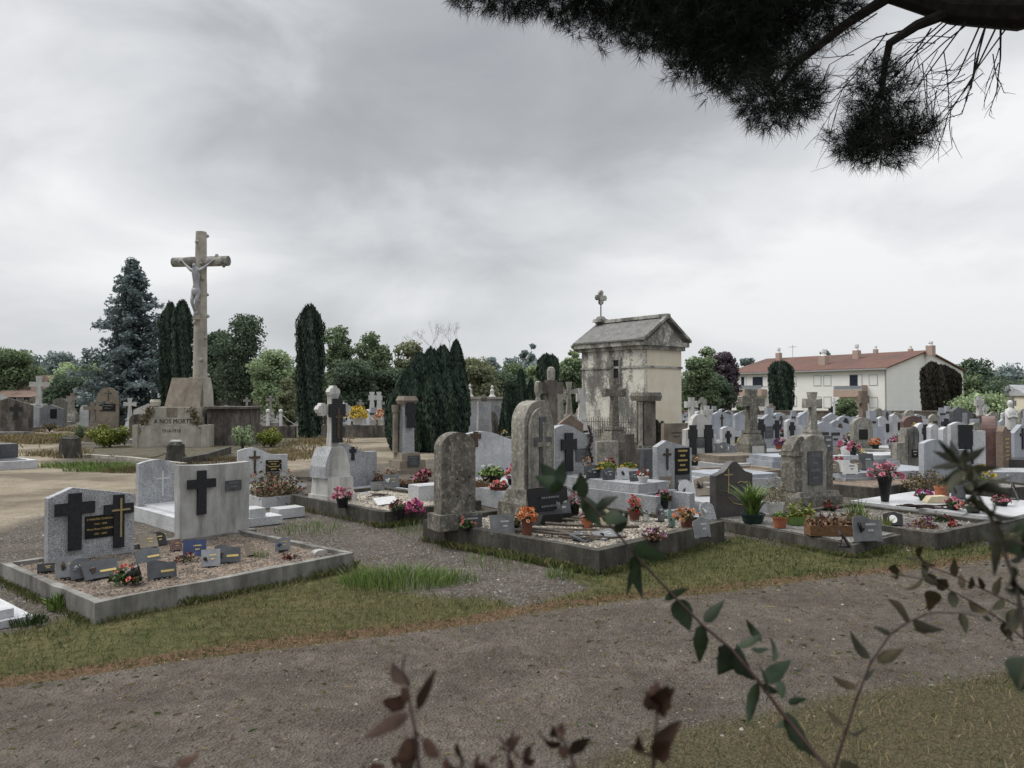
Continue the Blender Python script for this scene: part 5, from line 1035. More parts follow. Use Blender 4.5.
# island kerb
bm=B(); 
def strip(bm,pts,w_,z0,z1):
    pts=[Vector((p[0],p[1],0)) for p in pts]
    for a,b in zip(pts,pts[1:]):
        d_=(b-a).normalized(); n_=Vector((-d_.y,d_.x,0))*w_/2; vs=[bm.verts.new((*(p+s_*n_).xy,z)) for z in (z0,z1) for p,s_ in ((a,-1),(b,-1),(b,1),(a,1))]
        for f in ((0,1,2,3),(4,5,6,7),(0,1,5,4),(1,2,6,5),(2,3,7,6),(3,0,4,7)): bm.faces.new([vs[i] for i in f])
strip(bm,[g2(186,465),g2(205,461),g2(229,453)],.18,0,.22); o=obj('stone_kerb',bm,'conc'); tag(o,'low dark stone kerb slanting beside the memorial forecourt','kerb')
bm=B(); strip(bm,[g2(85,457),g2(130,460),g2(186,466.5)],.16,0,.1); o=obj('stone_kerb',bm,'tan'); tag(o,'pale sunken stone edging in front of the memorial','kerb')
# white posts and chains
pp=[(269,426,30),(282,427,31)]; 
G1='white chain posts around the far graves'
def wpost(px,py,h,label):
    t=thing('chain_post',label,'chain post',G(px,py),0,G1); bm=B(); frust(bm,.26,.26,0,.2,.2,.35); frust(bm,.14,.14,.35,.12,.12,h); obj('post',bm,'whitep',t); bm=B(); lathe(bm,[(.05,h),(.11,h+.08),(.1,h+.16),(.03,h+.2)],8); obj('knob',bm,'whitep',t); return G(px,py)+Vector((0,0,h))
PW=[]
for px,lb in ((268,'white chain post, leftmost of the row behind the memorial'),(281,'white chain post just left of the lone cypress'),(349,'white chain post between the white monument cross and yellow bouquet'),(368,'white chain post behind the yellow bouquet'),(381,'white chain post right before the yews')): PW.append(wpost(px,437,1.15,lb))
bm=B(); chain(bm,PW[0],PW[0]+Vector((-1.5,.4,0)),.4,.14,.018); chain(bm,PW[0],PW[1],.3,.14,.018); chain(bm,PW[1],PW[1]+Vector((1.8,.3,-.2)),.5,.14,.018); chain(bm,PW[2],PW[3],.35,.14,.018); chain(bm,PW[3],PW[4],.3,.14,.018); o=obj('white_chain',bm,'whitep'); tag(o,'white painted chain sagging between the white posts','chain')
bm=B(); a=G(262,436.5); b=G(384,437.5); 
for k,(p,q_) in enumerate(((262,296),(322,346),(346,386))): 
    strip(bm,[g2(p,437.4),g2(q_,437.4)],.25,0,.55+.02*k)
o=obj('low_wall',bm,'tan_d'); tag(o,'low blackened stone wall under the white posts beside the lone cypress','wall')
# ================================================================== vegetation
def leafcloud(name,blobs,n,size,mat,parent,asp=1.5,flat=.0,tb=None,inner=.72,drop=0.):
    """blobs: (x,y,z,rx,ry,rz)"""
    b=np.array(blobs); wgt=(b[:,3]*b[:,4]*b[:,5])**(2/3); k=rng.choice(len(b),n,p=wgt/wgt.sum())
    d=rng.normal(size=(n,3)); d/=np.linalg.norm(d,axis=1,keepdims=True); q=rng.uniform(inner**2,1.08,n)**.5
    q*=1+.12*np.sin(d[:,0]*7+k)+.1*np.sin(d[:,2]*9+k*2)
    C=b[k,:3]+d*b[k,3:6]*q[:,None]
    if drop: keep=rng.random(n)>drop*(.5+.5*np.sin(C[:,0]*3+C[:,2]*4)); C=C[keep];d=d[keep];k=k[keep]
    n=len(C); tn=.50+.25*d[:,2]+.12*np.sin(k*3.7)+rng.normal(size=n)*.16  # clump tops lighter, undersides darker: light from above put into the tint
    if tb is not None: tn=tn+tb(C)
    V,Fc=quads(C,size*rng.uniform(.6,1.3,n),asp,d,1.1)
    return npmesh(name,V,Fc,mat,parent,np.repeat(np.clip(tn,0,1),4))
def tree(label,px,top,d,wpx,mat,base=None,n=5200,name='broadleaf_tree',cat='tree',group=None,nb=26,trunk=.35,low=.16,ls=None,shape='round',airy=.0):
    p=P(px,d); z1=ZY(top,d); wd=wpx*d/F; t=thing(name,label,cat,p,random.uniform(0,6),group)
    bl=[];z0=z1*low; hz_=(z1-z0)
    for i in range(nb):
        s_=random.random(); zz=z0+hz_*(.1+.85*s_)
        if shape=='round': rr=wd/2*math.sqrt(max(.05,1-((s_-.42)/.62)**2))
        elif shape=='cone': rr=wd/2*(1.02-s_)
        else: rr=wd/2
        a=random.uniform(0,2*PI); q=random.uniform(.25,.8)*rr; r=wd*random.uniform(.13,.23)*(1 if shape!='cone' else .8)
        bl.append((q*math.cos(a),q*math.sin(a),min(zz,z1-r*.8),r,r,r*.8))
    bl+=[(0,0,z0+hz_*.45,wd*.34,wd*.34,hz_*.40),(0,0,z0+hz_*.2,wd*.38,wd*.38,hz_*.22)]
    ls=ls or max(.09,d*.0026)
    leafcloud('crown',bl,n,ls,mat,t,inner=.5 if airy==0 else .2,drop=airy)
    bm=B(); tube(bm,[(0,0,-.05),(.03,0,z0*.6),(0.05,.03,z0+hz_*.3),(0,0,z0+hz_*.7)],[wd*.035+.08,wd*.03+.06,wd*.02+.04,.03],8)
    for i in range(7):
        a=i*2.4; tube(bm,[(0,0,z0+hz_*(.05+.07*i)),(math.cos(a)*wd*.15,math.sin(a)*wd*.15,z0+hz_*(.18+.08*i)),(math.cos(a)*wd*.33,math.sin(a)*wd*.33,z0+hz_*(.3+.08*i))],[wd*.015+.03,.05,.02],5)
    obj('trunk',bm,'trunk',t); return t
def cypress(label,px,top,base,wpx,mat='cyp',n=9000,name='cypress',lean=0,d=None,prof=None,tips=3,group=None,ls=.085):
    p=G(px,base) if d is None else P(px,d); d=p.y; z1=ZY(top,d); r=wpx*d/F/2; t=thing(name,label,'cypress',p,random.uniform(0,6),group)
    prof=prof or (lambda s:(.80+.2*math.sin(min(1,s*1.6)*PI*.5))*min(1,((1-s)/.16)**.5 if s>.84 else 1))
    pf=np.vectorize(prof); s_=rng.random(n)**.92; a=rng.random(n)*2*PI
    lob=1+.06*np.sin(a*5+s_*3)+.05*np.sin(a*9+s_*11)+.04*np.sin(s_*60+a*3)
    q=rng.uniform(.80,1.03,n)*lob; X=r*pf(s_)*q*np.cos(a);Y=r*pf(s_)*q*np.sin(a); Z=.08+s_*(z1-.08)
    # feather tips
    ph=rng.uniform(0,6.28,4); Z=Z-(.06*z1)*(np.abs(np.sin(a*1.5+ph[0])))*(s_>.8)*(s_-.8)*5*.6
    C=np.stack([X,Y,Z],1); N=np.stack([np.cos(a),np.sin(a),0*a+.2],1)
    sz=ls*rng.uniform(.6,1.4,n); up=np.array([0,0,1.])+rng.normal(size=(n,3))*.28; up/=np.linalg.norm(up,axis=1,keepdims=True); A=np.cross(up,N+rng.normal(size=(n,3))*.5); A/=np.linalg.norm(A,axis=1,keepdims=True)
    V=np.stack([C-up*sz[:,None]*1.2,C+A*sz[:,None]*.4,C+up*sz[:,None]*1.2,C-A*sz[:,None]*.4],1).reshape(-1,3)
    tn=np.clip(.35+.25*np.sin(a*5+s_*3)*1+.18*np.sin(a*9+s_*11)+rng.normal(size=n)*.18,0,1)
    npmesh('crown',V,np.arange(4*n).reshape(n,4),mat,t,np.repeat(tn,4))
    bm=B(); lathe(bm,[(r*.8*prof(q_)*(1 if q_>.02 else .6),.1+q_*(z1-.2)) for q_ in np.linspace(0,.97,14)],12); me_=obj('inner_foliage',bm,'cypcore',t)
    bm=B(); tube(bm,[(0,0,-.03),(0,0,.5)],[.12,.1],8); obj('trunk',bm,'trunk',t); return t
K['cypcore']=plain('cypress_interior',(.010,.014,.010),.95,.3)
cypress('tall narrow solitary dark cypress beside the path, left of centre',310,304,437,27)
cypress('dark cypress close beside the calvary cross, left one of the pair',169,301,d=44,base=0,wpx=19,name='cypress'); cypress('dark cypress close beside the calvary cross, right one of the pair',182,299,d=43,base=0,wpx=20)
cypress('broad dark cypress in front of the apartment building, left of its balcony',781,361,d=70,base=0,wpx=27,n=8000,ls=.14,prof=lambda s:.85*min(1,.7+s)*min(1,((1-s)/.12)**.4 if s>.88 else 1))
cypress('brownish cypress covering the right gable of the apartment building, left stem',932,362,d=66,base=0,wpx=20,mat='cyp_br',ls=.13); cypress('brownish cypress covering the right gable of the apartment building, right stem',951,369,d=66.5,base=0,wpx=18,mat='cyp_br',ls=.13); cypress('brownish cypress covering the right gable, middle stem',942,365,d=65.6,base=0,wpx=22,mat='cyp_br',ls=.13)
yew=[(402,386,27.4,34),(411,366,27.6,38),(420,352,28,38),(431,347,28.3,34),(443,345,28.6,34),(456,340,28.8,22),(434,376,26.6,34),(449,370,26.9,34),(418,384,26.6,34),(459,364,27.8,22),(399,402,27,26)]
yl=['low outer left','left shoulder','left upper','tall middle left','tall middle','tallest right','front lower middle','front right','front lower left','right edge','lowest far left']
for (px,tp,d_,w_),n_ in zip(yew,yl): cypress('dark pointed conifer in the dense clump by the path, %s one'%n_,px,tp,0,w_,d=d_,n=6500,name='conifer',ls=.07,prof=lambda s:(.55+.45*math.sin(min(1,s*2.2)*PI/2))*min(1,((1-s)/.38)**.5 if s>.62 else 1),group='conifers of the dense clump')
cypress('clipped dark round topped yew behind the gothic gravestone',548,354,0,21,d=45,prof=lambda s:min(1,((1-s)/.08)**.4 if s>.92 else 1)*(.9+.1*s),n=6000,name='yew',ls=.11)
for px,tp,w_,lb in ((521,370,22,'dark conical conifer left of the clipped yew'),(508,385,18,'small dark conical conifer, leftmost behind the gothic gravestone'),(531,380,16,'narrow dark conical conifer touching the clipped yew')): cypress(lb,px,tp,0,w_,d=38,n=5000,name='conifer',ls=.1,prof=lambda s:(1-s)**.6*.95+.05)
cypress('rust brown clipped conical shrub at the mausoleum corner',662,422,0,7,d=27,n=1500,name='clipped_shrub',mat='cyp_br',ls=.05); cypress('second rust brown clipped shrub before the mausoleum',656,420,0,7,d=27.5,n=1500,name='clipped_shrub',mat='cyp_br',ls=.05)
# blue spruce
def spruce(label,px,top,d,wpx):
    t=thing('blue_spruce',label,'spruce',P(px,d),0); z1=ZY(top,d); rw=wpx*d/F/2*1.22; C=[];T=[];bm=B(); NN=[]
    tube(bm,[(0,0,-.05),(0,0,z1*.5),(0,0,z1*.97)],[.28,.17,.02],8)
    z=1.0; lv=0
    while z<z1*.985:
        s_=z/z1; R0=rw*(1-s_)**.85*1.0+.12; k=int(8-3*s_)
        for i in range(k):
            a=2*PI*i/k+lv*1.1+random.uniform(-.25,.25); L=R0*random.uniform(.42,1.25)
            if lv%4==1 and i==0: L*=1.22
            m=int(L*85)+20; u=rng.random(m)**.7; wv=(.10+.30*L*np.sin(np.clip(u,0,1)*PI*.8+.3)*.33)
            off=rng.normal(size=m)*wv; zz=z+L*(.10*u-.22*u**2+.10*u**4)+rng.normal(size=m)*.11-np.abs(off)*.35
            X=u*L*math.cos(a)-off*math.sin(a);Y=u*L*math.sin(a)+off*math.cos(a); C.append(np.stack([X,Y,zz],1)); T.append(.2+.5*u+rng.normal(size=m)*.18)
            tube(bm,[(0,0,z),(L*.5*math.cos(a),L*.5*math.sin(a),z-.005*L),(L*.9*math.cos(a),L*.9*math.sin(a),z-.05*L)],[.04,.025,.01],4)
        z+=.23+.16*(1-s_); lv+=1
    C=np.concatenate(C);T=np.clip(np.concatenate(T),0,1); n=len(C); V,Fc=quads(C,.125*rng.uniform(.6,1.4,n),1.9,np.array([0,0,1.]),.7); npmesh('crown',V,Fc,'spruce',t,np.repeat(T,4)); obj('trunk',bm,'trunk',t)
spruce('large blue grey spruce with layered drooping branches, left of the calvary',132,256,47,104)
# broadleaf belt
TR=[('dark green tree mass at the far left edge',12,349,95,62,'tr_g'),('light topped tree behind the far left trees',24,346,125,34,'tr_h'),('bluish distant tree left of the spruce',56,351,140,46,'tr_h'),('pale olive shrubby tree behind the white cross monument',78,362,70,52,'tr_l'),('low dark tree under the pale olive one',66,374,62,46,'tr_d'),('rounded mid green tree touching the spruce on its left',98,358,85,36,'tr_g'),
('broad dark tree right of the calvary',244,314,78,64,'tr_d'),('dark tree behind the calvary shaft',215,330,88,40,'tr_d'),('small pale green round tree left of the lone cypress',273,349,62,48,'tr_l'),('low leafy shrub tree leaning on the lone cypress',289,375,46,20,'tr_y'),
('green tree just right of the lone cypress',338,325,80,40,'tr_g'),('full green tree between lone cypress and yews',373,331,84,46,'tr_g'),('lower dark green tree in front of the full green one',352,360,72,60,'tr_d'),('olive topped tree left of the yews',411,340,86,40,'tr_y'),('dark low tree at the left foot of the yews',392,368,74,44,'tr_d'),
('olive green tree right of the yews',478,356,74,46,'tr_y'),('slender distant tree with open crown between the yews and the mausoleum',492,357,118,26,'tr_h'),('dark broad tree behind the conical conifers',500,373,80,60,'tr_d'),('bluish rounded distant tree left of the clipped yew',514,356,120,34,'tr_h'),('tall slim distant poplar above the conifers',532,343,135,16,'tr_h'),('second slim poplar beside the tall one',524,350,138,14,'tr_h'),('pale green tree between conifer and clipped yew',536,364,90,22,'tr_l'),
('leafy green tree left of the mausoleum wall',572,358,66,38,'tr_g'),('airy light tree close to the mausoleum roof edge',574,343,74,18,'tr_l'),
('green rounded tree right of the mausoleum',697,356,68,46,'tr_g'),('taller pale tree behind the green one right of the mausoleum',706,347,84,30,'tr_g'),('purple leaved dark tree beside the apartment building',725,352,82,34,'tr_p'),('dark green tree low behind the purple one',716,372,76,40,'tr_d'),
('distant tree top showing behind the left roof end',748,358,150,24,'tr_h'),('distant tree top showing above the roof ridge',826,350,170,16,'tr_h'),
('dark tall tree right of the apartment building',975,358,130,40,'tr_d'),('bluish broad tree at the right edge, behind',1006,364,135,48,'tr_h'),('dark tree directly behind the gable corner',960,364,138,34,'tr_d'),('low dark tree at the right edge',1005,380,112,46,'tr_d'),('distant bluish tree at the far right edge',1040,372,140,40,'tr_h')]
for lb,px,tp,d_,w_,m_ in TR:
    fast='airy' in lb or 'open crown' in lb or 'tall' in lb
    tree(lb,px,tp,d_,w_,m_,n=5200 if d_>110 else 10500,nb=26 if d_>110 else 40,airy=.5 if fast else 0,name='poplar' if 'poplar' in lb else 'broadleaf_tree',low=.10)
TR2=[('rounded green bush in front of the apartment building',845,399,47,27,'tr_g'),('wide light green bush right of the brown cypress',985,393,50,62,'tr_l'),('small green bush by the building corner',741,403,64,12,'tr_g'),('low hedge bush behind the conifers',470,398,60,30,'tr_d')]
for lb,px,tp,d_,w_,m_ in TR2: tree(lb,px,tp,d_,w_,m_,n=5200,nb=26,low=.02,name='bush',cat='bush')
def bush(label,px,base,wpx,top,mat,n=2600,ls=.05,mix=None,name='bush'):
    p=G(px,base); d=p.y; r=wpx*d/F/2; h=ZY(top,d); t=thing(name,label,'bush',p,0)
    bl=[(random.uniform(-.6,.6)*r,random.uniform(-.5,.5)*r,h*random.uniform(.3,.68),r*random.uniform(.28,.45),r*.4,h*random.uniform(.22,.34)) for _ in range(12)]
    leafcloud('leaves',bl,n,ls,mat,t,inner=.3); bm=B()
    for i in range(9): a=i*.7; tube(bm,[(0,0,0),(r*.35*math.cos(a),r*.35*math.sin(a),h*.45),(r*.6*math.cos(a),r*.6*math.sin(a),h*.75)],[.02,.014,.006],4)
    obj('stems',bm,'trunk',t); return t
bush('bright yellow green bush at the left corner of the war memorial',110,447,40,424,'lf_y',4200,.06); bush('dark green shrub behind the leaning stone post',80,444,12,422,'tr_g',1200,.05); bush('low green bush right of the blackened memorial block',271,447,30,427,'lf_y',3200,.055); bush('spindly weeds and shrub at the foot of the blackened memorial block',243,449,26,424,'tr_l',1400,.045)
bush('low yellow weeds on the sandy ground at left',62,440,30,433,'lf_y',700,.04); bush('straggling plant among the left graves',50,432,16,420,'lf_dry',700,.04)
for px,py,lb in ((40,443,'pale dry grass clump on the sandy ground, left one'),(90,467,'green grass fringe below the leaning stone post'),(120,471,'green grass fringe in front of the memorial chain'),(155,472,'dry grass fringe right of the chain'),(215,468,'dry yellow grass beside the memorial kerb'),(248,461,'dry yellow grass under the blackened memorial block'),(20,418+14,'straw weeds by the light tombs at left')):
    weed(lb,G(px,py),700,.22,.9,'lf_b' if 'green' in lb else 'lf_dry',.07,name='grass_tuft',cat='grass tuft').scale=(1.6,.6,1)
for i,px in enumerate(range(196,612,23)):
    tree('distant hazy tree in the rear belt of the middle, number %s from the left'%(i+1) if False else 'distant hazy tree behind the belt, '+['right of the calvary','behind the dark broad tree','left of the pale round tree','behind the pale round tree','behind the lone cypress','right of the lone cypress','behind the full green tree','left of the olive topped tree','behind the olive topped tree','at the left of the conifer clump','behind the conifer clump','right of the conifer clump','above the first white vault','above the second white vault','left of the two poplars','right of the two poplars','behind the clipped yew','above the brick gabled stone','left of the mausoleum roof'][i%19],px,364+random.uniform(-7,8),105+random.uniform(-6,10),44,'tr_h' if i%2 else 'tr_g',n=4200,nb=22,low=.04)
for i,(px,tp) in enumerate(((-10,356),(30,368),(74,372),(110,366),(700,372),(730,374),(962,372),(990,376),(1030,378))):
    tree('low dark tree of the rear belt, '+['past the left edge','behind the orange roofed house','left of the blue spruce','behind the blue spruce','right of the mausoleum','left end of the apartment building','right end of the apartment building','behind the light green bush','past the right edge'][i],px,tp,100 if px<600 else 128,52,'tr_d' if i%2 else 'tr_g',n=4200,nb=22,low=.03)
# bare tree
t=thing('bare_tree','bare leafless tree behind the tall conifers','tree',P(446,95),0); bm=B()
def twig(bm,p,d_,L,r,n):
    q=p+d_*L; tube(bm,[p,(p+q)/2+Vector((random.uniform(-1,1),random.uniform(-1,1),0))*L*.04,q],[r,r*.8,r*.6],4)
    if n: 
        for _ in range(3): twig(bm,q,(d_+Vector((random.uniform(-.8,.8),random.uniform(-.8,.8),random.uniform(-.1,.4)))).normalized(),L*.68,r*.6,n-1)
twig(bm,Vector((0,0,0)),Vector((0,0,1)),4.3,.07,5); obj('trunk',bm,'trunk',t)
# ================================================================== apartment building
AP=R(57); bc=Vector((46.9,95,0)); u_=Vector((math.cos(PI/2-AP),math.sin(PI/2-AP),0))
# local frame: +x along long facade away from near corner (to the left), facade outward normal = -y'
Lx=25.3; Wd=18.6; EH=5.62; RH=8.0
rb=thing('apartment_building','long white two storey apartment building with a brown tiled roof and salmon balconies','apartment building',bc,0)
dl=Vector((-math.cos(AP),math.sin(AP),0)); dr=Vector((math.sin(AP),math.cos(AP),0))
MB_=Matrix(((dl.x,dr.x,0,0),(dl.y,dr.y,0,0),(0,0,1,0),(0,0,0,1)))
def bobj(name,bm,mat,par=None): bmesh.ops.transform(bm,matrix=MB_,verts=bm.verts); return obj(name,bm,mat,par or rb)
def wallmat():
    t=NT('white_panel_wall'); v=t.coords(rand=False); sx=t.new('ShaderNodeSeparateXYZ'); t.link(v,sx.inputs[0]); fr=t.new('ShaderNodeMath',operation='FRACT'); mu=t.new('ShaderNodeMath',operation='MULTIPLY'); t.link(sx.outputs[2],mu.inputs[0]); mu.inputs[1].default_value=1.42; t.link(mu.outputs[0],fr.inputs[0])
    n=t.noise(v,.6,5); c=t.mix(t.ramp(n,[(.3,0),(.7,1)]),(.72,.715,.69),(.79,.785,.76)); c=t.mix(t.ramp(fr.outputs[0],[(0,.35),(.06,0),(1,0)]),c,(.4,.39,.36)); t.link(c,t.b.inputs['Base Color']); t.b.inputs['Roughness'].default_value=.9; return t.m
K['wall_w']=wallmat(); K['salmon']=plain('salmon_render',(.38,.29,.245),.85,.1,3); K['shutter']=plain('white_shutter',(.72,.72,.71),.6,.05); K['glass']=plain('dark_window_glass',(.03,.035,.05),.12,.2,2,bump=0)
t_=NT('brown_roof_tiles'); v=t_.coords(rand=False); n=t_.noise(v,.9,7,.7); n2=t_.noise(v,.22,4); c=t_.mix(t_.ramp(n,[(.3,0),(.7,1)]),(.115,.062,.05),(.18,.102,.082)); c=t_.mix(t_.ramp(n2,[(.45,0),(.65,.6)]),c,(.09,.065,.055)); t_.link(c,t_.b.inputs['Base Color']); t_.b.inputs['Roughness'].default_value=.9
wv=t_.new('ShaderNodeTexWave',Scale=2.2); t_.link(v,wv.inputs['Vector']); t_.bump(wv.outputs['Fac'],.5,.08); K['roof']=t_.m
bm=B(); prism_pts=[(0,0),(0,EH),(Wd/2,RH),(Wd,EH),(Wd,0)]
a=[bm.verts.new((0,y,z)) for y,z in prism_pts]; b=[bm.verts.new((Lx,y,z)) for y,z in prism_pts]; bm.faces.new(a); bm.faces.new(b[::-1]); [bm.faces.new((a[i],a[(i+1)%5],b[(i+1)%5],b[i])) for i in range(5)]
bobj('wall',bm,'wall_w')
bm=B(); e_=.30
for s_,y0,y1 in ((1,-.45,Wd/2),(1,Wd+.45,Wd/2)):
    zA=EH-.45*(RH-EH)/(Wd/2)
    V=[(-e_,y0,zA+.05),(Lx+e_,y0,zA+.05),(Lx+e_,y1,RH+.05),(-e_,y1,RH+.05)]; lo=[bm.verts.new(p) for p in V]; hi=[bm.verts.new((x,y,z+.16)) for x,y,z in V]
    for f in ((0,1,2,3),): bm.faces.new([lo[i] for i in f]); bm.faces.new([hi[i] for i in f])
    for i in range(4): bm.faces.new((lo[i],lo[(i+1)%4],hi[(i+1)%4],hi[i]))
rf=bobj('roof',bm,'roof'); rf.name='roof'
bm=B(); box(bm,-.3,Lx+.3,-.58,-.46,EH-.16,EH+.02); bobj('gutter',bm,'zinc')
def facade_x(px):  # solve local x for pixel on the facade plane
    k=(px-512)/F; return (k*bc.y-bc.x)/(dl.x-k*dl.y)
def facade_z(py,x): d=bc.y+dl.y*x; return H+(HZ-py)/F*d
def win(px0,px1,py0,py1,kind='shutter'):
    x0,x1=sorted((facade_x(px0),facade_x(px1))); xm=(x0+x1)/2; z1=facade_z(py0,xm); z0=facade_z(py1,xm)
    bm=B(); 
    for q in ((x0-.04,x0,z0-.05,z1+.05),(x1,x1+.04,z0-.05,z1+.05),(x0,x1,z1,z1+.05),(x0-.0,x1,z0-.05,z0)): box(bm,q[0],q[1],-.05,.02,q[2],q[3])
    w_=bobj('window',bm,'zinc'); bm=B(); box(bm,x0,x1,-.02,.01,z0,z1)
    if kind=='shutter': o=bobj('shutter',bm,'shutter',w_)
    else:
        o=bobj('pane',bm,'glass',w_); bm=B(); box(bm,x0,x0+(x1-x0)*.33,-.035,-.022,z0,z1); bobj('shutter',bm,'shutter',w_)
for q in ((814,821,375.5,385.5),(824,831,375.5,385.5),(869.5,877.5,375,385),(790.5,796,377,386),(814,821,397,407.5),(824,831,397,407.5),(869.5,877.5,397.5,407.5)): win(*q)
win(850,862,375,386,'open'); win(741.5,746,377,386.5,'open'); win(753,768,377,386.5,'open'); win(791,796.5,397,406,'open'); win(742,747,397,406,'open')
def balcony(px0,px1,py0,py1,pyr,sidew=0):
    x0,x1=sorted((facade_x(px0),facade_x(px1))); xm=(x0+x1)/2; z1=facade_z(py0,xm); z0=facade_z(py1,xm); zr=facade_z(pyr,xm)
    bm=B(); box(bm,x0,x1,-1.15,-.003,z0-.12,z0); box(bm,x0,x1,-1.25,-1.15,z0-.12,z1); box(bm,x0,x0+.12,-1.147,-.003,z0,z1+sidew); b_=bobj('balcony',bm,'salmon')
    bm=B(); box(bm,x0,x1,-1.22,-1.18,zr-.05,zr); box(bm,x0,x1,-1.21,-1.19,z1+.05,z1+.08)
    n=6
    for i in range(n+1): xx=x0+.03+(x1-x0-.06)*i/n; box(bm,xx-.02,xx+.02,-1.22,-1.18,z1,zr)
    bobj('railing',bm,'zinc',b_); bm=B(); box(bm,x0+.1,x1-.1,-1.20,-1.197,z1+.03,zr-.05); bobj('frosted_panel',bm,'balcglass',b_)
K['balcglass']=plain('grey_balcony_panel',(.22,.24,.27),.3,.1)
balcony(839,867.5,390,396,386,.6); balcony(742.5,767,389.5,395,385.5)
bm=B(); x0,x1=sorted((facade_x(853),facade_x(867))); box(bm,x0,x1,-1.2,-.003,0,facade_z(408,x0)); bobj('ground_floor_parapet',bm,'salmon')
bm=B(); tube(bm,[(.12,-.08,0),(.12,-.08,EH-.1)],.06,6); bobj('downpipe',bm,'zinc')
def chim(px,pyb,pyt,w_=.55,yl=None,tile='salmon'):
    # chimney on the slope; y' chosen from pixel base height
    yl_=2.5 if yl is None else yl; z0=EH+(RH-EH)*(1-abs(yl_-Wd/2)/(Wd/2))
    # solve x for pixel at that y'
    k=(px-512)/F; X0=bc.x+dr.x*yl_; Y0=bc.y+dr.y*yl_; x=(k*Y0-X0)/(dl.x-k*dl.y); d=Y0+dl.y*x; zt=H+(HZ-pyt)/F*d
    bm=B(); box(bm,x-w_/2,x+w_/2,yl_-w_/2,yl_+w_/2,z0-.5,z0+(zt-z0)*.62); c=bobj('chimney',bm,tile,rf); bm=B(); lathe(bm,[(w_*.42,z0+(zt-z0)*.623),(w_*.34,z0+(zt-z0)*.7),(w_*.30,z0+(zt-z0)*.8),(w_*.4,z0+(zt-z0)*.84),(w_*.38,zt)],8,(x,yl_,0)); 
    bmesh.ops.transform(bm,matrix=MB_,verts=bm.verts); obj('chimney_pot',bm,'shutter' if tile=='salmon' else 'zinc',rb if False else rf)
for q in ((779,0,348,.7,8),(824,0,350,1.0,3.0),(857,0,344.5,.8,6.0),(876,0,346,.5,9.3),(911,0,346,.5,9.6),(931,0,341.5,.85,9.0)): chim(q[0],q[1],q[2],q[3],q[4])
bm=B(); k=(793-512)/F; x=(k*(bc.y+dr.y*8)-(bc.x+dr.x*8))/(dl.x-k*dl.y); tube(bm,[(x,8,7.3),(x,8,10.0)],.035,5); tube(bm,[(x-.6,8,9.7),(x+.6,8,9.7)],.03,4); [tube(bm,[(x-.5+.25*i,7.6,9.7),(x-.5+.25*i,8.4,9.7)],.02,4) for i in range(5)]; bobj('antenna',bm,'zinc')
# cemetery wall behind
WL=[(8,66),(22,64),(36,63),(48,62),(80,66)]; bm=B(); strip(bm,WL,.4,0,.75); strip(bm,WL,.52,.753,.85); o=obj('cemetery_wall',bm,'brown'); tag(o,'brown cemetery boundary wall below the apartment building','wall')
bm=B(); strip(bm,[(-90,92),(-40,88),(-20,86),(4,80)],.4,0,1.5); strip(bm,[(-90,92),(-40,88),(-20,86),(4,80)],.52,1.503,1.65); o=obj('cemetery_wall',bm,'tan_d'); tag(o,'long dark cemetery boundary wall behind the left and middle graves','wall')
# far houses glimpsed
def house(label,px,d,w_,dp,h,rh,rz,wm='ms_r',rm='roof',wins=3):
    t=thing('house',label,'house',P(px,d),rz); bm=B(); box(bm,-w_/2,w_/2,-dp/2,dp/2,0,h); prism(bm,[(-w_/2+.001,h+.001),(w_/2-.001,h+.001),(0,h+rh*.97)],-dp/2+.02,dp/2-.02) if False else None
    obj('wall',bm,wm,t); bm=B(); V=[(-w_/2-.3,-dp/2-.35,h),(w_/2+.3,-dp/2-.35,h),(w_/2+.3,dp/2+.35,h),(-w_/2-.3,dp/2+.35,h),(-w_/2-.1,0,h+rh),(w_/2+.1,0,h+rh)]; v=[bm.verts.new((x,y,z+.01)) for x,y,z in V]
    for f in ((0,1,2,3),(0,1,5,4),(2,3,4,5),(0,3,4),(1,2,5)): bm.faces.new([v[i] for i in f])
    r=obj('roof',bm,rm,t); bm=B(); box(bm,w_*.2,w_*.2+.5,-.2,.3,h+rh*.5,h+rh+.6); obj('chimney',bm,'salmon',r)
    for i in range(wins): 
        x=-w_/2+w_*(i+.5)/wins; bm=B(); box(bm,x-.5,x+.5,-dp/2-.03,-dp/2+.01,.9,2.1); wn_=obj('window',bm,'shutter',t); bm=B(); box(bm,x-.42,x+.42,-dp/2-.04,-dp/2-.031,1.0,2.0); obj('pane',bm,'glass',wn_)
K['roof_o']=stone('orange_roof_tiles',(.14,.095,.078),(.20,.135,.105),3,.9,.4)
house('low cream house glimpsed right of the calvary shaft',221,98,6,5,2.9,1.3,.1,'ms_r','roof_o'); house('salmon house glimpsed between calvary and small pale tree',243,100,7,5,2.8,1.2,-.1,'salmon','roof_o',3); house('house with orange tiled roof behind the white cross at left',52,97,7,6,2.6,2.2,.2,'wall_w','roof_o'); house('orange roofed house at far left behind the light tombs',24,92,5,4,2.0,.8,.0,'tan','roof_o'); house('small house with a tan gable behind the pale olive tree',94,92,4,4,3.4,2.0,1.2,'tan','roof_o',1)
house('pale house with a grey roof at the right edge',1030,110,7,6,2.2,1.6,.2,'ms_r','gran_m')
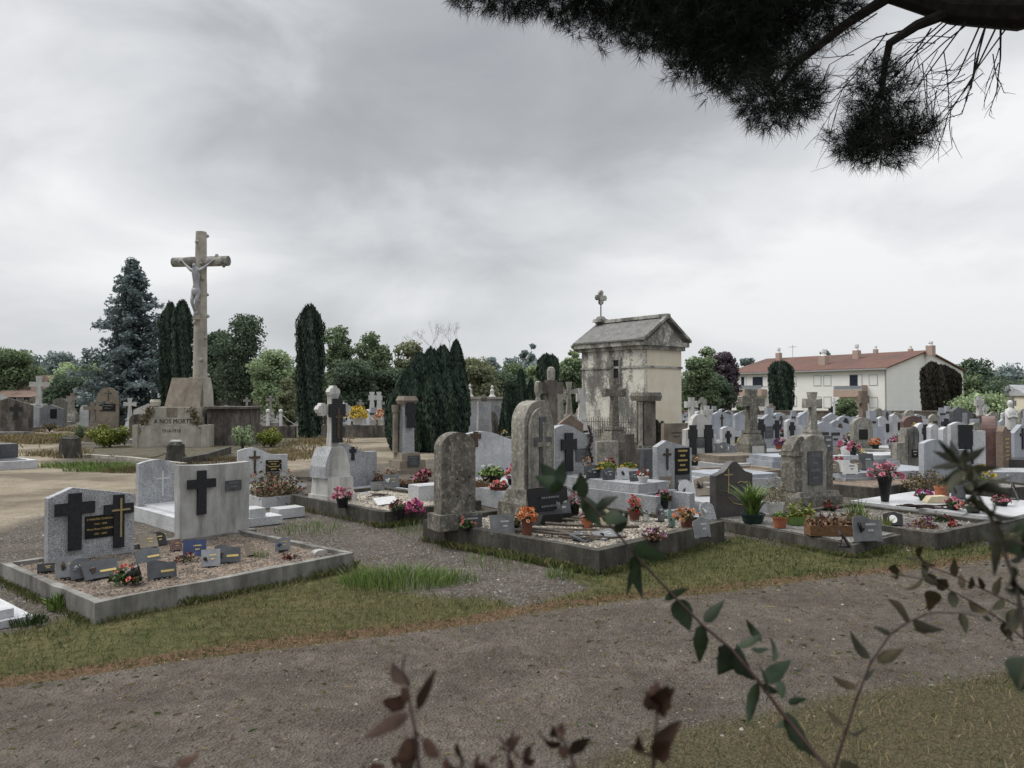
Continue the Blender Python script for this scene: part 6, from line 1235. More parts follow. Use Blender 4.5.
# ================================================================== explicit mid distance graves (px centre, d, kind, width, height, mat, features, label)
def midgrave(lb,px,d_,k_,w_,h_,m_,rz=TH-R(14),cross=None,plq=None,sl='gran_l',sh=.22,z=0,p=.8,sl_l=1.8,t_=.14,name='grave'):
    t=grave(name,lb,px,d=d_,rz=rz); hs=headstone(t,k_,w_,h_-z,t_,m_,p=p,z=z)
    if cross:
        for c in cross: add_cross(t,c[0],c[1],c[2],c[3],-t_/2,c[4],c[5] if len(c)>5 else .24,.3,.03,flare=.15)
    if plq:
        for c in plq: add_plaque(t,c[0],c[1],c[2],c[3],-t_/2,c[4],c[5] if len(c)>5 else 0,'slate_l')
    if sl: slab(t,w_+.1,sl_l,0,sh,sl,y0=t_/2+.05)
    return t
K1='cross_k'
mid=[
('wide blue grey headstone with a thin rusty cross, behind the two black crosses',724,31,'gable_left',1.55,1.35,'gran_b',[(-.2,.75,.48,.2,'iron',.1)],None),
('blue grey headstone turned sideways with a small dark cross, left of the pedestal cross',743,28.5,'wave',.95,1.35,'gran_b',[(.1,.8,.34,.18,K1,.2)],None),
('grey gabled headstone flanked by two black crosses, right of the pedestal cross',767,25.5,'gable',1.05,1.35,'gran_b',[(-.38,.2,1.0,.36,K1,.22),(.38,.4,.75,.34,K1,.22)],[(0,.55,.4,.4,'slate',2)]),
('small pale grey headstone with one black cross, before the left cypress',793,27,'wave',.8,1.15,'gran_l',[(-.15,.35,.7,.3,K1,.22)],[(.2,.4,.2,.15,'blk')]),
('pale grey gabled headstone with slit openings, left of the round bush',806,33,'gable',1.15,1.35,'gran_b',[(0,1.36,.4,.2,'whitep',.1)],[(.05,.6,.14,.25,'blk'),(.2,.6,.14,.25,'blk')]),
('blue grey twin topped headstone with dark lettering and a long tomb',828,24.2,'wave',1.15,1.15,'gran_b',None,[(-.25,.72,.35,.10,'letter_d'),(.25,.70,.4,.1,'letter_d'),(-.22,.58,.2,.06,'letter_d'),(.25,.55,.2,.06,'letter_d')]),
('blue grey headstone with a tall white cross on top, before the round bush',831,36,'gable',1.2,1.2,'gran_b',[(.1,1.15,.75,.5,'whitep',.13)],None),
('grey arched headstone with a black cross, under the round bush',844,32,'arch',.95,1.15,'gran_b',[(0,.5,.55,.3,K1,.25)],None),
('cross shaped stepped blue grey headstone, right of the red brown cross',871,27,'stepped',1.25,1.45,'gran_b',None,[(-.1,1.0,.5,.08,'letter_d')]),
('small pale headstone with a dark plaque beside the stepped blue grey one',884,31,'wave',.85,1.15,'gran_l',None,[(.1,.5,.2,.35,'blk')]),
('small pale headstone behind the streaked grey stone',896,33,'wave',.8,1.2,'gran_l',None,[(.1,.5,.2,.35,'blk')]),
('pale headstone with a black quatrefoil cross right of the streaked grey stone',921,24.5,'arch',.7,1.1,'gran_l',[(.08,.35,.7,.3,K1,.24)],None),
('blocky pale headstone with a narrow dark inset',936,22.5,'wave',.75,1.12,'gran_l',None,[(.1,.5,.16,.4,'blk')]),
('blocky pale headstone with a dark cross, right of the narrow inset one',948,21.8,'wave',.75,1.08,'gran_l',[(.08,.4,.55,.28,K1,.22)],None),
('large dark grey headstone with an etched tree',961,31,'gable_left',1.4,1.55,'slate',None,[(.1,.6,.35,.7,'gran_m')]),
('pale grey headstone with a rounded side before the small white cross',977,29,'rect',.8,1.1,'gran_b',[(.2,.3,.4,.2,K1,.22)],None),
('dark narrow headstone left of the reddish arched one',986,25,'rect',.55,1.3,'gran_k',None,None),
('dark tomb with a wide black slab, far right',1016,24,'rect',.9,.9,'gran_k',None,None),
('pale headstone with a thin dark cross at the right edge',1019,21.5,'gable',.8,1.15,'gran_b',[(0,.45,.6,.25,K1,.1)],None),
('long low grey tomb with clustered plaques in the middle right',822,20.5,'rect',.0001,.0001,'gran_b',None,None),
]
for a in mid:
    if 'long low grey tomb' in a[0]:
        t=grave('grave',a[0],a[1]+18,d=a[2],rz=R(8)); slab(t,3.0,1.3,0,.36,'gran_b'); slab(t,2.7,1.1,.363,.45,'gran_l',y0=-.2); continue
    if 'wide black slab' in a[0]: t=midgrave(*a[:7],rz=R(5),cross=a[7],plq=a[8]); slab(t,2.6,1.0,.23,.5,'gran_k',name='upper_slab'); continue
    midgrave(*a[:7],cross=a[7],plq=a[8])
# left side individually visible ones
midL=[('brown gothic headstone with a black plaque and engraved cross, left of the war memorial',108,43,'gothic',1.22,2.5,'brown',[(.05,1.75,.6,.36,'tan_d',.1)],[(.02,1.15,.85,.42,'blk',2)]),
('dark squat headstone directly left of the war memorial',139,33,'arch',.75,1.2,'tan_d',None,None),('white gabled headstone with a black cross behind the war memorial at left',148,40,'gable',1.4,1.6,'marble',[(.3,.8,.6,.4,K1,.25)],None),
('pale round topped headstone between brown crosses at left',85,44,'arch',.5,1.5,'gran_w',None,None),
('dark speckled rounded old headstone at far left',60,52,'round',.9,1.9,'moss',None,None),('low dark tomb row beside the light cross monument',51,48,'gable',1.6,1.5,'slate_l',None,[(.2,.6,.4,.6,'blk')]),('old grey tomb with a large black cross at the left edge',9,40,'gable',2.4,1.9,'tan_d',[(.4,.8,.75,.6,K1,.25)],None),
('grey blocky tomb with a black door panel at far left',27,46,'gable_left',1.5,1.6,'gran_m',None,[(-.2,.4,.35,.7,'blk')])]
for a in midL: midgrave(*a[:7],cross=a[7],plq=a[8],rz=R(6),sl='conc_l',sh=.15,sl_l=1.3)
t=grave('grave_monument','pale cross monument with a black cross on its pedestal, at left among the tombs',39,d=50,rz=R(6),cat='monument'); ped_cross(t,3.35,'marble',w_=1.25,cw=1.15,arm=.15,flare=.25,ct=.2); add_cross(t,0,.3,1.1,.8,-.56,K1,.28,.3,.05,flare=.3,name='black_cross'); slab(t,1.9,1.2,0,.2,'gran_w',y0=-.6)
t=grave('grave_monument','white stone obelisk with a cross behind the brown gothic headstone',121,d=48,rz=R(6),cat='monument'); t.scale=(1.05,1.05,1.06)
bm=B(); frust(bm,1.2,1,0,1.15,.95,.6); frust(bm,.85,.75,.6,.75,.65,2.0); frust(bm,.95,.8,2.0,.25,.22,2.7); obj('pedestal',bm,'moss_l',t); o=obj('cross',cross_bm(.5,.8,.15,.22,.3,.2),'moss_l',t); o.location=(0,0,2.65)
t=grave('grave_monument','small white carved cross beside the white obelisk',130,d=38,rz=R(6),cat='monument'); ped_cross(t,1.9,'marble',w_=.4,cw=.6,arm=.12,flare=.8,ct=.1)
t=grave('grave_monument','brown rusty cross before the pale round topped headstone',93,d=33,rz=R(6),cat='monument'); ped_cross(t,1.75,'brown',w_=.4,cw=.75,arm=.14,flare=.3,ct=.1)
t=grave('grave','dark boulder tomb with a light kerb at the left edge of the view',-22,d=20.5,rz=R(50)); bm=B(); box(bm,-1.3,1.1,-1.1,1.0,0,.22); obj('kerb',bm,'gran_l',t,bev=.01); bm=B(); box(bm,-1.1,.9,-.9,.8,.22,.235); obj('slab',bm,'slate',t); bm=B(); bmesh.ops.create_icosphere(bm,subdivisions=3,radius=.5); 
for v in bm.verts: v.co=Vector((v.co.x*1.0,v.co.y*.6,v.co.z*.75+.6))*(1+.12*mnoise.noise(v.co*3))
obj('boulder',bm,'slate_l',t); bm=B(); box(bm,-.2,1.0,.1,.8,.236,.62); obj('block',bm,'slate',t,bev=.01)
t=grave('grave_monument','red brown stone cross on a stepped base, before the apartment building',863,d=33,rz=R(25),cat='monument'); ped_cross(t,2.2,'f_brick',w_=.9,cw=.55,arm=.26,ct=.2)
t=grave('grave_monument','small white stone cross behind the large dark etched headstone',979,d=37,rz=R(25),cat='monument'); ped_cross(t,2.0,'marble',w_=.5,cw=.6,arm=.22,flare=.3,ct=.15)
t=grave('grave_monument','white painted cross on a white headstone behind the yellow bouquet, left',372,d=50,rz=R(10),cat='monument'); ped_cross(t,2.3,'pot_w',w_=.8,cw=.45,arm=.2,flare=.5,ct=.15)
t=grave('grave_monument','white painted cross on a white headstone behind the yellow bouquet, right',379,d=49,rz=R(10),cat='monument'); ped_cross(t,2.3,'pot_w',w_=.8,cw=.42,arm=.2,flare=.3,ct=.15)
for lb,px,d_,w_,h_,l_ in (('white vault with stained walls and a finial, behind the long pale tomb',472,37,1.2,1.85,1.3),('second white vault with round openings, left of the conical conifers',494,41,1.4,1.85,1.4)):
    t=thing('burial_vault',lb,'vault',P(px,d_),R(14)); bm=B(); box(bm,-w_/2,w_/2,-l_/2,l_/2,0,h_); obj('wall',bm,'render_w',t,bev=.01); bm=B(); box(bm,-w_/2-.1,w_/2+.1,-l_/2-.1,l_/2+.1,h_,h_+.12); obj('roof',bm,'tan',t,bev=.01); bm=B(); box(bm,-.28,.28,-l_/2-.02,-l_/2+.01,.2,1.5); obj('door',bm,'gran_m',t)
    bm=B(); lathe(bm,[(.2,h_+.12),(.1,h_+.25),(.12,h_+.45),(.05,h_+.55),(.08,h_+.65),(.02,h_+.75)],10,(-.1,0,0)); obj('finial',bm,'marble',t)
t=grave('grave_monument','dark narrow upright monument between the two white vaults',484,d=31,rz=R(14),cat='monument'); bm=B(); frust(bm,.6,.4,0,.5,.35,1.75); obj('stele',bm,'gran_m',t); bm=B(); lathe(bm,[(.12,1.75),(.14,1.9),(.05,2.05)],8); obj('finial',bm,'tan_d',t)
t=grave('grave_monument','pale openwork cross on a stepped base, left of the mausoleum wall',569,d=33,rz=R(20),cat='monument'); ped_cross(t,2.6,'moss_l',w_=.8,cw=.8,arm=.10,flare=1.0,ct=.1)
t=grave('grave_monument','white trefoil cross on a pedestal touching the mausoleum wall at left',560,d=30,rz=R(20),cat='monument'); ped_cross(t,2.35,'moss_l',w_=.7,cw=.5,arm=.16,flare=.6,ct=.12)
t=grave('grave_monument','white and black cross leaning near the left mausoleum wall',582,d=31,rz=R(20),cat='monument'); ped_cross(t,2.3,'marble',w_=.5,cw=.5,arm=.2,flare=.4,ct=.12,panel='blk')
potted('yellow bouquet beyond the path between two white posts',P(358,33,.75),'yellow','pot_w',(.2,.25,.3),.5,.5,60,.11,nl=40); potted('peach bouquet hung in front of the last white post',P(382,33.5,.75),'peach','pot_w',(.15,.2,.2),.35,.5,40,.1,nl=20)
t=bush('pink flowering shrub rising above graves, left of the conifer clump',395,433,22,406,'f_ppink',700,.08,name='flowering_shrub')
# ================================================================== filler graves
def inpoly(x,y,poly): return bool(sdf(np.array([x]),np.array([y]),poly)[0]>0)
GRP='graves of the far rows'
protos=[]
def proto(f,look,wt,g='grave',c='grave'):
    t=thing(g,'x',c,(0,0,-50),0); f(t); protos.append((t,look,wt))
def pv(k,w_,h_,m_,cr=None,pq=None,sl='gran_m',sh=.25,z=0,extra=None):
    def f(t):
        headstone(t,k,w_,h_,.13,m_,z=0,bev=0)
        if cr: add_cross(t,cr[0],cr[1],cr[2],cr[3],-.065,cr[4],.22,.3,.03,flare=.2)
        if pq: add_plaque(t,pq[0],pq[1],pq[2],pq[3],-.065,pq[4],0)
        if sl: slab(t,w_+.1,1.7,0,sh,sl,y0=.12,bev=0)
        if extra: extra(t)
    return f
proto(pv('wave',1.0,1.0,'gran_l',(-.25,.35,.5,.25,K1),(.2,.4,.3,.25,'blk')),'pale granite grave with dark cross, plaque',9)
proto(pv('gable_left',1.05,1.05,'gran_b',(.0,.4,.5,.22,'bronze'),None),'blue grey grave with bronze cross',8)
proto(pv('rect',.9,.85,'gran_w',None,(0,.35,.5,.3,'slate')),'white square grave with slate panel',5)
proto(pv('arch',.8,1.15,'moss_l',None,(0,.5,.35,.3,'blk'),'conc_l'),'lichened arched grave with black plaque',8)
proto(pv('wave_r',1.0,.95,'gran_m',None,(.1,.3,.25,.4,'slate')),'grey granite grave with slate inset',8)
proto(pv('gable',.9,1.0,'gran_k',(0,.35,.45,.2,'gold'),None,'gran_k'),'dark polished grave with gilt cross',6)
proto(pv('round',.75,1.0,'marble',(0,.35,.5,.3,K1),None,'gran_b'),'white round-topped grave with black cross',4)
proto(pv('stepped',1.1,1.2,'gran_b',None,(0,.8,.5,.1,'letter_d')),'stepped blue grey cross shaped grave',4)
proto(pv('gothic',.6,1.25,'tan_d',None,None,'conc'),'blackened gothic grave',5)
proto(pv('arch',.9,1.05,'gran_r',(0,.45,.4,.2,'gold'),None,'gran_r'),'reddish granite arched grave',2)
def pc(mat,h,w_,arm,fl,slm): 
    def f(t): ped_cross(t,h,mat,w_=w_,cw=.6,arm=arm,flare=fl,ct=.14); slab(t,1.0,1.7,0,.2,slm,y0=-.35,bev=0)
    return f
proto(pc('marble',1.75,.6,.2,.3,'gran_w'),'white cross monument on pale slab',2.5); proto(pc('moss_l',1.9,.6,.16,.6,'conc_l'),'weathered trefoil cross monument',2.5); proto(pc('cross_k',1.4,.35,.2,.2,'gran_m'),'black cross on grey slab',2); proto(pc('brown',1.55,.5,.22,.1,'conc_l'),'brown stone cross monument',3)
def chapel(t):
    bm=B(); box(bm,-.8,.8,-.9,.9,0,1.7); obj('wall',bm,'tan',t); bm=B(); prism(bm,[(-.95,1.703),(.95,1.703),(0,2.25)],-1.0,1.0); obj('roof',bm,'conc',t); bm=B(); box(bm,-.3,.3,-.92,-.89,.1,1.4); obj('door',bm,'slate',t)
zones=[(-900,35,'at far left edge'),(35,100,'left of brown gothic headstone'),(100,200,'behind the war memorial'),(200,300,'between calvary and lone cypress'),(300,400,'right of the lone cypress'),(400,470,'behind the conifer clump'),(470,575,'left of the mausoleum'),(575,690,'around the mausoleum'),(690,740,'right of the mausoleum'),(740,800,'near the left facade cypress'),(800,860,'below the apartment balcony'),(860,925,'before the facade right end'),(925,975,'before the brown cypress'),(975,3000,'at far right')]
def zone(px):
    for a,b,n in zones:
        if a<=px<b: return n
auto=[]
wts=[p[2] for p in protos]
placed=[(o.location.x,o.location.y) for o in col.objects if o.parent is None and o.get('category') in ('grave','monument','gravestone','mausoleum','war memorial','calvary','vault','conifer','cypress','statue') ]
ux,uy=math.cos(TH),math.sin(TH); nxv,nyv=math.sin(TH),-math.cos(TH)
random.seed(21)
cand=[]
for i in range(-70,95):
    for j in range(-60,40):
        x=i*1.58*ux+j*2.9*nxv+random.uniform(-.15,.15); y=30+i*1.58*uy+j*2.9*nyv+random.uniform(-.15,.15)
        if y<17.5 or y>76: continue
        px=512+F*x/y
        if px<-30 or px>1050: continue
        if any((x-a)**2+(y-b)**2<1.1**2*(1.25 if y<40 else 1) for a,b in placed): continue
        if sdf(np.array([x]),np.array([y]),SAND)[0]>-.8: continue
        if sdf(np.array([x]),np.array([y]),ISLAND)[0]>-1.0 or sdf(np.array([x]),np.array([y]),FARGRASS)[0]>.0: continue
        if px<470 and y<33: continue
        if 470<=px<700 and y<24: continue
        if 585<=px<690 and y<37: continue
        if px>700 and y<22.5: continue
        # mausoleum footprint
        rx=(x-cm.x)*math.cos(AM)+(y-cm.y)*math.sin(AM); ry=-(x-cm.x)*math.sin(AM)+(y-cm.y)*math.cos(AM)
        if -1.2<rx<MW+1.0 and -1.5<ry<ML+1: continue
        if px>725 and y>52: continue
        if px>400 and y>40 and random.random()<.22: continue
        if px>400 and y>62 and random.random()<.35: continue
        cand.append((y,x,px))
random.shuffle(cand)
print('filler candidates',len(cand))
L_=[c for c in cand if c[2]<585]; R_=sorted([c for c in cand if c[2]>=585]); print('left/right',len(L_),len(R_)); L_=L_[:170]; cand=sorted(L_+R_[:296-len(L_)])
gnear=[]
for y,x,px in cand:
    zc_='left' if px<470 else 'right'
    pr=random.choices(protos,[w_*(2.2 if ('cross monument' in l or 'lichened' in l or 'blackened' in l or 'chapel' in l) and px<600 else 1) for _,l,w_ in protos])[0]
    s_=random.uniform(.88,1.12)
    o=dup(pr[0],(x,y,0),TH-R(14)+random.uniform(-.1,.1) if px>470 else R(12)+random.uniform(-.15,.15),'x',GRP,s_*(1.25 if px<140 else 1.0)*random.uniform(.85,1.15)); auto.append((o,pr[1],px,y)); gnear.append((x,y,px))
for pr in protos:
    for ch in list(pr[0].children):
        for g in list(ch.children): bpy.data.objects.remove(g)
        bpy.data.objects.remove(ch)
    bpy.data.objects.remove(pr[0])
# flowers & plaques on the filler graves
fp=[]
for fl,mx_,lk in (('red','white','red and white'),('pink','magenta','pink'),('yellow','white','yellow and white'),('orange','peach','orange'),('purple','ppink','purple'),('white','white','white'),('dred','pink','dark red')):
    o=potted('x',(0,0,-50),fl,random.choice(['pot_k','terra','pot_g']),(.08,.11,.15),.2,.24,16,.06,mix=mx_,nl=36,ls=.06); fp.append((o,lk+' bouquet in a pot'))
pq=[(memplaque('x',(0,0,-50),0,.3,.26,m_,sh,.3,mo,0),lk) for m_,sh,mo,lk in (('slate','book','slate_l','dark slate plaque'),('plq_w','arch',None,'white plaque'),('slate_l','rect','bronze','grey plaque'),('brown','wave',None,'brown plaque'))]
extra=[]
# extra rich clutter on the right mid tombs, plus filler
sites=[(x,y,px) for x,y,px in gnear if y<52]; random.shuffle(sites)
# mid list sites
for a in mid:
    p=P(a[1],a[2]); sites.insert(0,(p.x,p.y,a[1]))
for (x,y,px) in sites[:185]:
    rz=TH-R(14) if px>470 else R(12); k=random.choice((1,2,2,3)) if px>650 and y<36 else random.choice((1,1,2))
    for _ in range(k):
        lx=random.uniform(-.4,.4); ly=-random.uniform(.35,1.1); X=x+lx*math.cos(rz)-ly*math.sin(rz); Y=y+lx*math.sin(rz)+ly*math.cos(rz)
        if random.random()<.55: pr=random.choice(fp); g_='bouquets on the far graves'
        else: pr=random.choice(pq); g_='memorial plaques on the far graves'
        o=dup(pr[0],(X,Y,.24),rz+random.uniform(-.5,.5),'x',g_,random.uniform(.7,1.1)); extra.append((o,pr[1],512+F*X/Y,Y))
# clustered plaques on the long low grey tomb in the middle right
for i in range(16):
    px=792+random.uniform(0,72); pr=random.choice(pq+pq+fp[1:2]); p=P(px,19.6+random.uniform(-.3,.3),.455); o=dup(pr[0],p,R(8)+random.uniform(-.3,.3),'x','memorial plaques on the far graves' if 'plaque' in pr[1] else 'bouquets on the far graves',random.uniform(.8,1.2)); extra.append((o,pr[1],px,p.y))
for pr in fp+pq:
    for ch in list(pr[0].children): bpy.data.objects.remove(ch)
    bpy.data.objects.remove(pr[0])
ORD=['first','second','third','fourth','fifth','sixth','seventh','eighth','ninth','tenth','eleventh','twelfth','thirteenth','fourteenth','fifteenth','sixteenth','seventeenth','eighteenth','nineteenth','twentieth']+['%dth'%k for k in range(21,60)]
def autolabel(lst):
    from collections import defaultdict
    gr=defaultdict(list)
    for it in lst:
        band='near rows' if it[3]<30 else ('middle rows' if it[3]<45 else 'distant rows'); gr[(it[1],zone(it[2]),band)].append(it)
    for (lk,z_,bd),its in gr.items():
        its.sort(key=lambda q:q[2]); n=len(its)
        for i,it in enumerate(its):
            if n==1: s_='%s, %s %s'%(lk,bd,z_)
            else: s_='%s %s from left, %s %s'%(ORD[i],lk,bd,z_)
            it[0]['label']=' '.join(s_.split()[:16])
autolabel(auto); autolabel(extra)
for px in (905,914,926):pass
# ================================================================== overhead pine
pn=thing('pine_tree','overhanging dark umbrella pine whose needled boughs and bare twigs fill the upper right','pine tree',(5.6,5.0,0),0)
PO=Vector((5.6,5.0,0))
bm=B(); L0=[(5.6,5.0,0),(5.5,5.0,1.8),(5.3,5.1,3.6),(4.9,5.4,4.7)]
tube(bm,[Vector(p)-PO for p in L0],[.30,.26,.23,.20],12)
limb=[PD(1120,-20,5.6),PD(1024,6,5.9),PD(960,4,6.1),PD(900,-12,6.3),PD(830,-30,6.6),PD(740,-45,7.0),PD(640,-60,7.4),PD(540,-70,7.8)]
obj('trunk',bm,'bark',pn)
bm=B(); tube(bm,[Vector(L0[2])-PO]+[p-PO for p in limb],[.21,.19,.16,.13,.10,.09,.07,.05,.03],10)
br=[[PD(960,6,6.1),PD(920,22,6.1),PD(893,40,6.1),PD(888,62,6.15),PD(884,95,6.15)],[PD(900,-12,6.3),PD(850,20,6.4),PD(800,60,6.5),PD(775,90,6.5)],[PD(740,-45,7),PD(700,0,7),PD(660,30,7)],[PD(640,-60,7.4),PD(590,-10,7.4),PD(560,10,7.4)]]
for b_ in br: tube(bm,[p-PO for p in b_],np.linspace(.05,.018,len(b_)),7)
obj('limb',bm,'bark',pn)
# bare twig fan
bm=B(); random.seed(5)
def fan(p,q,r,n,dep):
    mid=(p+q)/2+Vector((random.uniform(-1,1),random.uniform(-.5,.5),random.uniform(-1,1)))*(q-p).length*.07; tube(bm,[p-PO,mid-PO,q-PO],[r*.75,r*.55,r*.32],4)
    if dep:
        d_=(q-p)
        for s_ in np.linspace(.3,1,n):
            b0=p.lerp(q,s_); dd=(Matrix.Rotation(random.uniform(-.75,.75),3,'Y')@d_)*random.uniform(.3,.6); dd.y+=random.uniform(-.1,.1); fan(b0,b0+dd,r*.55,4,dep-1)
for a,b,d0 in (((955,16),(862,112),6.1),((950,16),(842,98),6.1),((940,18),(832,62),6.2),((970,18),(895,118),6.0),((985,20),(925,110),6.0),((990,22),(950,115),5.95),((965,18),(880,90),6.1),((975,18),(910,75),6.05),((1010,26),(965,112),5.9),((990,22),(975,85),5.9),((1005,25),(1000,90),5.85),((890,30),(833,100),6.2),((880,10),(832,40),6.3),((1000,25),(940,125),5.9),((935,25),(890,85),6.1)):
    fan(PD(*a,d0),PD(*b,d0+random.uniform(-.3,.3)),.011,4,2)
obj('bare_twigs',bm,'bark',pn)
def needles(balls,n_t,nn_,L,wd):
    b=np.array([[*(PD(px,py,d)-PO),r*d/F,r*ry*d/F] for px,py,d,r,ry in balls]); wgt=b[:,3]**2*b[:,4]; k=rng.choice(len(b),n_t,p=wgt/wgt.sum())
    d=rng.normal(size=(n_t,3)); d/=np.linalg.norm(d,axis=1,keepdims=True); q=rng.random(n_t)**.42
    C=b[k,:3]+d*np.stack([b[k,3],b[k,3],b[k,4]],1)*q[:,None]; ax=d+np.array([0,0,.15])+rng.normal(size=(n_t,3))*.5; ax/=np.linalg.norm(ax,axis=1,keepdims=True)
    m=n_t*nn_; C=np.repeat(C,nn_,0); A=np.repeat(ax,nn_,0)*.75+rng.normal(size=(m,3))*.55; A/=np.linalg.norm(A,axis=1,keepdims=True); C=C+np.repeat(ax,nn_,0)*rng.uniform(-.05,.03,(m,1))
    S=np.cross(A,rng.normal(size=(m,3))); S/=np.linalg.norm(S,axis=1,keepdims=True); l=L*rng.uniform(.7,1.1,m)[:,None]
    V=np.stack([C-S*wd,C+S*wd,C+A*l],1).reshape(-1,3); return V,np.arange(3*m).reshape(m,3),np.repeat(rng.random(m),3)
balls=[(778,94,6.5,50,.66),(756,70,6.6,30,.8),(800,96,6.5,30,.7),(735,40,6.8,50,.9),(700,25,6.9,50,.9),(770,20,6.7,55,1),(820,0,6.6,50,.8),(660,5,7.1,50,.8),(620,-10,7.3,46,.8),(720,-10,7,60,1),(660,-40,7.2,60,1),(590,-12,7.4,38,.9),(565,-15,7.5,40,.8),(606,22,7.3,18,.8),(600,40,7.3,14,.7),(575,28,7.4,14,.7),(530,-8,7.6,30,.8),(505,-10,7.7,30,.8),(478,-12,7.8,26,.8),(460,-14,7.8,20,.8),(690,66,6.9,26,.6),(720,82,6.8,22,.7),(520,12,7.6,12,.6),(640,40,7.1,22,.6),
 (888,138,6.15,40,.72),(858,135,6.15,32,.7),(912,130,6.1,28,.8),(882,95,6.2,34,1.2),(870,150,6.1,32,.5)]
V1,F1,T1=needles(balls[:24],6200,22,.15,.0022); 
npmesh('needles',V1,F1,'pine',pn,T1)
V1,F1,T1=needles(balls[24:],760,22,.13,.0018); npmesh('hanging_needle_clump',V1,F1,'pine',pn,T1)
# unseen crown mass added above and behind the viewer to shade the foreground
balls=[(px,py,d,r,.6) for px,py,d,r in ((900,-140,6,110),(760,-180,6.3,120),(600,-180,6.8,120),(1050,-100,5.6,100),(700,-420,6,150),(950,-420,5.5,160),(500,-330,6.5,120),(850,-700,5,170),(1100,-700,5,170),(650,-800,5,150))]
V1,F1,T1=needles(balls,3200,14,.22,.006); npmesh('shade_needles',V1,F1,'pine',pn,T1)
# ================================================================== foreground shrub
K['stemd']=plain('dark_stem',(.02,.014,.010),.8,.4,60)
C1=lambda x,y:(640+x/2.495,460+y/2.495)
def leafgeo(base,tip,w_,fold=.35,curve=.12,side=None):
    base=Vector(base);tip=Vector(tip); d_=tip-base; L=d_.length; d_.normalize(); view=(base-Vector((0,0,H))).normalized()
    s_=d_.cross(view).normalized(); nrm=s_.cross(d_).normalized(); ang=random.uniform(-.8,.8); s_=(Matrix.Rotation(ang,3,d_)@s_); nrm=(Matrix.Rotation(ang,3,d_)@nrm)
    V=[];F_=[];m=11
    for i in range(m+1):
        u=i/m; c=base+d_*L*u+nrm*curve*L*math.sin(u*PI)*1.0; ww=w_*.5*(math.sin(PI*u**.66)**.95 if 0<u<1 else .0)+.0004
        ww*=random.uniform(.88,1.1)
        V+=[c+s_*ww+nrm*fold*ww,c,c-s_*ww+nrm*fold*ww]
    for i in range(m): a=3*i; F_+=[(a,a+1,a+4,a+3),(a+1,a+2,a+5,a+4)]
    return V,F_
def build_leaves(lst,parent,mat,name='leaves'):
    V=[];Fc=[];T=[]
    for base,tip,w_ in lst:
        v,f=leafgeo(base,tip,w_,fold=random.uniform(.1,.5),curve=random.uniform(-.12,.18)); o=len(V); V+=[tuple(q) for q in v]; Fc+=[tuple(o+i for i in q) for q in f]; tt=random.uniform(.05,.8); T+=[min(1,max(0,tt+(.22 if i%3==1 else random.uniform(-.08,.08)))) for i in range(len(v))]
    return npmesh(name,np.array(V),np.array(Fc),mat,parent,np.array(T),smooth=True)
def px_leaves(lst,dbase,conv=None,wscale=1.0):
    out=[]
    for a,b,w_ in lst:
        if conv: a=conv(*a); b=conv(*b); w_=w_/conv.__defaults__[0] if conv.__defaults__ else w_
        d0=dbase+random.uniform(-.02,.02); d1=d0+random.uniform(-.03,.03); out.append((PD(*a,d0)-SO,PD(*b,d1)-SO,w_*d0/F*1.0))
    return out
cA=lambda x,y,k=2.495:(640+x/k,460+y/k)
cB_=lambda x,y,k=5.12:(540+x/k,400+y/k)
cC=lambda x,y,k=3.01:(340+x/k,540+y/k)
cI=lambda x,y,k=1.0:(x,y)
SO=Vector((.30,.62,0))
def shoot(par,path,conv,d0,d1,r0,r1,leaves,mat,smat='stemr',ws=1.0):
    pts=[conv(*p) for p in path]; n=len(pts); P3=[PD(*p,d0+(d1-d0)*i/(n-1))-SO for i,p in enumerate(pts)]
    bm=B(); tube(bm,P3,[q_*.68 for q_ in np.linspace(r0,r1,n)],7); st=obj('stem',bm,smat,par,smooth=True)
    out=[]
    for a,b,w_ in leaves:
        a=conv(*a); b=conv(*b); k=conv.__defaults__[0]; j=min(range(n),key=lambda i:(pts[i][0]-a[0])**2+(pts[i][1]-a[1])**2); dd=d0+(d1-d0)*j/(n-1); out.append((PD(*a,dd)-SO,PD(*b,dd+random.uniform(-.03,.03))-SO,w_/k*dd/F*(1.0 if mat=='lv_g' else 1.5 if par.name!='shrub' else .95*ws)))
    build_leaves(out,st,mat); return st
sh=thing('shrub','near dark leaved shrub with long arching red stems across the lower right corner','shrub',SO,0)
shoot(sh,[(500,900),(470,768),(430,725),(350,625),(290,545),(225,468),(155,410),(90,345),(0,250),(-64,175),(-130,105),(-190,65),(-215,45)],cA,.80,1.10,.0038,.0016,
 [((90,345),(122,424),52),((155,400),(208,347),30),((150,408),(145,502),36),((225,468),(190,532),62),((235,462),(282,545),70),((290,550),(265,655),28),((305,548),(372,495),38),((345,545),(350,592),22),((365,600),(412,590),18),((355,628),(432,735),62),((240,460),(302,430),22),((330,500),(322,440),16),((300,450),(262,395),18),((275,470),(318,465),20),((320,570),(290,500),30),
 ((-20,215),(66,245),40),((0,255),(-35,340),36),((-15,235),(5,345),30),((60,345),(120,318),22),((-60,180),(-30,130),26),((-110,120),(-55,90),30),((-140,95),(-150,30),34),((-150,95),(-80,135),60),((-130,105),(-95,165),52),((-200,60),(-262,40),40),((-205,55),(-250,5),36),((-195,60),(-190,0),34),((-190,62),(-230,80),32),((-165,80),(-120,40),30),((-90,140),(-30,150),40),((300,560),(345,575),22),((360,640),(330,660),22)],'lv_g')
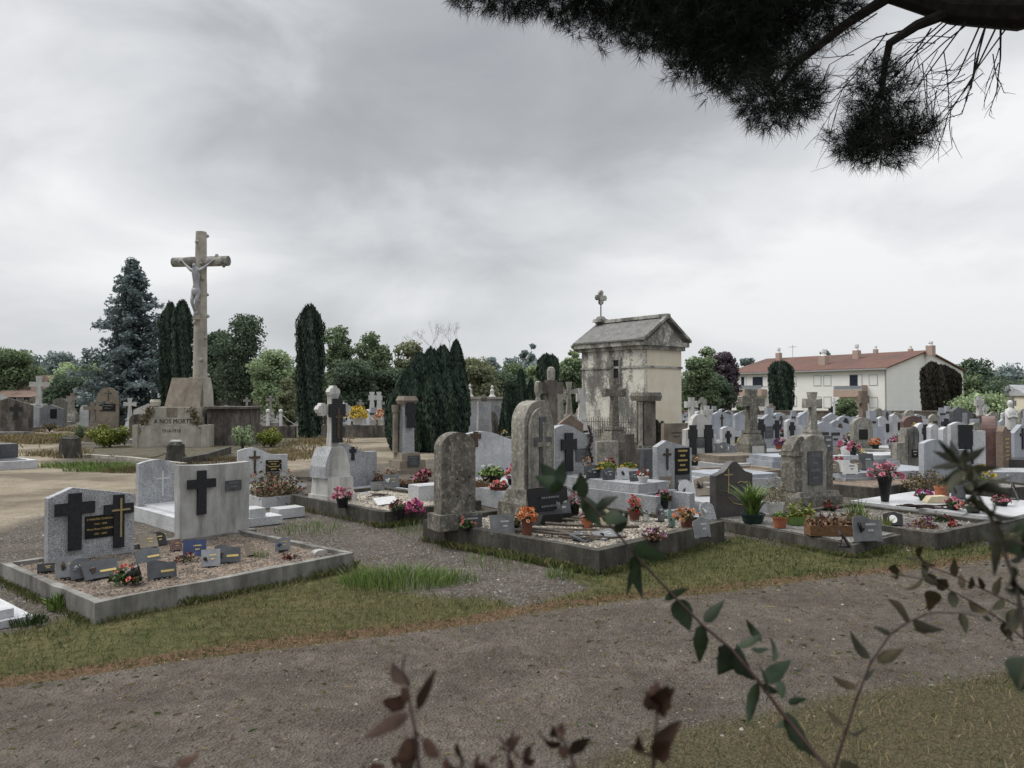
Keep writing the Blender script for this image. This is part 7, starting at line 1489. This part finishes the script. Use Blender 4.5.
shoot(sh,[(480,860),(475,768),(500,690),(530,600),(570,500),(620,430),(665,400),(720,378),(790,378),(850,390)],cA,.86,.98,.003,.0008,
 [((570,490),(519,420),42),((585,497),(652,466),32),((535,560),(474,532),26),((553,548),(580,515),18),((500,658),(459,612),32),((510,668),(562,658),14),((668,395),(613,344),38),((675,403),(752,420),32),((622,432),(577,412),16),((790,380),(808,430),24),((850,390),(870,402),14),((490,755),(548,770),34),((720,378),(700,380),10)],'lv_r')
shoot(sh,[(1010,480),(958,450),(900,400),(830,355),(760,318),(700,295),(640,285)],cA,.95,1.05,.0022,.001,
 [((640,285),(622,262),20),((640,283),(618,285),22),((650,285),(640,268),18),((700,293),(690,232),22),((700,295),(650,320),14),((725,305),(715,280),30),((745,310),(760,295),34),((730,325),(714,375),36),((770,325),(780,366),24),((815,345),(868,376),32),((745,310),(700,262),22),((760,318),(728,298),28),((900,400),(925,450),22),((690,240),(660,240),14)],'lv_r')
shoot(sh,[(1010,390),(958,370),(860,325),(790,290),(700,258),(690,240)],cA,.97,1.06,.0018,.0008,
 [((780,290),(779,240),18),((800,318),(794,280),18),((820,320),(822,288),16),((895,342),(868,372),26),((925,368),(922,428),36),((880,335),(895,290),20),((700,258),(735,262),16),((690,245),(700,215),14),((850,322),(840,290),14),((920,370),(905,450),18)],'lv_r')
shoot(sh,[(1040,720),(1024,640),(1014,585),(1000,545),(988,515),(975,490),(962,470),(955,455)],cI,.62,.80,.003,.0014,
 [((958,462),(932,451),13),((958,465),(930,468),13),((957,458),(950,440),12),((962,462),(985,447),13),((965,470),(1000,468),14),((970,480),(1012,495),18),((968,480),(935,480),12),((975,490),(960,505),16),((975,492),(1012,476),15),((985,505),(1020,518),18),((985,508),(958,505),14),((1000,545),(975,500),26),((1005,550),(978,528),26),((1000,540),(1024,525),16),((1008,560),(1030,545),26),((995,540),(992,575),14),((1012,580),(1030,600),28),((1016,590),(1002,588),24),((1018,600),(1001,628),14),((1010,565),(1000,590),28),((1026,650),(1015,690),24),((963,470),(945,495),18),((972,485),(990,480),16)]+[((x,y),(x+random.uniform(-26,26),y+random.uniform(-24,18)),random.uniform(7,13)) for x,y in ((958,462),(960,468),(965,475),(968,482),(975,490),(972,486),(980,500),(985,508),(990,515),(998,530),(990,520),(962,470),(978,495)) for _ in range(2)],'lv_d','stemd',.62)
shoot(sh,[(1060,560),(1024,545),(1005,535),(990,520)],cI,.66,.75,.002,.001,[((1024,540),(1030,515),24),((1012,540),(1035,560),26),((1022,655),(1016,690),30),((1005,538),(1018,555),20)],'lv_g')
sh2=thing('shrub','blurred reddish young shoots of a hedge rising along the bottom edge','shrub',SO,0)
CM=[
 ([(240,790),(240,687),(228,560),(215,500),(205,430)],[((205,430),(160,362),36),((215,430),(203,338),22),((235,505),(292,380),40),((205,515),(72,592),32),((200,495),(130,478),26),((240,600),(165,662),44),((250,600),(302,640),44),((215,470),(185,440),30),((232,560),(262,600),30),((205,460),(170,470),22)]),
 ([(350,790),(360,687),(372,650)],[((370,655),(355,600),26),((360,680),(320,640),24),((372,660),(400,690),26),((340,687),(310,660),30)]),
 ([(400,790),(405,687),(415,650)],[((403,680),(418,630),16),((405,690),(440,670),20)]),
 ([(505,790),(505,687),(508,620),(508,600)],[((508,615),(472,577),20),((508,615),(545,580),24),((505,630),(490,610),18),((508,620),(525,560),18),((505,650),(530,690),18)]),
 ([(550,790),(552,687),(552,640)],[((552,650),(522,620),20),((552,645),(576,610),18),((554,660),(588,650),20),((556,672),(580,700),20)]),
 ([(712,790),(710,687),(685,620),(665,580)],[((667,598),(598,560),34),((690,635),(752,588),24),((665,580),(672,545),24),((664,580),(640,548),26),((700,660),(650,690),24),((680,610),(668,650),20)]),
 ([(935,790),(938,687),(945,600),(950,520),(952,490)],[((950,505),(903,428),46),((952,505),(1006,438),44),((950,505),(953,420),44),((950,505),(925,445),40),((952,505),(985,430),40),((945,640),(858,590),38),((945,640),(1022,535),42),((940,630),(896,576),34),((945,645),(990,600),40),((940,690),(830,700),18),((948,520),(1010,490),18)]),
 ([(85,790),(85,687)],[((85,700),(78,665),20),((90,700),(140,670),28),((60,700),(30,690),24)]),
 ([(180,790),(185,680)],[((185,690),(165,640),34),((185,690),(230,650),34),((190,700),(120,690),30)]),
 ([(450,790),(455,680)],[((455,690),(480,640),22),((455,690),(430,650),20)]),
 ([(630,790),(630,700)],[((630,710),(600,680),24),((630,710),(660,680),24)]),
 ([(800,790),(800,700)],[((800,715),(760,680),26),((800,715),(850,685),30)])]
for i,(pth,lv) in enumerate(CM): shoot(sh2,pth,cC,.56,.60,.0026,.0014,lv,'lv_y')
shoot(sh2,[(178,790),(175,768),(182,755)],cI,.56,.6,.0016,.001,[((180,765),(150,760),8),((180,762),(202,750),8),((178,768),(215,764),8),((175,768),(140,768),6)],'lv_y')
# cyclamen shades: attribute-free cleanup of material names is not needed
